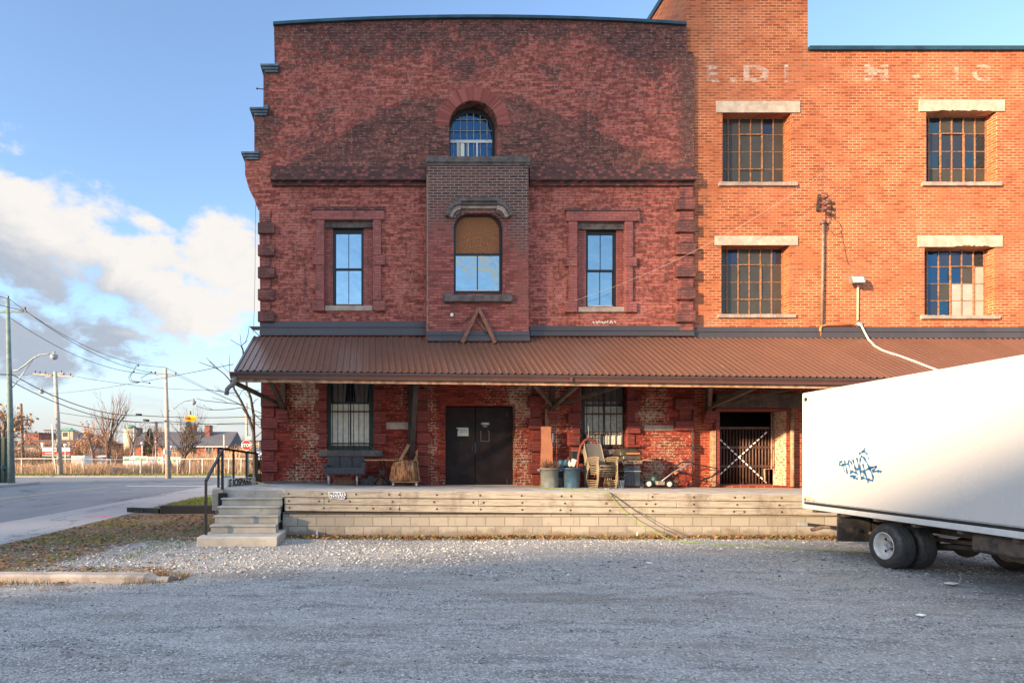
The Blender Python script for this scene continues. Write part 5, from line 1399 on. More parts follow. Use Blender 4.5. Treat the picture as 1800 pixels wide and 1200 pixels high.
# black timbers beside the lawn
tag(MB().box(PX(283, 17.6), PX(392, 17.6), 17.5, 17.78, -.02, .235, bev=.02).build('landscape_timber', 'black_timber'), 'thick black timber lying in front of the green lawn behind the steps', 'timber')
tag(MB().bar((PX(221, 18.0), 18.3, .05), (PX(282, 17.6), 17.66, .07), .22, .13).build('landscape_timber', 'black_timber'), 'lower black timber end sunk in the ground beside the street', 'timber')

# ---------------- loading dock ----------------
DD = 12.5
dock = thing('loading_dock', 'long loading dock with bolted timber edge over concrete block wall and concrete deck', 'loading dock', (3.3, DD + 1.4, 0))
XD0, XS0, XS1, XD1 = -3.52, -3.27, -1.90, 22.0
mb = MB(); bm = mb.bm
# deck slab with notch for the steps
def slab(x0, x1, y0, y1, hgt=.14):
    v = [bm.verts.new(p) for p in ((x0, y0, zd(x0)), (x1, y0, zd(x1)), (x1, y1, zd(x1)), (x0, y1, zd(x0)), (x0, y0, zd(x0) - hgt), (x1, y0, zd(x1) - hgt), (x1, y1, zd(x1) - hgt), (x0, y1, zd(x0) - hgt))]
    for q in ((0, 1, 2, 3), (4, 5, 6, 7), (0, 1, 5, 4), (1, 2, 6, 5), (2, 3, 7, 6), (3, 0, 4, 7)): bm.faces.new([v[i] for i in q])
slab(XS1, XD1, DD + .10, D0 - .003); slab(XD0, XS1 - .001, 13.05, D0 - .003)
mb.build('deck', 'deck_concrete', dock)
MB().box(XS1 + .02, XD1, DD + .05, DD + .30, -.1, .50).box(XD0 + .03, XS0 - .02, 13.1, D0, -.1, .83).build('block_wall', 'block_wall', dock)
# timbers: three rows, staggered joints, each board its own part with bolts
rr = random.Random(11)
rows_ = [(.0, .150, (0, 205, 640, 1085, 1420, 1800, 2300)), (.158, .142, (0, 70, 342, 690, 1145, 1500, 1900, 2300)), (.308, .138, (0, 203, 640, 1080, 1300, 1700, 2300))]
bolts_px = {0: (507, 566, 626, 684, 702, 768, 844, 917, 987, 1004, 1075, 1147, 1220, 1292, 1308, 1374), 1: (508, 561, 578, 615, 690, 763, 832, 850, 918, 993, 1066, 1136, 1152, 1220, 1296, 1370), 2: (509, 569, 627, 656, 686, 702, 768, 845, 918, 985, 1003, 1072, 1147, 1219, 1290, 1308, 1374)}
for ri_, (off, hgt, joints) in enumerate(rows_):
    for j0, j1 in zip(joints, joints[1:]):
        pa, pb = 500 + j0, 500 + j1
        xa, xb = PX(pa, DD), PX(pb, DD)
        jy = rr.uniform(-.006, .006)
        m_ = MB(); b = m_.bm
        xa += .003; xb -= .003
        v = [b.verts.new(p) for p in ((xa, DD + jy, zd(xa) - off - .003), (xb, DD + jy, zd(xb) - off - .003), (xb, DD + .095, zd(xb) - off - .003), (xa, DD + .095, zd(xa) - off - .003), (xa, DD + jy, zd(xa) - off - hgt), (xb, DD + jy, zd(xb) - off - hgt), (xb, DD + .095, zd(xb) - off - hgt), (xa, DD + .095, zd(xa) - off - hgt))]
        fs = [b.faces.new([v[i] for i in q]) for q in ((0, 1, 2, 3), (4, 5, 6, 7), (0, 1, 5, 4), (1, 2, 6, 5), (2, 3, 7, 6), (3, 0, 4, 7))]
        bmesh.ops.bevel(b, geom=list(b.edges), offset=.008, segments=1, affect='EDGES')
        t = m_.build('timber', 'dock_timber', dock)
        for bp in bolts_px[ri_]:
            if pa <= bp < pb:
                bx = PX(bp, DD); bz = zd(bx) - off - hgt * .5
                MB().lathe([(.021, 0), (.021, -.006)], (bx, DD + jy, bz), 12, axis='y').lathe([(.012, -.007), (.012, -.014)], (bx, DD + jy, bz), 6, axis='y').build('bolt', 'rust_bolt', t)
MB().box(XS1 + .02, XD1, DD + .02, DD + .10, zd(0) - .62 + .12, zd(0) - .475).build('ledger', 'dark_timber', dock)
# left end stub: three short timbers beside the steps
for k in range(3): MB().box(XD0, XS0 - .004, 12.95, 13.10, .97 - .155 * k - .15, .97 - .155 * k).build('timber', 'dock_timber', dock)
MB().box(XS0 - .10, XS0 + .10, 12.90, 12.945, .62, .90).build('post_foot', 'black_timber', dock)

steps = thing('concrete_steps', 'grey concrete steps leading up to the left end of the loading dock', 'steps', (-2.6, 12.1, 0))
zs = [.15, .31, .475, .64, .80]; ys = [11.26, 11.84, 12.14, 12.44, 12.74]
MB().box(-3.36, -1.79, ys[0], 12.45, -.06, zs[0], bev=.018).build('base_slab', 'concrete', steps)
for i in range(1, 5):
    m_ = MB()
    m_.box(XS0 + .02, XS1 - .02, ys[i] + .03, (ys[i + 1] + .06) if i < 4 else 13.04, zs[i - 1] + (.002), zs[i] - .04, bev=.004)
    m_.box(XS0 - .005, XS1 - .015, ys[i], (ys[i + 1] + .05) if i < 4 else 13.045, zs[i] - .0385, zs[i], bev=.012)
    m_.build('step', 'concrete', steps)
MB().box(XS0, XS1 - .005, 13.0, 13.047, .80, .958).build('riser', 'concrete', steps)

rail = thing('handrail', 'black square tube handrail beside the steps and along the left end of the dock', 'handrail', (-3.3, 12.5, 0))
def P_(px, py, D): return PT(px, py, D)
lp = P_(362, 845, 11.6)
MB().bar((lp.x, 11.6, 0), lp, .045, .045).build('post', 'handrail', rail)
up_ = P_(391, 790, 13.0)
MB().bar(lp, up_, .05, .045).build('sloped_rail', 'handrail', rail)
MB().bar((up_.x, 13.0, .55), (up_.x, 13.0, up_.z + .02), .05, .05).build('post', 'handrail', rail)
A_ = P_(384, 787.5, 13.35); B_ = P_(452, 797, 15.2)
MB().bar(A_, B_, .05, .05).build('top_rail', 'handrail', rail)
for t in (0, .36, .70, 1.0):
    p = A_.lerp(B_, t); MB().bar((p.x, p.y, zd(p.x)), (p.x, p.y, p.z), .045, .045).build('post', 'handrail', rail)

# concrete block with black brush letters on the deck, stick leaning on it
blk = thing('painted_block', 'pale concrete block with black spray lettering on the left end of the dock deck', 'block', (-3.2, 14, zd(-3)))
pa, pb = Vector((PX(400, 13.55), 13.55, zd(-3.2))), Vector((PX(449, 15.0), 15.0, zd(-3.0)))
dv = (pb - pa).normalized(); nv_ = Vector((dv.y, -dv.x, 0))
m_ = MB(); h_ = .19
q = [pa, pb, pb - nv_ * .12, pa - nv_ * .12]
b = m_.bm; lo = [b.verts.new(p) for p in q]; hi = [b.verts.new(p + Vector((0, 0, h_))) for p in q]
b.faces.new(lo); b.faces.new(hi)
for i in range(4): b.faces.new((lo[i], lo[(i + 1) % 4], hi[(i + 1) % 4], hi[i]))
m_.build('slab', 'plaster_white', blk)
rt = Matrix((dv, Vector((0, 0, 1)), dv.cross(Vector((0, 0, 1))))).transposed().to_euler()
text_part('S IOSPARK', .235, 'letter_black', 'lettering', pa + dv * .05 + nv_ * .004 + Vector((0, 0, .015)), rot=rt, parent=blk, sx=1.08, bold=.008, shear=.2)
tag(MB().bar(PT(421, 839.5, 14.3), PT(475, 852.5, 13.9), .03, .02).build('wooden_stick', 'raw_wood'), 'thin pale wooden stick leaning from the lettered block to the dock deck', 'stick')

# private parking plate nailed to the timbers
sg = thing('parking_plate', 'small bent white plate reading PRIVATE PARKING nailed to the dock timber', 'sign', PT(592, 871, DD - .02))
m_ = MB(); b = m_.bm
pp = [(577, 864.5), (588, 864.0), (600, 864.3), (606, 864.5), (607.5, 869), (606, 877), (598, 877.2), (588, 876.6), (579, 876.2), (578, 870)]
m_.prism([(PX(x, DD - .02), PZ(y, DD - .02)) for x, y in pp], DD - .024, DD - .020).build('plate', 'sign_white', sg)
text_part('PRIVATE', .092, 'letter_black', 'lettering', (PX(578.8, DD - .026), DD - .0255, PZ(870.4, DD - .026)), parent=sg, sx=.96, bold=.002)
text_part('PARKING', .092, 'letter_black', 'lettering', (PX(579, DD - .026), DD - .0255, PZ(876.4, DD - .026)), parent=sg, sx=.9, bold=.002)

# ---------------- things on the dock ----------------
def on(px, D): x = PX(px, D); return Vector((x, D, zd(x)))
# flower pot on its side
t = thing('flower_pot', 'terracotta flower pot lying on its side left of the grey bench seat', 'pot', on(568, 15.0))
o = MB().lathe([(.085, -.12), (.105, 0), (.13, .10), (.148, .10), (.148, .145), (.125, .145), (.10, .0), (.06, -.09)], (0, 0, 0), 24, axis='z', close=False).build('pot_body', 'terracotta', t)
o.location = (0, 0, .135); o.rotation_euler = (R(0), R(-72), R(35))
# van bench seat
t = thing('bench_seat', 'dark grey upholstered van bench seat with three back panels standing below the barred window', 'bench', on(605, 14.75))
def SX(px): return PX(px, 14.6) - t.location.x
z0 = t.location.z
def SZ(py): return PZ(py, 14.6) - z0
def cushion(x0, x1, y0, y1, z0_, z1_, bev, name, par, mat='seat_cloth', tilt=0):
    m_ = MB(); bm = m_.bm
    bmesh.ops.create_cube(bm, size=1); 
    for v in bm.verts: v.co = Vector(((x0 + x1) / 2 + v.co.x * (x1 - x0), (y0 + y1) / 2 + v.co.y * (y1 - y0), (z0_ + z1_) / 2 + v.co.z * (z1_ - z0_)))
    bmesh.ops.bevel(bm, geom=list(bm.edges), offset=bev, segments=3, affect='EDGES', profile=.6)
    if tilt: bmesh.ops.rotate(bm, cent=((x0 + x1) / 2, y0, z0_), matrix=Matrix.Rotation(R(tilt), 3, 'X'), verts=bm.verts)
    me = bpy.data.meshes.new(name); bm.to_mesh(me); bm.free(); me.materials.append(M[mat])
    for p in me.polygons: p.use_smooth = True
    o = bpy.data.objects.new(name, me); COL.objects.link(o); o.parent = par; return o
xa, xb = SX(575.5), SX(642)
third = (xb - xa) / 3
for k in range(3): cushion(xa + third * k + (0.004 if k else 0), xa + third * (k + 1) - .004, .10, .26, SZ(826), SZ(801.5), .055, 'back_panel', t, tilt=-8)
cushion(xa + .04, xb - .04, .13, .27, SZ(824), SZ(804), .04, 'back_core', t, tilt=-8)
cushion(SX(568.5), SX(641.5), -.26, .16, SZ(833.5), SZ(821), .05, 'seat_cushion', t)
cushion(SX(566.5), SX(576), -.20, .12, SZ(821.5), SZ(815.5), .03, 'armrest', t)
cushion(SX(635), SX(643), -.10, .16, SZ(831), SZ(812), .03, 'armrest', t)
for px in (577.5, 627.5):
    m_ = MB().tube([(SX(px), -.12, SZ(832)), (SX(px) + .0, -.14, 0)], .028, 10).tube([(SX(px), -.14, .012), (SX(px), .22, .012)], .014, 8).tube([(SX(px), .20, SZ(832)), (SX(px), .22, 0)], .02, 8)
    o = MB_ = m_; bmo = m_.bm; me = bpy.data.meshes.new('leg'); bmo.to_mesh(me); bmo.free(); me.materials.append(M['galvanised']); oo = bpy.data.objects.new('leg', me); COL.objects.link(oo); oo.parent = t
# salvaged wood and slates under the seat and table
def piece(name, label, cat, px0, px1, py0, py1, D, mat, rot=0, dep=.18, group=None):
    x0, x1 = PX(px0, D), PX(px1, D); zb = zd(x0) + .002 + max(0, (850.5 - py1)) * D / F * 0
    return tag(MB().box(x0, x1, D, D + dep, PZ(py1, D), PZ(py0, D), bev=.006, rot=Matrix.Rotation(R(rot), 3, 'Y')).build(name, mat), label, cat, group)
for k, (a, b_, c1, c2, rt_, lb) in enumerate(((585, 624, 846.5, 850.5, 0, 'lowest brown board stacked under the grey bench seat'), (587, 622, 842.5, 846.3, -1, 'middle brown board stacked under the grey bench seat'), (586, 619, 838.2, 842.2, 1, 'topmost brown board stacked under the grey bench seat'))):
    piece('salvaged_board', lb, 'board', a, b_, c1, c2, 15.05, 'lumber_brown', 0, .2, 'salvaged boards under the bench seat')
piece('salvaged_board', 'short greyish board end standing under the right leg of the bench seat', 'board', 634, 646, 840, 851, 15.1, 'slate', 0, .2)
piece('slate_tile', 'dark slate slab leaning between bench seat and table legs', 'slate', 646, 657, 836, 851, 15.1, 'slate', 12, .05)
o = MB().prism([(PX(x, 15.12), PZ(y, 15.12)) for x, y in ((657, 851), (655, 843), (666, 837), (676, 843), (671, 851))], 15.12, 15.2).build('salvaged_tile', 'lumber_brown')
tag(o, 'reddish brown broken tile behind the cast iron table legs', 'tile')
# table: thin round top on two cast-iron pedestals
t = thing('cafe_table', 'thin topped table on black cast iron scroll legs between bench seat and tree stump', 'table', on(672, 14.85))
m_ = MB().lathe([(.05, -.012), (1.0, -.012), (1.0, .008), (.05, .012)], (0, 0, 0), 40)
for v in m_.bm.verts: v.co = Vector((v.co.x * .50, v.co.y * .32, v.co.z)) 
zt0 = PZ(808, 14.85) - t.location.z
o = m_.build('tabletop', 'raw_wood', None, loc=(0, 0, 0)); o.parent = t; o.location = (.04, 0, zt0)
for s in (-1, 1):
    m_ = MB()
    m_.tube([(s * .045, 0, zt0 - .01), (s * .05, 0, .34), (s * .10, -.02, .20), (s * .20, -.05, .09), (s * .27, -.08, 0.0)], [.018, .020, .024, .02, .018], 8)
    m_.tube([(s * .05, 0, .34), (s * .09, .04, .20), (s * .16, .12, .09), (s * .20, .18, 0.0)], .018, 8)
    m_.tube([(s * .30, -.08, .012), (s * .24, -.08, .012)], .02, 6)
    o = m_.build('leg', 'handrail', None, loc=(0, 0, 0)); o.parent = t
o = MB().box(-.09, .09, -.015, .015, .36, .39).box(-.05, .05, -.015, .015, .28, .36).build('crosspiece', 'handrail', None, loc=(0, 0, 0)); o.parent = t
# black rubbish behind table
o = tag(MB().blob(Vector((PX(678, 15.15), 15.15, zd(1) + .09)), .14, .09, .10, 2, .25, 3).build('slate_heap', 'slate'), 'dark rubble heap on the deck behind the table legs and stump dolly', 'rubble')
# stump on dolly
t = thing('tree_stump', 'split tree stump with brown bark resting on a wheeled dolly beside the door pier', 'stump', on(711, 14.7) + Vector((0, 0, .135)))
m_ = MB(); seg = 40; bm = m_.bm; rings = []
for j, (zz, rr0, rr1) in enumerate(((0, .365, .345), (.10, .36, .35), (.22, .34, .33), (.34, .32, .31), (.46, .295, .30), (.505, .27, .28))):
    rings.append([bm.verts.new(((rr0 if math.cos(a) < 0 else rr1) * math.cos(a) * (1 + .05 * math.sin(5 * a + j * .2) + .03 * math.sin(13 * a)) - .0, rr0 * .8 * math.sin(a) * (1 + .05 * math.sin(7 * a)), zz + .02 * math.sin(3 * a))) for a in [2 * math.pi * k / seg for k in range(seg)]])
for a, b_ in zip(rings, rings[1:]):
    for k in range(seg): f = bm.faces.new((a[k], a[(k + 1) % seg], b_[(k + 1) % seg], b_[k])); f.smooth = True
bm.faces.new(rings[-1]); bm.faces.new(rings[0])
o = m_.build('trunk_section', 'stump_bark', None, loc=(0, 0, 0)); o.parent = t
t = thing('dolly', 'low four wheel dolly carrying the tree stump', 'dolly', on(711, 14.7))
o = MB().box(-.33, .33, -.24, .24, .10, .132).build('platform', 'lumber_brown', None, loc=(0, 0, 0)); o.parent = t
for sx_, sy_ in ((-1, -1), (1, -1), (-1, 1), (1, 1)):
    o = MB().lathe([(.022, -.022), (.048, -.018), (.048, .018), (.022, .022)], (sx_ * .29, sy_ * .2, .048), 16, axis='x').build('caster', 'galvanised', None, loc=(0, 0, 0)); o.parent = t
    o2 = MB().box(sx_ * .29 - .03, sx_ * .29 - .024, sy_ * .2 - .02, sy_ * .2 + .02, .04, .10).box(sx_ * .29 + .024, sx_ * .29 + .03, sy_ * .2 - .02, sy_ * .2 + .02, .04, .10).build('caster_fork', 'galvanised', None, loc=(0, 0, 0)); o2.parent = t
tag(MB().bar(PT(702, 812, 14.95), PT(719, 780, 15.35), .10, .02).build('leaning_board', 'raw_wood'), 'plain wooden board leaning on the wall behind the left side of the stump', 'board')
t = thing('folding_chair', 'folded wooden slat chair frame leaning behind the right side of the stump', 'chair', on(728, 15.2))
MB().bar(PT(726, 848, 15.0), PT(734, 790, 15.3), .03, .03).build('leg', 'raw_wood', t); MB().bar(PT(738, 846, 15.15), PT(731, 793, 15.3), .03, .03).build('leg', 'raw_wood', t)
MB().bar(PT(727, 808, 15.1), PT(734, 800, 15.25), .02, .05).bar(PT(728, 820, 15.1), PT(735, 812, 15.25), .02, .05).build('slat', 'raw_wood', t)

# boards by the door pier
o = MB().prism([(PX(x, 15.1), PZ(y, 15.1)) for x, y in ((950.5, 852), (950.5, 800), (951.5, 780), (951, 749.5), (968.5, 749.5), (969, 770), (971.5, 785), (971, 800), (973, 820), (972, 852))], 15.1, 15.115).build('orange_panel', 'orange_board')
tag(o, 'tall orange brown board with wavy right edge leaning by the pier behind the grey bin', 'board')
tag(MB().box(PX(958.5, 15.3), PX(965, 15.3), 15.3, 15.34, zd(5), PZ(720, 15.3)).build('timber_post', 'lumber_brown'), 'narrow brown plank rising behind the orange brown board', 'plank')
t = thing('metal_rod', 'silver rod with a blue white strip fixed beside the orange brown board', 'rod', PT(978, 765, 15.3))
MB().tube([PT(971, 760.5, 15.3), PT(987, 760.5, 15.28)], .012, 6).build('rod', 'galvanised', t)
MB().box(PX(970.6, 15.25), PX(972.8, 15.25), 15.25, 15.28, PZ(777.5, 15.25), PZ(761, 15.25)).build('strip', 'sign_white', t)

# bins
def bin_(px, D, r0, r1, h, mat, label, handles=True):
    t = thing('rubbish_bin', label, 'bin', on(px, D))
    o = MB().lathe([(r0, 0), (r1, h), (r1 + .012, h), (r1 + .018, h - .01), (r1 + .022, h + .03), (r1 - .005, h + .03), (r1 - .02, h - .02), (r0 - .015, .02)], (0, 0, 0), 36, close=False).lathe([(.01, .015), (r0 - .01, .015)], (0, 0, 0), 36, close=False).build('bin_body', mat, None, loc=(0, 0, 0)); o.parent = t
    for s in (-1, 1):
        o = MB().box(s * (r1 + .005), s * (r1 + .07), -.06, .06, h - .05, h + .005, bev=.012).build('bin_handle', mat, None, loc=(0, 0, 0)); o.parent = t
    return t
b1 = bin_(965.5, 14.6, .195, .225, .46, 'bin_grey', 'round grey rubbish bin full of dry twigs below the orange brown board')
b2 = bin_(1005, 14.6, .185, .215, .47, 'bin_blue', 'round blue rubbish bin filled with paper rubbish left of the stacked chairs')
def twigs(c, n, spread, h, name, label, seed):
    r = random.Random(seed); m_ = MB()
    for k in range(n):
        a = r.uniform(0, 6.28); s_ = r.uniform(.0, .15); p = Vector((c.x + math.cos(a) * s_, c.y + math.sin(a) * s_, c.z - .1))
        d = Vector((math.cos(a) * spread * r.uniform(.2, 1) + .25 * spread, math.sin(a) * spread * .5, h * r.uniform(.4, 1)))
        mid_ = p + d * .55 + Vector((r.gauss(0, .02), 0, r.gauss(0, .02)))
        m_.tube([p, mid_, p + d], [.006, .004, .002], 4)
        for q in range(2):
            e = mid_ + Vector((r.gauss(0, .07), r.gauss(0, .04), abs(r.gauss(0, .08)))); m_.tube([mid_, e], .0025, 3)
    return tag(m_.build(name, 'twig'), label, 'twigs')
twigs(b1.location + Vector((0, 0, .5)), 75, .30, .34, 'dry_twigs', 'bundle of dry brown twigs sticking out of the grey bin', 3)
tag(MB().box(PX(981, 14.9), PX(991, 14.9), 14.9, 15.1, zd(5) + .25, PZ(808, 14.9), bev=.03, rot=Matrix.Rotation(R(14), 3, 'Y')).build('blue_sack', 'tarp_blue'), 'crumpled blue sack leaning between the grey bin and the blue bin', 'sack')
tag(MB().box(PX(981, 15.0), PX(989.5, 15.0), 15.0, 15.25, zd(5), PZ(838, 15.0), bev=.02).build('ribbed_crate', 'crate_grey'), 'small grey blue crate on the deck between the two round bins', 'crate')
for (px, py, sx_, sz_, rt_, mat, lb) in ((1000, 813, .08, .12, -25, 'cream_cloth', 'crumpled cream carton in the left of the blue bin'), (1007.5, 812, .10, .16, 20, 'white_plastic', 'tilted white carton in the right of the blue bin'), (995, 812, .08, .14, 18, 'tarp_blue', 'folded teal card at the left rim of the blue bin')):
    p = PT(px, py, 14.6); tag(MB().box(p.x - sx_ / 2, p.x + sx_ / 2, 14.55, 14.66, p.z - sz_ / 2 - .03, p.z + sz_ / 2, bev=.008, rot=Matrix.Rotation(R(rt_), 3, 'Y')).build('carton', mat), lb, 'carton')
tag(MB().box(PX(1003.5, 15.2), PX(1016, 15.2), 15.15, 15.3, PZ(808, 15.2), PZ(793, 15.2), bev=.02).tube([PT(1009, 808, 15.22), PT(1009, 850, 15.22)], .02, 8).build('black_box', 'rubber'), 'small black box on a stand against the wall behind the blue bin', 'box')
# coiled red hose rising behind the chairs
t = thing('red_hose', 'thick dull red hose looping up between the blue bin and the stacked chairs', 'hose', on(1028, 15.2))
k_ = 15.15
hp = [(1014, 850), (1014.5, 825), (1017, 800), (1021, 784), (1028, 774), (1036, 770), (1044, 774), (1049, 784), (1052, 800), (1052, 825), (1046, 850)]
MB().tube([PT(a, b_, k_) for a, b_ in hp], .038, 10).build('hose_loop', 'hose_red', t)
MB().tube([PT(a, b_, 14.95) for a, b_ in ((1062, 828), (1062, 838), (1056, 848), (1048, 853), (1042, 853))], .03, 8).build('hose_end', 'hose_red', t)
tag(MB().tube([PT(1034, 745, 15.2), PT(1034.5, 752, 15.2), PT(1034.5, 850, 15.2)], .009, 6).build('thin_rod', 'galvanised'), 'thin upright metal rod in front of the right barred window', 'rod')
tag(MB().box(PX(1027, 15.0), PX(1034.5, 15.0), 14.98, 15.0, zd(5.6), PZ(780.5, 15.0)).build('pale_board', 'bin_grey'), 'pale greenish board standing behind the left side of the stacked chairs', 'board')

# stacked sling chairs
def make_chair():
    t = thing('patio_chair', 'x', 'chair', (0, 0, 0), 'stack of patio chairs')
    w_ = .27
    def add(name, m_, mat, par=t):
        o = m_.build(name, mat, None, loc=(0, 0, 0)); o.parent = par; return o
    for s in (-1, 1):
        add('leg', MB().tube([(s * w_, -.28, .02), (s * (w_ - .005), -.27, .30), (s * w_, -.26, .58)], .014, 8), 'chair_tan')
        add('leg', MB().tube([(s * w_, .22, .02), (s * w_, .16, .25), (s * (w_ - .02), .10, .38)], .014, 8), 'chair_tan')
        add('armrest', MB().tube([(s * w_, -.31, .55), (s * (w_ + .008), -.27, .595), (s * (w_ + .004), -.10, .60), (s * w_, .12, .575), (s * (w_ - .01), .20, .53)], .017, 8), 'chair_tan')
        add('side_frame', MB().tube([(s * (w_ - .03), -.26, .38), (s * (w_ - .03), .0, .345), (s * (w_ - .03), .13, .36), (s * (w_ - .03), .22, .55), (s * (w_ - .03), .34, .90), (s * (w_ - .05), .36, .95)], .013, 8), 'chair_tan')
    add('stretcher', MB().tube([(-w_, -.27, .30), (w_, -.27, .30)], .012, 8).tube([(-w_ + .03, -.26, .385), (w_ - .03, -.26, .385)], .014, 8).tube([(-w_, -.28, .02), (-w_, .22, .02)], .012, 6).tube([(w_, -.28, .02), (w_, .22, .02)], .012, 6), 'chair_tan')
    def sling(path, name):
        m_ = MB(); bm = m_.bm; r_ = []
        for (y_, z_) in path: r_.append([bm.verts.new((x_, y_ + .02 * (1 - (x_ / .24) ** 2), z_ - .012 * (1 - (x_ / .24) ** 2))) for x_ in (-.24, -.12, 0, .12, .24)])
        for a, b_ in zip(r_, r_[1:]):
            for k in range(4): f = bm.faces.new((a[k], a[k + 1], b_[k + 1], b_[k])); f.smooth = True
        return add(name, m_, 'sling_grey')
    sling([(-.26, .375), (-.1, .355), (.05, .35), (.13, .365)], 'seat_sling')
    sling([(.13, .365), (.20, .50), (.27, .70), (.34, .90), (.355, .945)], 'back_sling')
    return t
ch = make_chair()
base = on(1060, 14.45)
lbl = ['bottom patio chair of the stack standing on the dock', 'second patio chair from the bottom of the stack', 'middle patio chair of the stack of five', 'fourth patio chair from the bottom, just below the top one', 'topmost tan patio chair of the stack with its grey sling showing']
for i in range(5):
    c_ = ch if i == 0 else copy_tree(ch)
    c_.location = base + Vector((-.012 * i, -.05 * i + .20, .045 * i)); c_.rotation_euler = (0, 0, R(14))
    c_['label'] = lbl[i]
# gas barbecue
t = thing('barbecue', 'black gas barbecue with rounded lid, rusty orange handle and dark cart', 'barbecue', on(1110, 14.75))
D = 14.6
def bb(name, px0, px1, py0, py1, y0, y1, mat, bev=.01): return MB().box(PX(px0, D), PX(px1, D), y0, y1, PZ(py1, D), PZ(py0, D), bev=bev).build(name, mat, t)
bb('cart', 1097, 1126, 817, 854, 14.6, 15.0, 'bbq_cart'); bb('cart_shelf', 1096.5, 1126.5, 827, 828.5, 14.585, 15.0, 'galvanised', .002)
bb('firebox', 1095, 1126, 800, 808, 14.58, 15.02, 'bbq_lid', .02); bb('control_panel', 1096, 1128, 808.5, 815, 14.56, 14.99, 'rust_pipe', .01)
m_ = MB(); bm = m_.bm
prof_ = [(14.56, 799.5), (14.57, 795), (14.63, 790), (14.74, 787), (14.86, 788), (14.96, 792), (15.0, 799.5)]
pe = []
for px, sc in ((1089, .72), (1092, .92), (1097, 1), (1119, 1), (1124, .92), (1127, .72)):
    pe.append([bm.verts.new((PX(px, D), y_, PZ(799.5, D) + (PZ(py, D) - PZ(799.5, D)) * sc)) for y_, py in prof_])
for a, b_ in zip(pe, pe[1:]):
    for k in range(len(prof_) - 1): f = bm.faces.new((a[k], a[k + 1], b_[k + 1], b_[k])); f.smooth = True
bm.faces.new(pe[0]); bm.faces.new(pe[-1])
m_.build('lid', 'bbq_lid', t)
bb('lid_handle', 1100, 1123, 795.5, 798, 14.53, 14.56, 'rust_orange', .004)
MB().tube([PT(1076, 807, D), PT(1090, 807, D), PT(1094, 810, D), PT(1097, 817, D)], .014, 8).build('side_shelf', 'galvanised', t)
MB().tube([PT(1150, 807.5, D), PT(1133, 807.5, D), PT(1128, 810, D), PT(1126, 815, D)], .014, 8).box(PX(1131, D), PX(1150, D), D, D + .28, PZ(809.5, D), PZ(807.5, D)).build('side_shelf', 'fascia_wood', t)
for px in (1104, 1111, 1117): MB().lathe([(.016, -.02), (.018, 0)], PT(px, 811.5, 14.56), 10, axis='y').build('knob', 'rubber', t)
t = thing('blue_bucket', 'pale blue plastic bucket with wire handle between the chairs and the barbecue', 'bucket', on(1091, 14.6))
o = MB().lathe([(.075, 0), (.095, .20), (.10, .20), (.07, .01)], (0, 0, 0), 20, close=False).build('bucket_body', 'crate_grey', None, loc=(0, 0, 0)); o.parent = t
o = MB().tube([(-.095, 0, .2), (-.07, -.03, .27), (0, -.04, .30), (.07, -.03, .27), (.095, 0, .2)], .004, 5).build('handle', 'galvanised', None, loc=(0, 0, 0)); o.parent = t
t = thing('patio_chair', 'lower tan chair frame with hoop legs lying under the right side of the stack', 'chair', on(1075, 14.95))
for k in range(3):
    MB().tube([PT(1070 + k * 3, 854, 14.7), PT(1068 + k * 3, 840, 14.7), PT(1072 + k * 3, 830, 14.75), PT(1080 + k * 3, 829, 14.8), PT(1084 + k * 2, 838, 14.8), PT(1084 + k * 2, 854, 14.8)], .012, 6).build('leg', 'chair_tan', t)
# small clutter: wheel and copper pot
t = thing('small_grey_wheel', 'small grey wheel with copper rim leaning against the barbecue cart', 'wheel', on(1128, 14.7))
o = MB().lathe([(.02, -.02), (.05, -.02), (.065, -.01), (.065, .01), (.05, .02), (.02, .02)], (0, 0, .065), 18, axis='y').build('wheel_disc', 'sling_grey', None, loc=(0, 0, 0)); o.parent = t
o = MB().tube([(-.08, .02, .02), (-.07, .0, .12), (.0, .0, .16), (.05, -.01, .14)], .008, 6).build('pipe_end', 'rust_pipe', None, loc=(0, 0, 0)); o.parent = t
# lawn mower
t = thing('lawn_mower', 'old push lawn mower with cream wheels and its handle folded toward the right', 'lawn mower', on(1158, 14.6))
def mw(name, px, py, D, r): 
    tt = MB().lathe([(r * .55, -.03), (r, -.022), (r, .022), (r * .55, .03)], PT(px, py, D), 22, axis='y').build(name, 'rubber', t)
    MB().lathe([(r * .2, -.036), (r * .72, -.032), (r * .72, -.02)], PT(px, py, D), 22, axis='y').build('hub', 'white_plastic', tt)
    return tt
for px, py in ((1140.5, 850), (1176.5, 850.5)):
    mw('wheel', px, py, 14.5, .085); mw('wheel', px + 1, 851 - .5, 14.95, .085)
MB().box(PX(1143, 14.55), PX(1174, 14.55), 14.55, 14.92, PZ(852.5, 14.55), PZ(846, 14.55), bev=.03).build('deck', 'mower_green', t)
MB().lathe([(.09, 0), (.10, .03), (.09, .12), (.05, .15)], PT(1150, 846, 14.75), 20).build('engine', 'mower_green', t)
MB().box(PX(1154, 14.5), PX(1168, 14.5), 14.47, 14.6, PZ(852, 14.5), PZ(845, 14.5), bev=.01).build('chute', 'mower_grey', t)
MB().tube([PT(1162, 846, 14.55), PT(1180, 832, 14.6), PT(1205, 817, 14.7), PT(1217, 811, 14.75)], .013, 8).tube([PT(1164, 845, 14.85), PT(1186, 828, 14.9), PT(1210, 819, 14.95)], .013, 8).build('handle_bar', 'galvanised', t)
MB().tube([PT(1186, 832, 14.6), PT(1192, 829, 14.62)], .022, 8).build('handle_knob', 'rust_orange', t)
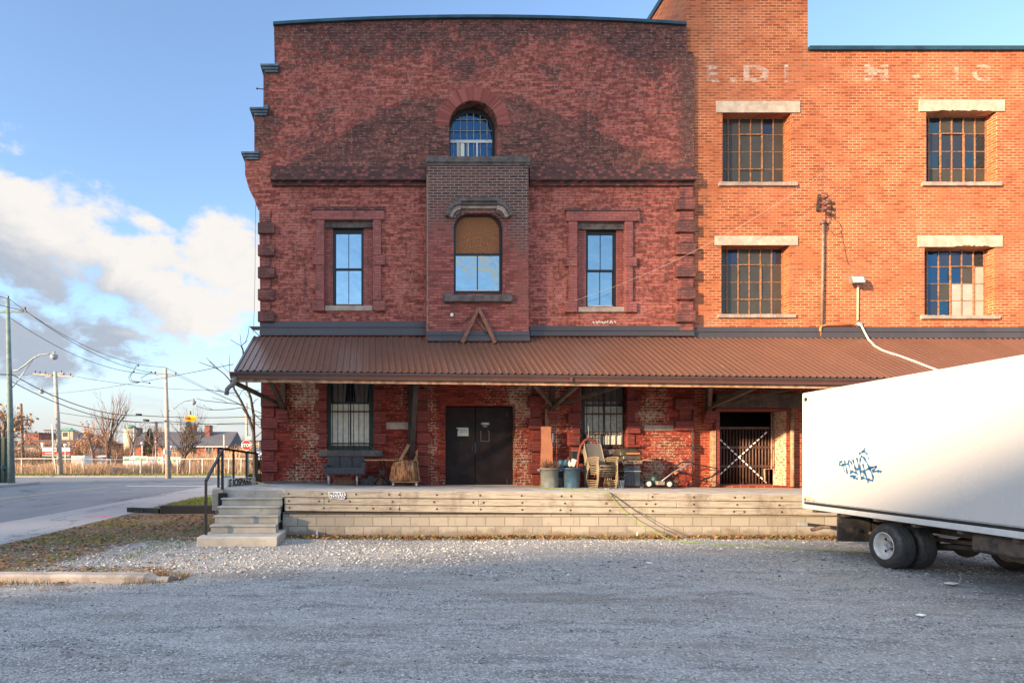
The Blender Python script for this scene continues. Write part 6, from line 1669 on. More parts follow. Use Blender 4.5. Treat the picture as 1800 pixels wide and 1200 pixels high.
# bicycle-like black tubing and pipe to the right
tag(MB().tube([PT(1217.5, 700, 15.38), PT(1217.5, 757, 15.38), PT(1217.8, 800, 15.38), PT(1218, 853, 15.38)], .017, 8).tube([PT(1217, 778, 15.33), PT(1220, 783, 15.33), PT(1219, 792, 15.33)], .03, 8).build('wall_pipe', 'cable_black'), 'thin dark pipe running down the red brick pier right of the mower', 'pipe')
t = thing('bent_tubing', 'bent black metal tubing lying against the brick between the mower and the gate', 'tubing', on(1238, 15.1))
MB().tube([PT(1184, 822, 15.0), PT(1198, 812, 15.05), PT(1212, 811, 15.1), PT(1222, 816, 15.1), PT(1240, 819, 15.15), PT(1262, 823, 15.2)], .016, 8).build('upper_tube', 'handrail', t)
MB().tube([PT(1186, 831, 15.0), PT(1200, 832, 15.1), PT(1222, 836, 15.1), PT(1240, 840, 15.12), PT(1244, 846, 15.1), PT(1236, 852, 15.0)], .016, 8).build('middle_tube', 'handrail', t)
MB().tube([PT(1212, 853, 14.9), PT(1232, 844, 15.0), PT(1250, 838, 15.1), PT(1262, 829, 15.2)], .018, 8).build('lower_tube', 'handrail', t)
t = thing('cable_coil', 'loop of black cable hanging low on the brick beside the mower handle', 'cable', on(1200, 15.2))
MB().tube([PT(1200 + 7 * math.cos(a), 842 + 9 * math.sin(a), 15.2 + .05 * math.sin(a * 2)) for a in [R(-60 + 260 * i / 14) for i in range(15)]], .009, 6).build('coil', 'cable_black', t)
# rag / plant pot under mower handle
tag(MB().blob(PT(1190, 846, 15.1), .07, .05, .09, 2, .3, 9).build('weed_clump', 'twig'), 'clump of dead weeds behind the mower handle by the wall', 'weeds')

# garden hose and cable over the deck and down onto the gravel
hp = [on(930, 15.2), on(960, 14.2), on(1000, 13.4), on(1040, 12.9), on(1066, 12.6)]
hp = [p + Vector((0, 0, .012)) for p in hp] + [PT(1071, 866, DD - .03), PT(1080, 878, DD - .03), PT(1092, 893, DD - .05), PT(1110, 911, DD - .12), PT(1130, 925, DD - .25), PT(1155, 936, DD - .4)]
for px, D in ((1180, 11.75), (1220, 11.55), (1290, 11.3), (1360, 11.05), (1430, 10.75), (1500, 10.4), (1560, 10.2), (1640, 9.9)):
    x_ = PX(px, D); hp.append(Vector((x_, D, gz(x_, D) + .02)))
tag(MB().tube(hp, .0075, 6).build('garden_hose', 'hose_green'), 'thin yellow green hose running over the dock edge and across the gravel to the truck', 'hose')
cp_ = [on(1071, 12.6) + Vector((0, 0, .01)), PT(1073, 866, DD - .02), PT(1090, 878, DD - .03), PT(1112, 894, DD - .04), PT(1140, 912, DD - .1), PT(1165, 928, DD - .25), PT(1190, 939, DD - .45)]
tag(MB().tube(cp_, .007, 5).build('black_cable', 'cable_black'), 'thin black cable slanting from the dock edge down to the gravel beside the hose', 'cable')
# fragments lying about
for (px, py, s, mat, lb) in ((1120, 938, .035, 'sign_white', 'white scrap at the foot of the dock wall below the black cable'), (557, 936, .04, 'sign_white', 'white scrap standing against the block wall right of the steps'), (1672, 1025, .05, 'white_plastic', 'flat white scrap on the gravel in front of the truck wheel'), (1141, 989, .03, 'sign_white', 'small white scrap on open gravel left of the truck'), (1619, 1081, .03, 'sign_white', 'tiny white scrap on the gravel in the right foreground')):
    D = 1.7 * F / (py - 803); D = min(D, DD - .06); p = Vector((PX(px, D), D, max(gz(PX(px, D), D), 0)))
    if py < 940: o = MB().prism([(p.x - s * .6, 0), (p.x + s * .8, 0), (p.x + s * .2, s * 3.0), (p.x - s * .2, s * 2.8)], p.y - .01, p.y).build('plastic_scrap', mat)
    else: o = MB().box(p.x - s * 1.5, p.x + s * 1.5, p.y - s, p.y + s, p.z, p.z + .012, bev=.004, rot=Matrix.Rotation(R(25), 3, 'Z')).build('plastic_scrap', mat)
    tag(o, lb, 'scrap')
tag(MB().box(PX(1063, 14.0), PX(1070, 14.0), 13.95, 14.05, zd(6), zd(6) + .03, bev=.01).build('bottle_cap_tin', 'galvanised'), 'small flat tin lying on the deck in front of the stacked chairs', 'tin')

# ---------------- truck ----------------
truck = thing('box_truck', 'white box truck with blue graffiti tag backed toward the dock on the right', 'truck', (0, 0, 0))
# local frame: u points to the rear (toward the dock), n to the left side; wheel line passes through known points
u = Vector((.119, 1, 0)).normalized(); nrm = Vector((u.y, -u.x, 0))           # nrm points +x (into the truck)
Wc = Vector((7.91, 8.94, 0))                                                     # outer face of the rear wheel on the ground
def TP(a, b_, z): return Wc + u * a + nrm * b_ + Vector((0, 0, z))               # a along to rear, b into truck
ra_ = (10.9 - 8.94) / u.y
def tbox(a0, a1, b0, b1, z0, z1, bev=0):
    m_ = MB(); m_.box(a0, a1, b0, b1, z0, z1, bev=bev)
    for v in m_.bm.verts: v.co = TP(v.co.x, v.co.y, v.co.z)
    return m_
def tmap(m_):
    for v in m_.bm.verts: v.co = TP(v.co.x, v.co.y, v.co.z)
    return m_
def zr(py): return CAMZ + (803 - py) * 10.9 / F
fa = -5.2
zb_, zt2 = zr(893), zr(692)
tbox(fa, ra_, 0, 2.35, zr(881.0), zt2, bev=.02).build('cargo_box', 'truck_white', truck)
tbox(fa, ra_ + .004, -.012, 2.36, zb_, zr(885.2), bev=.008).build('bottom_rail', 'white_paint', truck)
tbox(fa, ra_ + .001, .012, 2.35, zr(885.0), zr(881.2)).build('rail_gap', 'rubber', truck)
tbox(fa, ra_ - .02, -.010, -.001, zr(881.0), zr(879.4)).build('rub_rail', 'galvanised', truck)
tbox(fa, ra_ + .002, -.006, 2.356, zt2 - .03, zt2 + .012, bev=.006).build('top_rail', 'white_paint', truck)
tbox(ra_ - .005, ra_ + .02, -.008, 2.358, zb_ + .03, zt2 + .005, bev=.008).build('rear_frame', 'white_paint', truck)
m_ = MB().lathe([(.034, -.014), (.034, 0)], (ra_ - .085, 0, zr(702.5)), 18, axis='y'); tmap(m_).build('marker_light', 'rubber', truck)
# decal: yellow over red square with small lettering
tbox(ra_ - .088, ra_ - .035, -.004, -.001, zr(879) + .02 + .025, zr(872.3), bev=0).build('decal', 'sticker_yellow', truck)
tbox(ra_ - .088, ra_ - .035, -.004, -.001, zr(879) + .0, zr(879) + .043).build('decal', 'sticker_red', truck)
xa = (-u); rtT = Matrix((xa, Vector((0, 0, 1)), xa.cross(Vector((0, 0, 1))))).transposed().to_euler()
m_ = MB(); rr = random.Random(4)
for row, zz_, mat_ in ((0, 874.6, 'sticker_yellow'), (1, 878.2, 'ink')):
    m_ = MB(); a_ = ra_ - .11
    for k in range(7 + 5 * row):
        w2 = rr.uniform(.010, .018); q = MB
        if not (row and k in (4, 7)):
            c0 = zr(zz_); hh = .026 - .010 * row
            b = m_.bm; b.faces.new([b.verts.new(TP(*p)) for p in ((a_, -.0025, c0), (a_ - w2, -.0025, c0), (a_ - w2, -.0025, c0 + hh), (a_, -.0025, c0 + hh))])
        a_ -= w2 + .006
    m_.build('lettering', mat_, truck)
# graffiti strokes: traced in photo pixels onto the truck's side plane
def side_pt(px, py):
    d = Vector(((px - 650) / F, 1, (803 - py) / F)); c0 = Vector((0, 0, CAMZ)); p0 = TP(0, -.004, 0)
    t_ = (p0 - c0).dot(nrm) / d.dot(nrm); return c0 + d * t_
def zp(pts): return [(1440 + x / 10.907, 760 + y / 10.907) for x, y in pts]
strokes = [([(440, 565), (420, 552), (395, 575), (388, 610), (415, 628), (500, 608), (565, 600)], .012), ([(484, 535), (505, 620), (540, 790)], .009),
           ([(560, 590), (560, 545), (575, 538), (605, 565), (640, 625)], .009), ([(568, 600), (590, 690), (605, 770)], .006),
           ([(603, 792), (608, 757), (640, 745), (690, 765), (706, 750)], .013), ([(644, 515), (665, 600), (700, 710), (733, 805)], .010), ([(682, 665), (710, 690), (748, 700), (768, 685)], .012),
           ([(718, 478), (745, 590), (770, 690)], .010), ([(820, 900), (800, 830), (780, 650), (785, 530), (800, 470), (822, 458), (870, 500), (940, 630), (1000, 760), (1035, 870), (1020, 910), (985, 912), (900, 885), (830, 868), (800, 890)], .011),
           ([(835, 595), (860, 700), (900, 840), (942, 962)], .009), ([(790, 725), (815, 752), (860, 738), (960, 685), (1070, 652), (1085, 668), (1030, 740), (1120, 738), (1160, 738), (1193, 755)], .013),
           ([(762, 412), (800, 385), (852, 348), (878, 295)], .011), ([(852, 348), (890, 385), (925, 418)], .010), ([(590, 834), (715, 834)], .010), ([(650, 862), (700, 872), (738, 893)], .012),
           ([(820, 860), (850, 830), (862, 760)], .005)]
m_ = MB()
for pts, wd in strokes:
    q = [side_pt(*p) for p in zp(pts)]
    # smooth
    q2 = []
    for i in range(len(q) - 1):
        p0, p1, p2, p3 = q[max(i - 1, 0)], q[i], q[i + 1], q[min(i + 2, len(q) - 1)]
        for k in range(5):
            t_ = k / 5; q2.append(.5 * ((2 * p1) + (p2 - p0) * t_ + (2 * p0 - 5 * p1 + 4 * p2 - p3) * t_ ** 2 + (3 * p1 - p0 - 3 * p2 + p3) * t_ ** 3))
    q2.append(q[-1])
    wd *= 1.9
    bm = m_.bm; prev = None
    for i, p in enumerate(q2):
        d = (q2[min(i + 1, len(q2) - 1)] - q2[max(i - 1, 0)]).normalized(); s_ = d.cross(nrm).normalized() * wd * (.75 + .35 * math.sin(i * .9))
        cur = (bm.verts.new(p + s_ - nrm * .0004), bm.verts.new(p - s_ - nrm * .0004))
        if prev: bm.faces.new((prev[0], cur[0], cur[1], prev[1]))
        prev = cur
for px, py in ((461, 675), (479, 730), (944, 490)):
    p = side_pt(*zp([(px, py)])[0]); bm = m_.bm
    bm.faces.new([bm.verts.new(p - nrm * .0008 + u * .014 * math.cos(a) + Vector((0, 0, .017 * math.sin(a)))) for a in [2 * math.pi * k / 8 for k in range(8)]])
m_.build('graffiti', 'tag_blue', truck, smooth='raw')
# chassis and running gear
rW = .335
tbox(fa, ra_ - .15, .72, .80, zb_ - .20, zb_ - .02).build('chassis_rail', 'chassis', truck); tbox(fa, ra_ - .15, 1.55, 1.63, zb_ - .20, zb_ - .02).build('chassis_rail', 'chassis', truck)
for k in range(9): tbox(ra_ - .3 - k * .75, ra_ - .22 - k * .75, .03, 2.32, zb_ - .05, zb_ - .002).build('cross_member', 'chassis', truck)
def wheel(b0, nm):
    t_ = MB(); seg = 56
    pr = [(rW * .60, .0), (rW * .72, -.012), (rW * .90, -.010), (rW * .975, .012), (rW, .035), (rW, .058), (rW - .014, .060), (rW - .014, .068), (rW, .070), (rW, .092), (rW - .014, .094), (rW - .014, .102), (rW, .104), (rW, .126), (rW - .014, .128), (rW - .014, .136), (rW, .138), (rW, .160), (rW - .014, .162), (rW - .014, .170), (rW, .172), (rW, .185), (rW * .975, .208), (rW * .90, .228), (rW * .60, .215)]
    t_.lathe(pr, (0, b0 + .012, rW), seg, axis='y', close=False)
    ty_ = tmap(t_).build('tyre', 'tyre', nm)
    tr = MB()
    for k in range(72):
        a = 2 * math.pi * k / 72
        for j, bb_ in enumerate((.034, .0685, .1025, .1365, .1665)):
            a2 = a + (.02 if j % 2 else 0); c_, s_ = math.cos(a2), math.sin(a2)
            ctr = Vector((c_ * (rW + .001), b0 + .012 + bb_ + .0125, rW + s_ * (rW + .001)))
            tx = Vector((-s_, 0, c_)); rad = Vector((c_, 0, s_))
            q = [ctr + tx * (.010 * sx_) + Vector((0, .010 * sy_, 0)) + rad * (.005 * sz_) for sx_ in (-1, 1) for sy_ in (-1, 1) for sz_ in (-1, 1)]
            vs = [tr.bm.verts.new(p) for p in q]
            for f_ in ((0, 1, 3, 2), (4, 6, 7, 5), (0, 4, 5, 1), (2, 3, 7, 6), (1, 5, 7, 3)): tr.bm.faces.new([vs[i] for i in f_])
    tmap(tr).build('tread', 'tyre_tread', nm)
    return ty_
def mk_wheel(b0):
    wt = thing('wheel', None, None, TP(0, b0, 0)); wt.parent = truck; wt.location = TP(0, b0, 0) - origin(truck)
    wheel(b0, wt)
    m_ = MB().lathe([(rW * .60, 0.004), (rW * .63, -.006), (rW * .60, -.012), (rW * .56, .0), (rW * .53, .05), (rW * .50, .09), (rW * .20, .10), (rW * .19, .10)], (0, b0 + .01, rW), 48, axis='y', close=False)
    tmap(m_).build('rim', 'rim_paint', wt)
    m_ = MB().lathe([(.001, .055), (.030, .055), (.045, .065), (.05, .10)], (0, b0 + .0, rW), 24, axis='y', close=False)
    for k in range(6):
        a = 2 * math.pi * k / 6; m_.lathe([(.010, .072), (.012, .10)], (.078 * math.cos(a), b0, rW + .078 * math.sin(a)), 6, axis='y')
    tmap(m_).build('hub', 'galvanised', wt)
    m_ = MB()
    for k in range(4):
        a = 2 * math.pi * (k + .5) / 4
        m_.lathe([(.024, .0885), (.024, .0895)], (.128 * math.cos(a), b0 + .01, rW + .128 * math.sin(a)), 12, axis='y')
    tmap(m_).build('hand_hole', 'rubber', wt)
    return wt
mk_wheel(.0); mk_wheel(.285); mk_wheel(1.70 + .0); mk_wheel(1.985)
tbox(-.05, .05, .25, 2.1, rW - .05, rW + .05).build('axle', 'chassis', truck)
tmap(MB().blob((0, 1.15, rW), .16, .16, .16, 2, 0)).build('differential', 'chassis', truck)
tbox(1.06, 1.085, .02, .54, .25, zb_ - .01, bev=.004).build('mud_flap', 'mud_flap', truck)
# leaf spring, tank and underside details forward of the wheels
m_ = MB()
for k in range(4): m_.bar((-.95 + .06 * k, .68, .40 + .012 * k), (.25, .68, .33 + .016 * k), .06, .012)
tmap(m_).build('leaf_spring', 'chassis', truck)
tbox(-1.15, -.90, .58, .80, .40, zb_ - .02, bev=.02).build('spring_hanger', 'chassis', truck)
tbox(-3.4, -1.35, .10, .62, zb_ - .26, zb_ - .03, bev=.03).build('side_skirt', 'chassis', truck)
tbox(-2.7, -2.0, .25, .70, .20, zb_ - .05, bev=.06).build('fuel_tank', 'rust_pipe', truck)
tbox(-4.5, -2.9, .02, .20, zb_ - .34, zb_ - .20, bev=.02).build('under_rail', 'rust_pipe', truck)
tmap(MB().tube([(-4.5, 1.2, .33), (-1.4, 1.2, .33), (0, 1.15, .33)], .045, 10)).build('drive_shaft', 'chassis', truck)
tmap(MB().tube([(-2.4, .95, .30), (-.9, 1.0, .30), (-.5, .9, .45), (.4, .85, .42), (.9, .8, .40), (1.10, .50, .40), (1.45, .32, .40), (1.62, .24, .43), (1.72, .18, .42), (1.90, .10, .345)], .034, 10)).build('exhaust_pipe', 'rust_pipe', truck)
tbox(1.15, 1.22, .1, 2.3, .40, .52, bev=.01).build('bumper', 'galvanised', truck)
tmap(MB().bar((1.0, .34, .45), (2.1, .17, .42), .05, .055)).build('bumper_arm', 'rubber', truck)
tmap(MB().bar((2.1, .17, .42), (2.34, .13, .41), .05, .065)).build('bumper_end', 'galvanised', truck)
tbox(.62, 1.4, .75, 1.3, .28, .42, bev=.03).build('muffler', 'chassis', truck)
tbox(1.10, 1.2, .50, .9, .42, zb_ - .02).build('flap_bracket', 'chassis', truck)
# forward part of the truck beyond the frame: cab and front wheels
tbox(fa - 1.9, fa - .12, .12, 2.23, .55, 2.1, bev=.18).build('cab', 'truck_white', truck)
tmap(MB().lathe([(.2, 0), (rW, .01), (rW, .2), (.2, .21)], (fa - 1.0, .16, rW), 30, axis='y')).build('front_wheel', 'tyre', truck)
tmap(MB().lathe([(.2, 0), (rW, .01), (rW, .2), (.2, .21)], (fa - 1.0, 1.98, rW), 30, axis='y')).build('front_wheel', 'tyre', truck)
# ---------------- background across the street ----------------
def rnd_dir(d, ang, r):
    ax = d.orthogonal().normalized(); ax.rotate(Matrix.Rotation(r.uniform(0, 6.283), 3, d)); v = d.copy(); v.rotate(Matrix.Rotation(ang, 3, ax)); return v
def tree_mesh(base, h, r0, seed, levels=4, spread=.55, up=.25, kids=(4, 4, 3, 3), trunk_frac=.3, thin=.55, lens=.62, rmin=.0):
    """trunk and branches; returns two MBs and the twig tips"""
    r = random.Random(seed); T, C = MB(), MB(); tips = []
    def grow(p, d, L, rad, lv):
        n = 4 if lv < 2 else 3; pts = [p]; dd = d.copy(); q = p.copy()
        for i in range(n):
            dd = (dd + Vector((r.gauss(0, .10), r.gauss(0, .10), up * .22 + r.gauss(0, .05)))).normalized(); q = q + dd * L / n; pts.append(q.copy())
        rad = max(rad, rmin)
        (T if lv == 0 else C).tube(pts, rad, 8 if lv == 0 else (5 if lv == 1 else 3), r2=max(rad * thin, rmin * .6), cap=lv == 0)
        if lv >= levels: tips.append(q); return
        k_ = kids[min(lv, len(kids) - 1)]
        for j in range(k_):
            t = r.uniform(trunk_frac if lv == 0 else .3, 1.0) if j else 1.0
            i = min(int(t * n), n - 1); s_ = pts[i].lerp(pts[i + 1], t * n - i if t < 1 else 1)
            a = r.uniform(.25, 1) * spread * (1.1 if j else .4)
            grow(s_, rnd_dir(dd, a, r), L * lens * r.uniform(.8, 1.15) * (1.1 if lv == 0 else 1), rad * thin * r.uniform(.65, .95), lv + 1)
    grow(Vector(base), Vector((r.gauss(0, .03), 0, 1)).normalized(), h, r0, 0)
    return T, C, tips
def bare_tree(name, label, px, py_base, py_top, D, r0, seed, mat='bark_warm', group=None, foliage=None, **kw):
    base = PT(px, py_base, D); H = (py_base - py_top) * D / F
    t = thing(name, label, 'tree', base, group)
    T, C, tips = tree_mesh(base, H * kw.pop('tf', .42), r0 * 1.1, seed, thin=.60, rmin=.010 * D / 60, **kw)
    # fit height
    zmax = max(v.co.z for v in C.bm.verts); k = H / (zmax - base.z)
    for m_ in (T, C):
        for v in m_.bm.verts: v.co.z = base.z + (v.co.z - base.z) * k
    T.build('trunk', mat, t); C.build('crown', mat, t)
    if foliage:
        r = random.Random(seed); m_ = MB()
        for tp in tips:
            tp = Vector((tp.x, tp.y, base.z + (tp.z - base.z) * k))
            if r.random() > foliage[1]: continue
            for q in range(foliage[2]):
                c = tp + Vector((r.gauss(0, .22), r.gauss(0, .22), r.gauss(0, .16))); a = r.uniform(0, 6.28); s_ = foliage[3]
                m_.quad(c, c + Vector((s_ * math.cos(a), s_ * math.sin(a), -s_ * .3)), c + Vector((s_ * .9 * math.cos(a), s_ * math.sin(a), -s_)), c + Vector((0, 0, -s_ * .7)))
        m_.build('foliage', foliage[0], t)
    return t
G = 'trees beyond the street'
bare_tree('bare_tree', 'tall bare tree with fanning upright branches behind the white fence at left', 190, 832, 668, 58, .20, 12, group=G, levels=5, spread=.62, up=.4, kids=(6, 4, 3, 3, 2), trunk_frac=.2, lens=.70, tf=.30)
bare_tree('bare_tree', 'low bushy tree holding rust brown leaves left of the tall bare tree', 165, 815, 738, 66, .14, 5, group=G, levels=4, spread=.9, up=.2, kids=(5, 4, 4, 3), trunk_frac=.15, foliage=('orange_foliage', .5, 2, .16))
bare_tree('bare_tree', 'small bare tree right of the tall tree, beside the pale silo', 225, 815, 728, 70, .15, 8, group=G, levels=4, spread=.7, up=.3, kids=(5, 4, 4, 3), trunk_frac=.2)
bare_tree('bare_tree', 'wide spreading bare tree in front of the dark roofed brick house', 318, 833, 700, 56, .20, 21, 'bark_grey', group=G, levels=5, spread=1.0, up=.2, kids=(6, 4, 3, 3, 2), trunk_frac=.15, lens=.74, tf=.30)
bare_tree('bare_tree', 'slim leaning bare tree just right of the crossarm pole by the fence', 303, 833, 745, 57, .11, 33, 'bark_grey', group=G, levels=4, spread=.5, up=.3, kids=(4, 3, 3, 3))
bare_tree('bare_tree', 'broad tree with curled brown leaves above the green cabinet at the left edge', 2, 815, 690, 50, .24, 44, 'bark_grey', group=G, levels=5, spread=1.0, up=.12, kids=(7, 5, 4, 3, 2), trunk_frac=.2, lens=.75, tf=.28, foliage=('orange_foliage', .35, 1, .22))
bare_tree('bare_tree', 'bare orange tinted shrub tree behind the handrail at the right end of the field', 425, 815, 762, 75, .12, 51, group=G, levels=4, spread=.9, up=.2, kids=(6, 4, 4, 3), trunk_frac=.1)
bare_tree('bare_tree', 'hazy bare tree in front of the dark roof at the left of the brick house', 270, 815, 735, 80, .16, 61, group=G, levels=4, spread=.75, up=.3, kids=(5, 4, 4, 3), trunk_frac=.2)
bare_tree('bare_tree', 'small bare tree below the tower with the green roof', 120, 815, 772, 90, .12, 62, group=G, levels=4, spread=.9, up=.25, kids=(6, 4, 4, 3), trunk_frac=.1)
bare_tree('bare_tree', 'low bare scrub tree beside the grey warehouse end right of the billboard', 140, 815, 775, 88, .12, 63, group=G, levels=4, spread=1.0, up=.2, kids=(6, 4, 4, 3), trunk_frac=.1, foliage=('orange_foliage', .4, 2, .2))
bare_tree('bare_tree', 'dense low bare tree between the tall tree and the white hoarding', 205, 815, 765, 76, .14, 64, group=G, levels=4, spread=1.0, up=.15, kids=(6, 5, 4, 3), trunk_frac=.1)
bare_tree('bare_tree', 'twiggy bare tree left of the brown utility pole', 12, 815, 745, 78, .15, 65, group=G, levels=4, spread=.9, up=.2, kids=(6, 4, 4, 3), trunk_frac=.15)

# near sapling between handrail and wall: stems placed by hand
sp = thing('bare_sapling', 'tall thin bare sapling growing between the handrail and the left corner of the old building', 'tree', Vector((PX(447, 20), 20, .03)))
DS = 20.0
def stem(pts, r0, r1, name='crown'):
    return [PT(a, b, DS + .25 * math.sin(i * 1.3 + a)) for i, (a, b) in enumerate(pts)], r0, r1
T = MB(); p, a, b = stem([(449, 882), (448, 840), (447, 790), (446, 760), (438, 735), (424, 705), (412, 684), (404, 668)], .055, .02); T.tube(p, a * 1.4, 8, r2=b * 1.4); T.build('trunk', 'bark_dark', sp)
C = MB()
for pts, r0, r1 in (([(446, 760), (446, 730), (441, 700), (434, 680), (431, 660), (428, 630), (427, 615), (424, 608)], .035, .012), ([(404, 668), (395, 658), (385, 650), (378, 646), (365, 642), (350, 636)], .014, .005),
                    ([(385, 650), (375, 640), (367, 633), (362, 628)], .009, .004), ([(378, 646), (370, 637), (366, 632)], .008, .003), ([(412, 684), (412, 675), (404, 660), (403, 642), (404, 625)], .010, .004), ([(403, 655), (393, 645), (388, 637)], .006, .003),
                    ([(424, 608), (415, 603), (405, 597)], .008, .003), ([(424, 608), (423, 595), (422, 588)], .007, .003), ([(424, 608), (432, 600), (436, 588), (438, 572)], .010, .004), ([(430, 603), (436, 598)], .005, .003),
                    ([(430, 715), (420, 710), (400, 708), (380, 706), (360, 704), (345, 700)], .012, .004), ([(400, 708), (390, 703), (378, 700), (372, 698)], .007, .003), ([(438, 735), (425, 716), (405, 719), (385, 720), (365, 720), (345, 713)], .012, .004), ([(375, 720), (362, 716), (357, 711)], .006, .003),
                    ([(416, 690), (400, 690), (388, 688), (376, 686), (362, 684)], .010, .004), ([(395, 690), (386, 684), (382, 678)], .006, .003), ([(388, 688), (380, 682), (376, 677)], .006, .003),
                    ([(434, 690), (436, 682), (444, 686), (456, 687)], .009, .004), ([(443, 712), (448, 704), (454, 700)], .010, .004), ([(445, 725), (455, 735), (463, 742)], .012, .006), ([(447, 770), (455, 763), (462, 757)], .012, .006),
                    ([(431, 665), (438, 655), (443, 645), (444, 632)], .008, .003), ([(426, 710), (420, 700), (412, 694), (405, 693)], .008, .003), ([(437, 730), (447, 742), (458, 752)], .008, .004), ([(441, 700), (434, 695), (428, 688)], .007, .003),
                    ([(420, 698), (423, 690), (430, 683), (436, 672), (444, 668)], .007, .003), ([(448, 800), (440, 790), (434, 786)], .008, .004)):
    p, a, b = stem(pts, r0, r1); C.tube(p, a * 1.5, 5, r2=b * 2.2)
C.build('crown', 'bark_dark', sp)

# spruces
def spruce(label, px, pyt, pyb, D, seed):
    b = PT(px, pyb, D); H = (pyb - pyt) * D / F; t = thing('spruce_tree', label, 'tree', b, 'spruce trees by the brick house'); r = random.Random(seed)
    MB().tube([b, b + Vector((0, 0, H))], .18, 6, r2=.03).build('trunk', 'bark_grey', t); m_ = MB()
    for i in range(1500):
        f = r.random() ** .75; z_ = H * (1 - f * .95); a = r.uniform(0, 6.28); rad = H * .27 * f * r.uniform(.45, 1.05) * (1 + .15 * math.sin(z_ * 5)); c = b + Vector((rad * math.cos(a), rad * math.sin(a), z_)); s_ = .35 * r.uniform(.5, 1.2)
        m_.poly([c, c + Vector((s_ * math.cos(a + .4), s_ * math.sin(a + .4), -.12)), c + Vector((s_ * math.cos(a - .4), s_ * math.sin(a - .4), -.2))])
    m_.build('crown', 'spruce_needles', t)
spruce('dark spruce left of the tall chimney stack', 263, 752, 806, 95, 1); spruce('larger spruce standing in front of the two chimneys of the brick house', 332, 738, 806, 92, 2)

# dry reeds and field
def reed_pt(r):
    x = r.uniform(-44, -4); y = r.uniform(55.5, 62)
    return x, y, .05, .75 + .45 * mnoise.noise(Vector((x * .4, y * .3, 0)))
blades(30000, reed_pt, 1.25, .030, 'dry_reeds', 'reeds', 'tall dry tan reeds filling the field behind the white fence', 20, lean=.18)
def reed2(r):
    x = r.uniform(-25, -9); y = r.uniform(66, 72); return x, y, .05, .8 + .5 * mnoise.noise(Vector((x * .5, y * .3, 5)))
blades(9000, reed2, 2.6, .05, 'orange_scrub', 'reeds', 'tall orange tinted scrub in the field below the dark roofed brick house', 21, lean=.15)
def vg(r): return r.uniform(-60, -3), r.uniform(50.9, 54.3), .07
blades(12000, vg, .14, .03, 'verge_grass', 'grass_blades', 'yellow green grass of the far verge along the street', 22)
def vl(r):
    return r.uniform(-50, -6), 54.4 + r.gauss(0, .35), .08
scatter_leaves(3500, vl, .10, 'verge_leaves', 'leaf_litter', 'fallen leaves drifted along the foot of the white fence', 23)

def wood(r):
    x = r.uniform(-72, -14); d = r.uniform(100, 116); q = .55 + .75 * mnoise.noise(Vector((x * .22, 0, 3))) + .3 * mnoise.noise(Vector((x * .9, d * .2, 1)))
    if q < .25: return None
    return x, d, .05, q
blades(26000, wood, 5.2, .045, 'far_wood', 'far_twigs', 'brown leafless scrub and tree line beyond the field', 31, lean=.22)
# white chain link fence
fn = thing('chain_link_fence', 'white railed chain link fence running across the field beyond the street', 'fence', (-20, 54.8, .07), None)
YF = 54.8
def fz(x): return 1.50 + .05 * math.sin(x * .35)
pts = [(x, YF, fz(x)) for x in np.linspace(-46, -2, 45)]
MB().tube(pts, .045, 6).build('top_rail', 'fence_paint', fn)
for px, lean in ((12, 0), (38, 0), (97, -.18), (146, -.30), (196, -.25), (235, 0), (268, 0), (287, .02), (312, 0), (334, 0), (356, 0), (378, 0), (402, 0), (424, 0)):
    x_ = PX(px, YF); big_ = px == 248
    MB().tube([(x_ - lean * .5, YF, .0), (x_ + lean * .5 * 1, YF, fz(x_))] if lean >= 0 else [(x_ - lean * .6, YF, .0), (x_ + lean * .4, YF, fz(x_))], .05, 6).build('post', 'fence_paint', fn)
MB().tube([(PX(248, YF), YF, 0), (PX(248, YF), YF, fz(0) + .05)], .12, 8).build('post', 'fence_paint', fn)
MB().tube([(PX(196, YF), YF, .72), (PX(247, YF), YF, .70)], .035, 6).build('mid_rail', 'fence_paint', fn)
m_ = MB(); x_ = -46
while x_ < -2:
    for s_ in (-1, 1): m_.tube([(x_, YF + .03, .1), (x_ + s_ * 1.35, YF + .03, 1.45)], .006, 3, cap=False)
    x_ += .16
m_.build('wire_mesh', 'wire_mesh', fn)

# white site hoarding with green panels
hd = thing('site_hoarding', 'row of white hoarding panels with green rectangles behind the field', 'hoarding', (-27, 68, .05)); YH = 66
for k, (a, b, py) in enumerate(((216, 230, 802), (230, 246, 801), (246, 260, 801.5), (260, 276, 802), (276, 291, 802.5), (296, 318, 803))):
    p_ = MB().box(PX(a, YH) + .02, PX(b, YH) - .02, YH, YH + .08, .3, PZ(py, YH)).build('panel', 'far_white' if k != 3 else 'far_grey', hd)
    if k in (0, 1, 2, 4, 5):
        g0_, g1_ = ((218, 226), (247.5 - 1, 255) if False else (238, 245), (246.5, 256), (278, 281), (302, 309))[[0, 1, 2, 4, 5].index(k)]
        MB().box(PX(g0_, YH), PX(g1_, YH), YH - .03, YH - .005, PZ(py + 7.5, YH), PZ(py + 3, YH)).build('green_patch', 'far_green', p_)

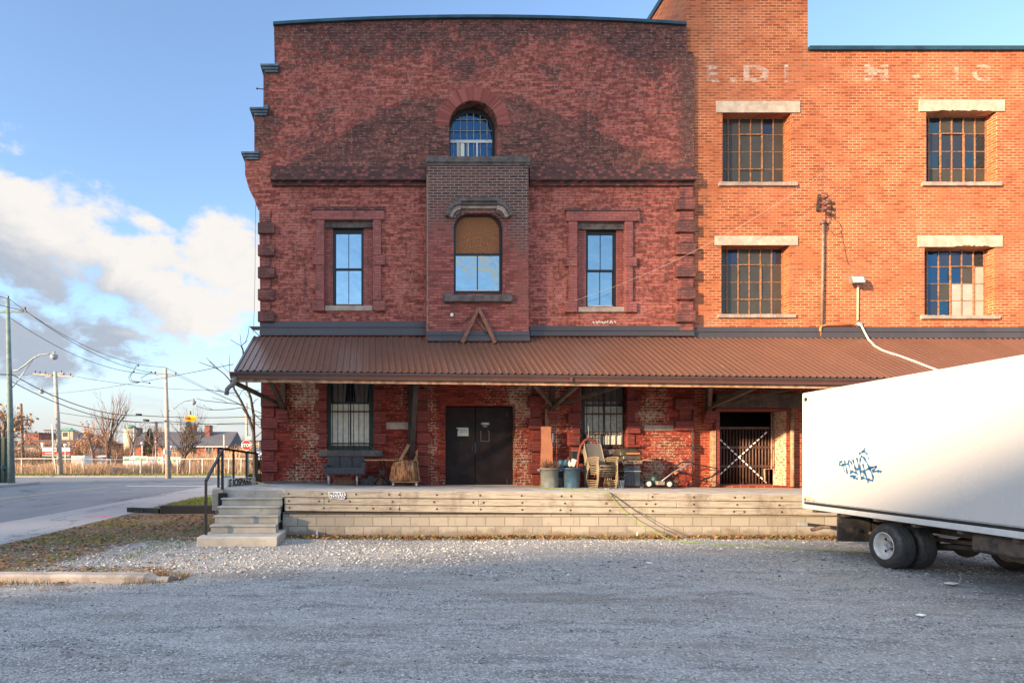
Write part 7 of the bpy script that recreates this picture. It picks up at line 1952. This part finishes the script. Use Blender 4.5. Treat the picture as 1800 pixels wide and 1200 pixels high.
def prismhouse(o, x0, x1, y0, y1, z0, z1, zr_, wallm, roofm, hip=0.0, name='wall'):
    MB().box(x0, x1, y0, y1, z0, z1).build(name, wallm, o)
    m_ = MB(); b = m_.bm; e = .3; yc = (y0 + y1) / 2; hx = (x1 - x0) * hip
    v = [b.verts.new(p) for p in ((x0 - e, y0 - e, z1), (x1 + e, y0 - e, z1), (x1 + e, y1 + e, z1), (x0 - e, y1 + e, z1), (x0 - e + hx, yc, zr_), (x1 + e - hx, yc, zr_))]
    for q in ((0, 1, 5, 4), (2, 3, 4, 5), (1, 2, 5), (3, 0, 4), (3, 2, 1, 0)): b.faces.new([v[i] for i in q])
    m_.build('roof', roofm, o)
def far(name, label, cat, D): return thing(name, label, cat, (0, D, 0))
# dark roofed brick house with chimneys
D = 98; h_ = far('brick_house', 'brick house with long dark grey roof and two square chimneys behind the orange scrub', 'house', D)
prismhouse(h_, PX(232, D), PX(400, D), D, D + 12, 0, PZ(784, D), PZ(762, D) + .6, 'far_brick', 'far_roof')
for a, b, t_, bt in ((318.5, 328, 745, 765), (348, 357, 746, 764)):
    c_ = MB().box(PX(a, D), PX(b, D), D + 4, D + 6, PZ(bt + 8, D), PZ(t_, D)).build('chimney', 'far_brick', h_)
    MB().box(PX(a - .7, D), PX(b + .7, D), D + 3.9, D + 6.1, PZ(t_, D), PZ(t_ - 1.4, D)).build('chimney_cap', 'far_roof', c_)
for px in (302, 312, 362, 368):
    w_ = MB().box(PX(px, D), PX(px + 5, D), D - .15, D - .02, PZ(800, D), PZ(787, D)).build('window', 'far_window', h_)
    MB().box(PX(px - 1, D), PX(px, D) - .02, D - .18, D - .03, PZ(801, D), PZ(786, D)).box(PX(px + 5, D) + .02, PX(px + 6, D), D - .18, D - .03, PZ(801, D), PZ(786, D)).build('frame', 'far_white', w_)
MB().box(PX(305, D), PX(402, D), D - .5, D - .32, PZ(785.5, D), PZ(784, D)).build('gutter', 'far_white', h_)
D = 120; h_ = far('chimney_stack', 'tall slim dark chimney stack with red white bands left of the brick house', 'chimney', D)
MB().tube([(PX(274.5, D), D, 0), (PX(274.5, D), D, PZ(741, D))], .40, 10, r2=.30).build('stack', 'far_roof', h_)
D = 64
h_ = thing('striped_pole', 'thin red and white banded pole in front of the chimney stack', 'pole', (PX(273.5, D), D, 0))
for k in range(5): MB().tube([(PX(273.5, D), D, PZ(781 - 3.2 * k, D)), (PX(273.5, D), D, PZ(777.8 - 3.2 * k, D))], .07, 8).build('band', 'far_red' if k % 2 == 0 else 'far_white', h_)
MB().tube([(PX(274, D), D, 0), (PX(273.5, D), D, PZ(781, D))], .05, 8).build('post', 'galvanised', h_)
# silo
D = 150; h_ = far('silo', 'pale cylindrical silo with light green top behind the hoarding', 'silo', D)
MB().lathe([(1.75, 0), (1.75, PZ(758, D)), (1.5, PZ(754, D))], (PX(230, D), D, 0), 24).build('cylinder', 'far_stone', h_); MB().lathe([(1.4, PZ(754, D)), (1.3, PZ(748.5, D)), (.5, PZ(746.5, D))], (PX(230, D), D, 0), 24).build('top', 'copper_green', h_)
MB().box(PX(239, D), PX(243, D), D, D + 3, 0, PZ(751, D)).build('lift_shaft', 'far_roof', h_)
# tower with green pyramid roof
D = 190; h_ = far('clock_tower', 'square tan tower with green pyramid roof above the low warehouses', 'tower', D)
prismhouse(h_, PX(108.5, D), PX(121.5, D), D, D + 2.4, 0, PZ(756, D), PZ(751, D), 'far_stone', 'copper_green')
x0_, x1_ = PX(107, D), PX(130, D); m_ = MB(); b = m_.bm
v = [b.verts.new(p) for p in ((x0_, D - .4, PZ(757, D)), (x1_, D - .4, PZ(757, D)), (x1_, D + 4.2, PZ(757, D)), (x0_, D + 4.2, PZ(757, D)), ((x0_ + x1_) / 2 - .2, D + 1.9, PZ(751, D)))]
for q in ((0, 1, 4), (1, 2, 4), (2, 3, 4), (3, 0, 4), (3, 2, 1, 0)): b.faces.new([v[i] for i in q])
m_.build('roof', 'copper_green', h_)
MB().box(PX(121.6, D), PX(128, D), D + .1, D + 3.8, 0, PZ(757.2, D)).build('wall', 'far_tan', h_)
for px in (110.5, 113.5, 116.5): MB().box(PX(px, D), PX(px + 1.8, D), D - .1, D - .01, PZ(767, D), PZ(759.5, D)).build('window', 'far_window', h_)
def block(label, px0, px1, py0, D, mat, wm='far_window', rows=3, cols=4, cat='building', name='apartment_block', wins=True, roof=None):
    o = far(name, label, cat, D); x0, x1, z1 = PX(px0, D), PX(px1, D), PZ(py0, D)
    MB().box(x0, x1, D, D + 12, 0, z1).build('wall', mat, o)
    MB().box(x0 - .2, x1 + .2, D - .2, D + 12.2, z1 + .01, z1 + .5).build('roof', roof or 'far_roof', o)
    if wins:
        zl_ = PZ(790, D)
        for r_ in range(rows):
            for c_ in range(cols):
                a = x0 + (x1 - x0) * (c_ + .22) / cols; b = x0 + (x1 - x0) * (c_ + .7) / cols; zc = z1 - (z1 - zl_) * (r_ + .35) / rows
                MB().box(a, b, D - .1, D - .01, zc - (z1 - zl_) / rows * .22, zc + (z1 - zl_) / rows * .2).build('window', wm, o)
    return o
block('small red brick block on the skyline at far left behind the leafy tree', 44, 68, 762, 210, 'far_brick')
block('grey and tan apartment block left of the leaning utility pole', 78, 97, 757, 230, 'far_grey')
block('second tan block just right of the green roofed tower', 129, 141, 762, 240, 'far_tan', cols=3)
block('low wide brown roofed warehouse behind the field', 40, 170, 776, 160, 'far_brick', cols=12, rows=1)
block('long low tan warehouse with flat roof behind the billboard', 8, 124, 785, 125, 'far_tan', wins=False, name='warehouse')
block('grey warehouse end with two small dark windows right of the billboard', 124.5, 160, 787, 124, 'far_grey', rows=1, cols=3, name='warehouse')
block('distant brown building row between the tall bare tree and the silo', 168, 226, 782, 170, 'far_brick', rows=1, cols=8, name='warehouse')
block('pale pink grey block on the skyline behind the tall bare tree', 141.5, 165, 766, 250, 'far_tan', cols=4)
block('distant stone building behind the stop sign', 405, 455, 776, 200, 'far_stone', cols=6)
for px, py, s, i in ((64, 777, 4, 0), (85, 773, 3, 1), (90, 779, 4, 2), (112, 776, 3, 3), (127, 783, 3, 4), (139, 786, 2.4, 5), (143.5, 787, 2, 6)):
    D = 122
    lbs = ['white rooftop vent at the left end of the tan warehouse', 'tall white roof stack left of the leaning pole', 'low cream roof vent between the stack and the leaning pole', 'white roof vent just right of the leaning pole', 'small white roof vent over the right end of the billboard', 'left one of the two tiny vents on the grey warehouse end', 'right one of the two tiny vents on the grey warehouse end']
    t = thing('roof_vent', lbs[i], 'vent', (PX(px, D), D + 2, PZ(788, D)), 'vents on the warehouse roofs')
    MB().box(PX(px - s / 2, D), PX(px + s / 2, D), D + 2, D + 2.6, PZ(788, D), PZ(py + 1, D)).build('duct', 'far_white', t); MB().box(PX(px - s / 2, D) - .1, PX(px + s / 2, D) + .1, D + 1.9, D + 2.7, PZ(py + 1, D) + .01, PZ(py, D)).build('cap', 'far_white', t)
# billboard
D = 84; bb_ = thing('billboard', 'long billboard with white upper half and red lower band behind the white fence', 'billboard', (PX(98, D), D, 0))
MB().box(PX(74, D), PX(123, D), D, D + .3, PZ(798, D), PZ(793, D)).build('red_band', 'far_red', bb_); MB().box(PX(74.5, D), PX(122.5, D), D, D + .3, PZ(793, D) + .01, PZ(786, D)).build('white_panel', 'far_white', bb_)
MB().box(PX(73.5, D), PX(123.5, D), D - .05, D + .35, PZ(786, D) + .01, PZ(785, D)).build('frame', 'far_roof', bb_)
m_ = MB()
for k in range(7): m_.box(PX(80 + 2.2 * k, D), PX(81.5 + 2.2 * k, D), D - .03, D - .005, PZ(797, D), PZ(795.5, D))
m_.box(PX(110, D), PX(112, D), D - .03, D - .005, PZ(792, D), PZ(789, D)); m_.build('lettering', 'far_white', bb_)
MB().prism([(PX(x, D), PZ(y, D)) for x, y in ((92, 791), (99, 791), (98, 789), (96, 788), (93.5, 789))], D - .03, D - .005).build('emblem', 'far_red', bb_)
MB().box(PX(74, D), PX(122, D), D, D + .2, PZ(802, D), PZ(799, D)).build('green_strip', 'copper_green', bb_)
for px in (76, 98, 120): MB().box(PX(px, D), PX(px, D) + .2, D + .05, D + .25, 0, PZ(802, D) - .01).build('post', 'far_roof', bb_)
# white trailer and blue grey shed
D = 80; t = thing('white_trailer', 'plain white ribbed trailer parked right of the billboard behind the fence', 'trailer', (PX(137, D), D, 0))
MB().box(PX(125, D), PX(149, D), D, D + 2.4, .5, PZ(800.5, D)).build('body', 'far_white', t)
m_ = MB()
for k in range(12): m_.box(PX(126 + 2 * k, D), PX(126.2 + 2 * k, D), D - .04, D - .003, .6, PZ(801.5, D))
m_.build('rib', 'far_grey', t)
for px in (129, 144): MB().lathe([(.25, -.1), (.45, -.08), (.45, .1), (.25, .12)], (PX(px, D), D + .2, .45), 14, axis='y').build('wheel', 'tyre', t)
D = 90; t = thing('garden_shed', 'small blue grey gabled shed left of the tall bare tree', 'shed', (PX(175, D), D, 0)); prismhouse(t, PX(171, D), PX(182, D), D, D + 3, 0, PZ(803, D), PZ(800, D), 'far_grey', 'far_white')

# ---- poles
def pole(name, label, b, t_, D, r0, r1, mat, cross=None, lamp=None, extra=None, group='utility poles along the street'):
    B, T_ = PT(b[0], b[1], D), PT(t_[0], t_[1], D); B.z = -.03
    o = thing(name, label, 'pole', B, group)
    MB().tube([B, B.lerp(T_, .5), T_], [r0, (r0 + r1) / 2, r1], 12).build('pole_shaft', mat, o)
    for q in (cross or ()):
        (xa, ya), (xb, yb), insx = q
        A_, B2 = PT(xa, ya, D), PT(xb, yb, D); m_ = MB().bar(A_, B2, .10, .12)
        m_.build('crossarm', mat, o)
        for px, py in insx: MB().lathe([(.03, 0), (.07, .04), (.04, .09), (.08, .13), (.05, .2)], PT(px, py, D) + Vector((0, 0, .05)), 10).build('insulator', 'porcelain', o)
    if lamp:
        pts, hp_, k = lamp
        MB().tube([PT(a, b_, D) for a, b_ in pts], .045 * k, 8).build('lamp_arm', 'lamp_metal', o)
        h = PT(hp_[0], hp_[1], D); l_ = MB().lathe([(.06, .28), (.09, .2), (.12, .1), (.20, .06), (.24, -.02)], h, 16).build('lamp_head', 'lamp_metal', o)
        MB().lathe([(.23, -.02), (.22, -.12), (.14, -.22), (.03, -.26)], h, 16).build('lamp_globe', 'lamp_glass', l_)
    return o
p1 = pole('utility_pole', 'nearest tall greenish utility pole with crossarm and curved street lamp at the left edge', (20.5, 851), (13.5, 525), 35.5, .20, .11, 'pole_green', [((-14, 548.5), (46, 547), ((44, 547), (-10, 548)))],
     ([(21, 652), (32, 650), (45, 641), (58, 630), (70, 623.5), (84, 622), (93, 622)], (95, 625), 1.0))
MB().tube([PT(22, 681, 35.5), PT(40, 657, 35.5), PT(58, 632, 35.5)], .03, 6).build('lamp_brace', 'lamp_metal', p1)
MB().lathe([(.03, 0), (.08, .05), (.05, .1), (.08, .15), (.04, .22)], PT(14, 526, 35.5), 10).build('insulator', 'porcelain', p1)
pole('utility_pole', 'leaning pale wooden utility pole with laden crossarm in front of the white fence', (106.5, 838), (97, 653), 52, .24, .15, 'pole_wood', [((58, 657), (128, 662), ((62, 656), (70, 657), (80, 658), (112, 660), (124, 661))), ((80, 663), (112, 655), ((86, 662), (108, 656)))],
     ([(100, 724), (98, 708), (92, 697), (83, 690), (76, 687)], (73, 687), 1.0))
pole('utility_pole', 'straight pale utility pole with small crossarm at the near corner of the field', (296, 840), (291, 646), 47, .23, .13, 'pole_wood', [((272, 658.5), (310, 659.5), ((273, 658), (309, 659)))],
     ([(296, 722), (306, 718), (316, 709), (326, 704.5), (338, 703.5)], (340, 706), .8))
pole('utility_pole', 'plain brown wooden pole behind the fence left of the leaning pole', (41, 815), (37, 709), 72, .22, .15, 'pole_brown')
pole('utility_pole', 'distant pale pole beside the silo', (237, 812), (235, 752), 85, .17, .12, 'pole_wood')
pole('utility_pole', 'distant pale pole in front of the right end of the dark roof', (395.5, 812), (394, 764), 80, .2, .14, 'pole_wood')
o = pole('utility_pole', 'slim pole directly behind the stop sign', (435, 838), (433, 708), 52, .15, .10, 'pole_wood', [((416, 732), (432, 731.5), ())])
pole('utility_pole', 'thin pale post behind the leaning utility pole', (95, 835), (92, 745), 60, .09, .07, 'fence_paint')
for px, py, D, lb in ((250, 779, 88, 'small globe lamp on a short post left of the striped pole'), (302, 786, 70, 'small glowing white globe lamp right of the crossarm pole'), (115, 782, 84, 'short post lamp in front of the billboard')):
    t = thing('globe_lamp', lb, 'lamp', (PX(px, D), D, 0)); MB().tube([(PX(px, D), D, 0), (PX(px, D), D, PZ(py, D))], .08, 6).build('post', 'fence_paint', t); MB().blob((PX(px, D), D, PZ(py, D)), .28, .28, .22, 2, 0).build('globe', 'far_white', t)
# guard box on the crossarm pole
tag(MB().box(PX(288.5, 46.5), PX(292, 46.5), 46.3, 46.6, PZ(798, 46.5), PZ(789, 46.5), bev=.03).build('meter_box', 'far_white'), 'small white box fixed low on the left side of the crossarm pole', 'box')
tag(MB().box(PX(298, 46.8), PX(302, 46.8), 46.7, 46.75, PZ(800, 46.8), PZ(790, 46.8)).build('street_plate', 'far_grey'), 'small blue grey plate fixed on the right side of the crossarm pole', 'sign')

# ---- wires
WG = 'overhead cables'
def cable(a, b, Da, Db, sag, r, label, mat='cable_black'):
    A_, B2 = PT(*a, Da), PT(*b, Db); return tag(MB().tube(sagp(A_, B2, sag, 20), r, 4).build('overhead_cable', mat), label, 'cable', WG)
cable((14, 524), (291, 645), 35.5, 47, 1.0, .018, 'topmost overhead cable curving down from the nearest pole top to the small crossarm pole')
cable((45, 546), (309, 658), 35.5, 47, 1.0, .018, 'overhead cable from the right end of the nearest crossarm to the right insulator')
cable((14, 556), (273, 657), 35.5, 47, .9, .018, 'overhead cable from below the nearest crossarm to the left insulator')
cable((-60, 500), (14, 524), 34, 35.5, .1, .018, 'overhead cable entering from the left to the top of the nearest pole'); cable((-60, 516), (45, 546), 34, 35.5, .1, .018, 'overhead cable entering from the left to the nearest crossarm')
cable((-60, 657), (22, 658), 34, 35.5, .0, .022, 'dark cable entering from the left just above the lamp brace')
cable((22, 658), (250, 730), 35.5, 46, .7, .028, 'thick dark cable sagging from the nearest pole to the splice case')
cable((22, 671), (295, 740), 35.5, 47, .9, .026, 'lower dark cable sagging from the nearest pole to the crossarm pole')
cable((250, 730), (460, 731), 46, 46, .15, .028, 'thick dark cable running level across the street behind the yellow signal')
cable((295, 740), (470, 744), 47, 46, .15, .024, 'lower level dark cable crossing behind the bare tree')
cable((310, 659), (600, 775), 47, 40, .3, .018, 'thin cable falling from the small crossarm toward the building'); cable((292, 646), (620, 790), 47, 40, .3, .018, 'thin cable falling from the top of the crossarm pole toward the building')
cable((125, 660), (600, 668), 52, 60, 1.2, .018, 'pale distant cable crossing level behind the crossarm pole'); cable((60, 657), (-80, 640), 52, 60, .5, .018, 'thin cable leaving the leaning pole to the left')
cable((60, 690), (410, 640), 60, 14.5, .3, .010, 'thin dark wire rising to the right toward the canopy corner'); cable((97, 740), (300, 760), 52, 90, .5, .03, 'low faint cable behind the bare tree')
cable((100, 724), (470, 740), 52, 52, .6, .022, 'faint cable from the leaning pole across to the stop sign pole')
for a, b_ in (((243, 642), (231, 670)), ((266, 654), (250, 672)), ((235, 653), (228, 671))):
    q = [PT(a[0], a[1], 44.5), PT(a[0] - 4, a[1] + 2, 44.5), PT(b_[0] - 2, b_[1] - 8, 44.5), PT(b_[0] + 1, b_[1] - 1, 44.5), PT(b_[0] + 13, b_[1] + 1, 44.5)]
    tag(MB().tube(q, .022, 5).blob(q[0], .09, .09, .07, 1, 0).blob(q[-1], .09, .09, .07, 1, 0).build('jumper_wire', 'cable_black'), {243: 'tall central jumper loop hanging between the overhead cables', 266: 'right jumper loop hanging between the overhead cables', 235: 'left jumper loop hanging between the overhead cables'}[a[0]], 'wire')
for px, py in ((244, 728), (257, 738)): tag(MB().tube([PT(px - 5, py, 45.8), PT(px + 5, py + 1, 45.8)], .09, 8).build('splice_case', 'rubber'), 'upper dark splice case on the thick overhead cable' if px == 244 else 'lower dark splice case on the second overhead cable', 'splice case')
# yellow signal housing hanging on the cable
D = 40; t = thing('hanging_signal', 'yellow boat shaped signal housing hanging from the overhead cable', 'signal', PT(335, 734, D))
m_ = MB(); bm = m_.bm
tp_ = [(322.5, 732), (347.5, 733.5)]; up_y = 729; lo_y = 740
def ring(px0, px1, py, dy): return [bm.verts.new(PT(px0, py, D - dy)), bm.verts.new(PT(px1, py + .6, D - dy)), bm.verts.new(PT(px1, py + .6, D + dy)), bm.verts.new(PT(px0, py, D + dy))]
r0_, r1_, r2_ = ring(332, 339, 728.5, .15), ring(323, 347.5, 733, .42), ring(328, 342, 740, .3)
for a, b_ in ((r0_, r1_), (r1_, r2_)):
    for k in range(4): bm.faces.new((a[k], a[(k + 1) % 4], b_[(k + 1) % 4], b_[k]))
bm.faces.new(r0_); bm.faces.new(r2_); m_.build('housing', 'signal_yellow', t)
MB().box(PX(329, D), PX(336, D), D - .46, D - .34, PZ(737, D), PZ(732.5, D), bev=.02).build('lens', 'far_brick', t); MB().tube([PT(335, 729, D), PT(334.5, 722, D)], .04, 6).build('hanger', 'rubber', t)
# stop sign
D = 42; t = thing('stop_sign', 'red octagonal STOP sign on a pale post beside the handrail', 'sign', (PX(433, D), D, 0)); c = PT(433, 782, D); Rr = 9.3 * D / F
octo = lambda rr, y_: [(c.x + rr * math.cos(R(22.5 + 45 * k)), c.z + rr * math.sin(R(22.5 + 45 * k))) for k in range(8)]
MB().prism(octo(Rr, 0), D, D + .01).build('border', 'sign_white', t); MB().prism(octo(Rr * .93, 0), D - .006, D - .001).build('face', 'stop_red', t)
text_part('STOP', .34, 'sign_white', 'lettering', (c.x, D - .009, c.z - .12), parent=t, align='CENTER', sx=.86, bold=.006)
MB().tube([(PX(434.5, D), D + .05, -.03), (PX(434.5, D), D + .05, PZ(764, D))], .04, 8).build('post', 'pole_wood', t)
MB().box(PX(435.5, D), PX(440, D), D - .02, D - .01, PZ(771, D), PZ(764, D)).build('small_plate', 'sign_white', t)
# blue sign cut off by the building
D = 24; t = thing('blue_sign', 'dark blue and white sign board partly hidden behind the left corner of the old building', 'sign', PT(458, 800, D))
MB().box(PX(450, D), PX(476, D), D, D + .06, PZ(802.5, D), PZ(790, D), bev=.01).build('board', 'sign_blue', t); MB().box(PX(451.5, D), PX(475, D), D - .012, D - .002, PZ(800.5, D), PZ(793.5, D)).build('panel', 'sign_white', t)
m_ = MB(); cc = PT(458.5, 797, D - .02)
m_.tube([cc + Vector((.10 * math.cos(a), 0, .06 * math.sin(a))) for a in [R(50 + 260 * i / 12) for i in range(13)]], .018, 6); m_.build('emblem', 'sign_blue', t)
MB().tube([(PX(457, D), D + .1, 0), (PX(457, D), D + .1, PZ(790, D))], .03, 8).build('post', 'handrail', t)
# clipped shrubs
def shrub(label, blobs, D, seed):
    c0 = PT(*blobs[0][:2], D); t = thing('clipped_shrub', label, 'shrub', (c0.x, D, 0), 'clipped shrubs beside the building'); r = random.Random(seed); m_ = MB(); kk = D / F
    MB().tube([(c0.x, D, 0), (c0.x, D, c0.z)], .03, 6).build('trunk', 'bark_dark', t)
    for px, py, rx, ry in blobs:
        c = PT(px, py, D)
        for i in range(1100):
            d = Vector((r.gauss(0, 1), r.gauss(0, 1), r.gauss(0, 1))).normalized() * r.uniform(.6, 1.08); p = c + Vector((d.x * rx * kk, d.y * rx * kk, d.z * ry * kk)); a = r.uniform(0, 6.28); s_ = .035
            m_.poly([p, p + Vector((s_ * math.cos(a), s_ * math.sin(a), r.uniform(-.03, .03))), p + Vector((s_ * math.cos(a + 1.5), s_ * math.sin(a + 1.5), r.uniform(-.03, .04)))])
    m_.build('crown', 'topiary_leaf', t)
shrub('dark clipped shrub with layered balls beside the sapling trunk', ((452, 816, 10, 8), (461, 818, 9, 10)), 21, 1)
shrub('low dark green shrub spreading at the foot of the sapling', ((446, 838, 10, 6), (458, 840, 8, 8)), 20.5, 2)
# green cabinet / hoarding end at far left
t = thing('green_cabinet', 'dark green wooden enclosure at the far left edge beside the nearest pole', 'enclosure', (PX(2, 36), 36, .1))
MB().box(PX(-60, 36), PX(11, 36), 36, 36.3, .1, PZ(768, 36), bev=.02).build('panel', 'box_green', t)
m_ = MB()
for k in range(9): m_.box(PX(-56 + 8 * k, 36), PX(-55.2 + 8 * k, 36), 35.97, 35.995, .15, PZ(769, 36))
m_.build('batten', 'black_timber', t)
m_ = MB()
for k in range(5): m_.bar(PT(2 + k * 1.6, 822 + (k % 2) * 5, 35.96), PT(4.5 + k * 1.3, 816 + (k % 3) * 4, 35.96), .01, .05)
m_.build('scrawl', 'tarp_blue', t)

# ---------------- unseen blocks added behind the viewer, outlined to cast the shade ----------------
def shade_block(name, label, poly_, yb, dep, mat='far_brick'):
    # outline given where it crosses y = 0 along the sun's rays; depth runs along the rays
    pts = [(x + 1.6 * yb, max(z - .42 * yb, 0)) for x, z in poly_]
    o = thing(name, label, 'building', (pts[0][0], yb, 0))
    m_ = MB().prism(pts, yb - dep, yb)
    for v in m_.bm.verts:
        if v.co.y < yb - .01: v.co.x -= 1.6 * dep; v.co.z = v.co.z + .42 * dep if v.co.z > .1 else 0
    m_.build('wall', mat, o)
shade_block('tall_shade_block', 'tall unseen block added behind the viewer to shade the old building', [(-33, -20), (-20.8, -20), (-20.6, 5.9), (-19.6, 8.2), (-16.7, 13.5), (-13.2, 19.5), (-11.5, 23), (-30, 23)], -60, 5)  # invented mass; its slanted right edge follows the wanted shadow line
shade_block('street_shade_block', 'long unseen block added behind the viewer to shade the street', [(-88, -20), (-33.2, -20), (-33.2, 8.5), (-60, 13), (-88, 18.6)], -30, 4)  # added block that only keeps the sun off the street
shade_block('lot_shade_block', 'low unseen block added behind the viewer to shade the gravel lot', [(-42, -5), (4, -5), (4, 4.6), (-9, 5.0), (-12, 4.6), (-15.3, 3.85), (-16.6, 2.9), (-30, 2.5), (-42, 2.5)], -14, 2, 'far_tan')  # added block; top edge worked back from the shade line on the gravel
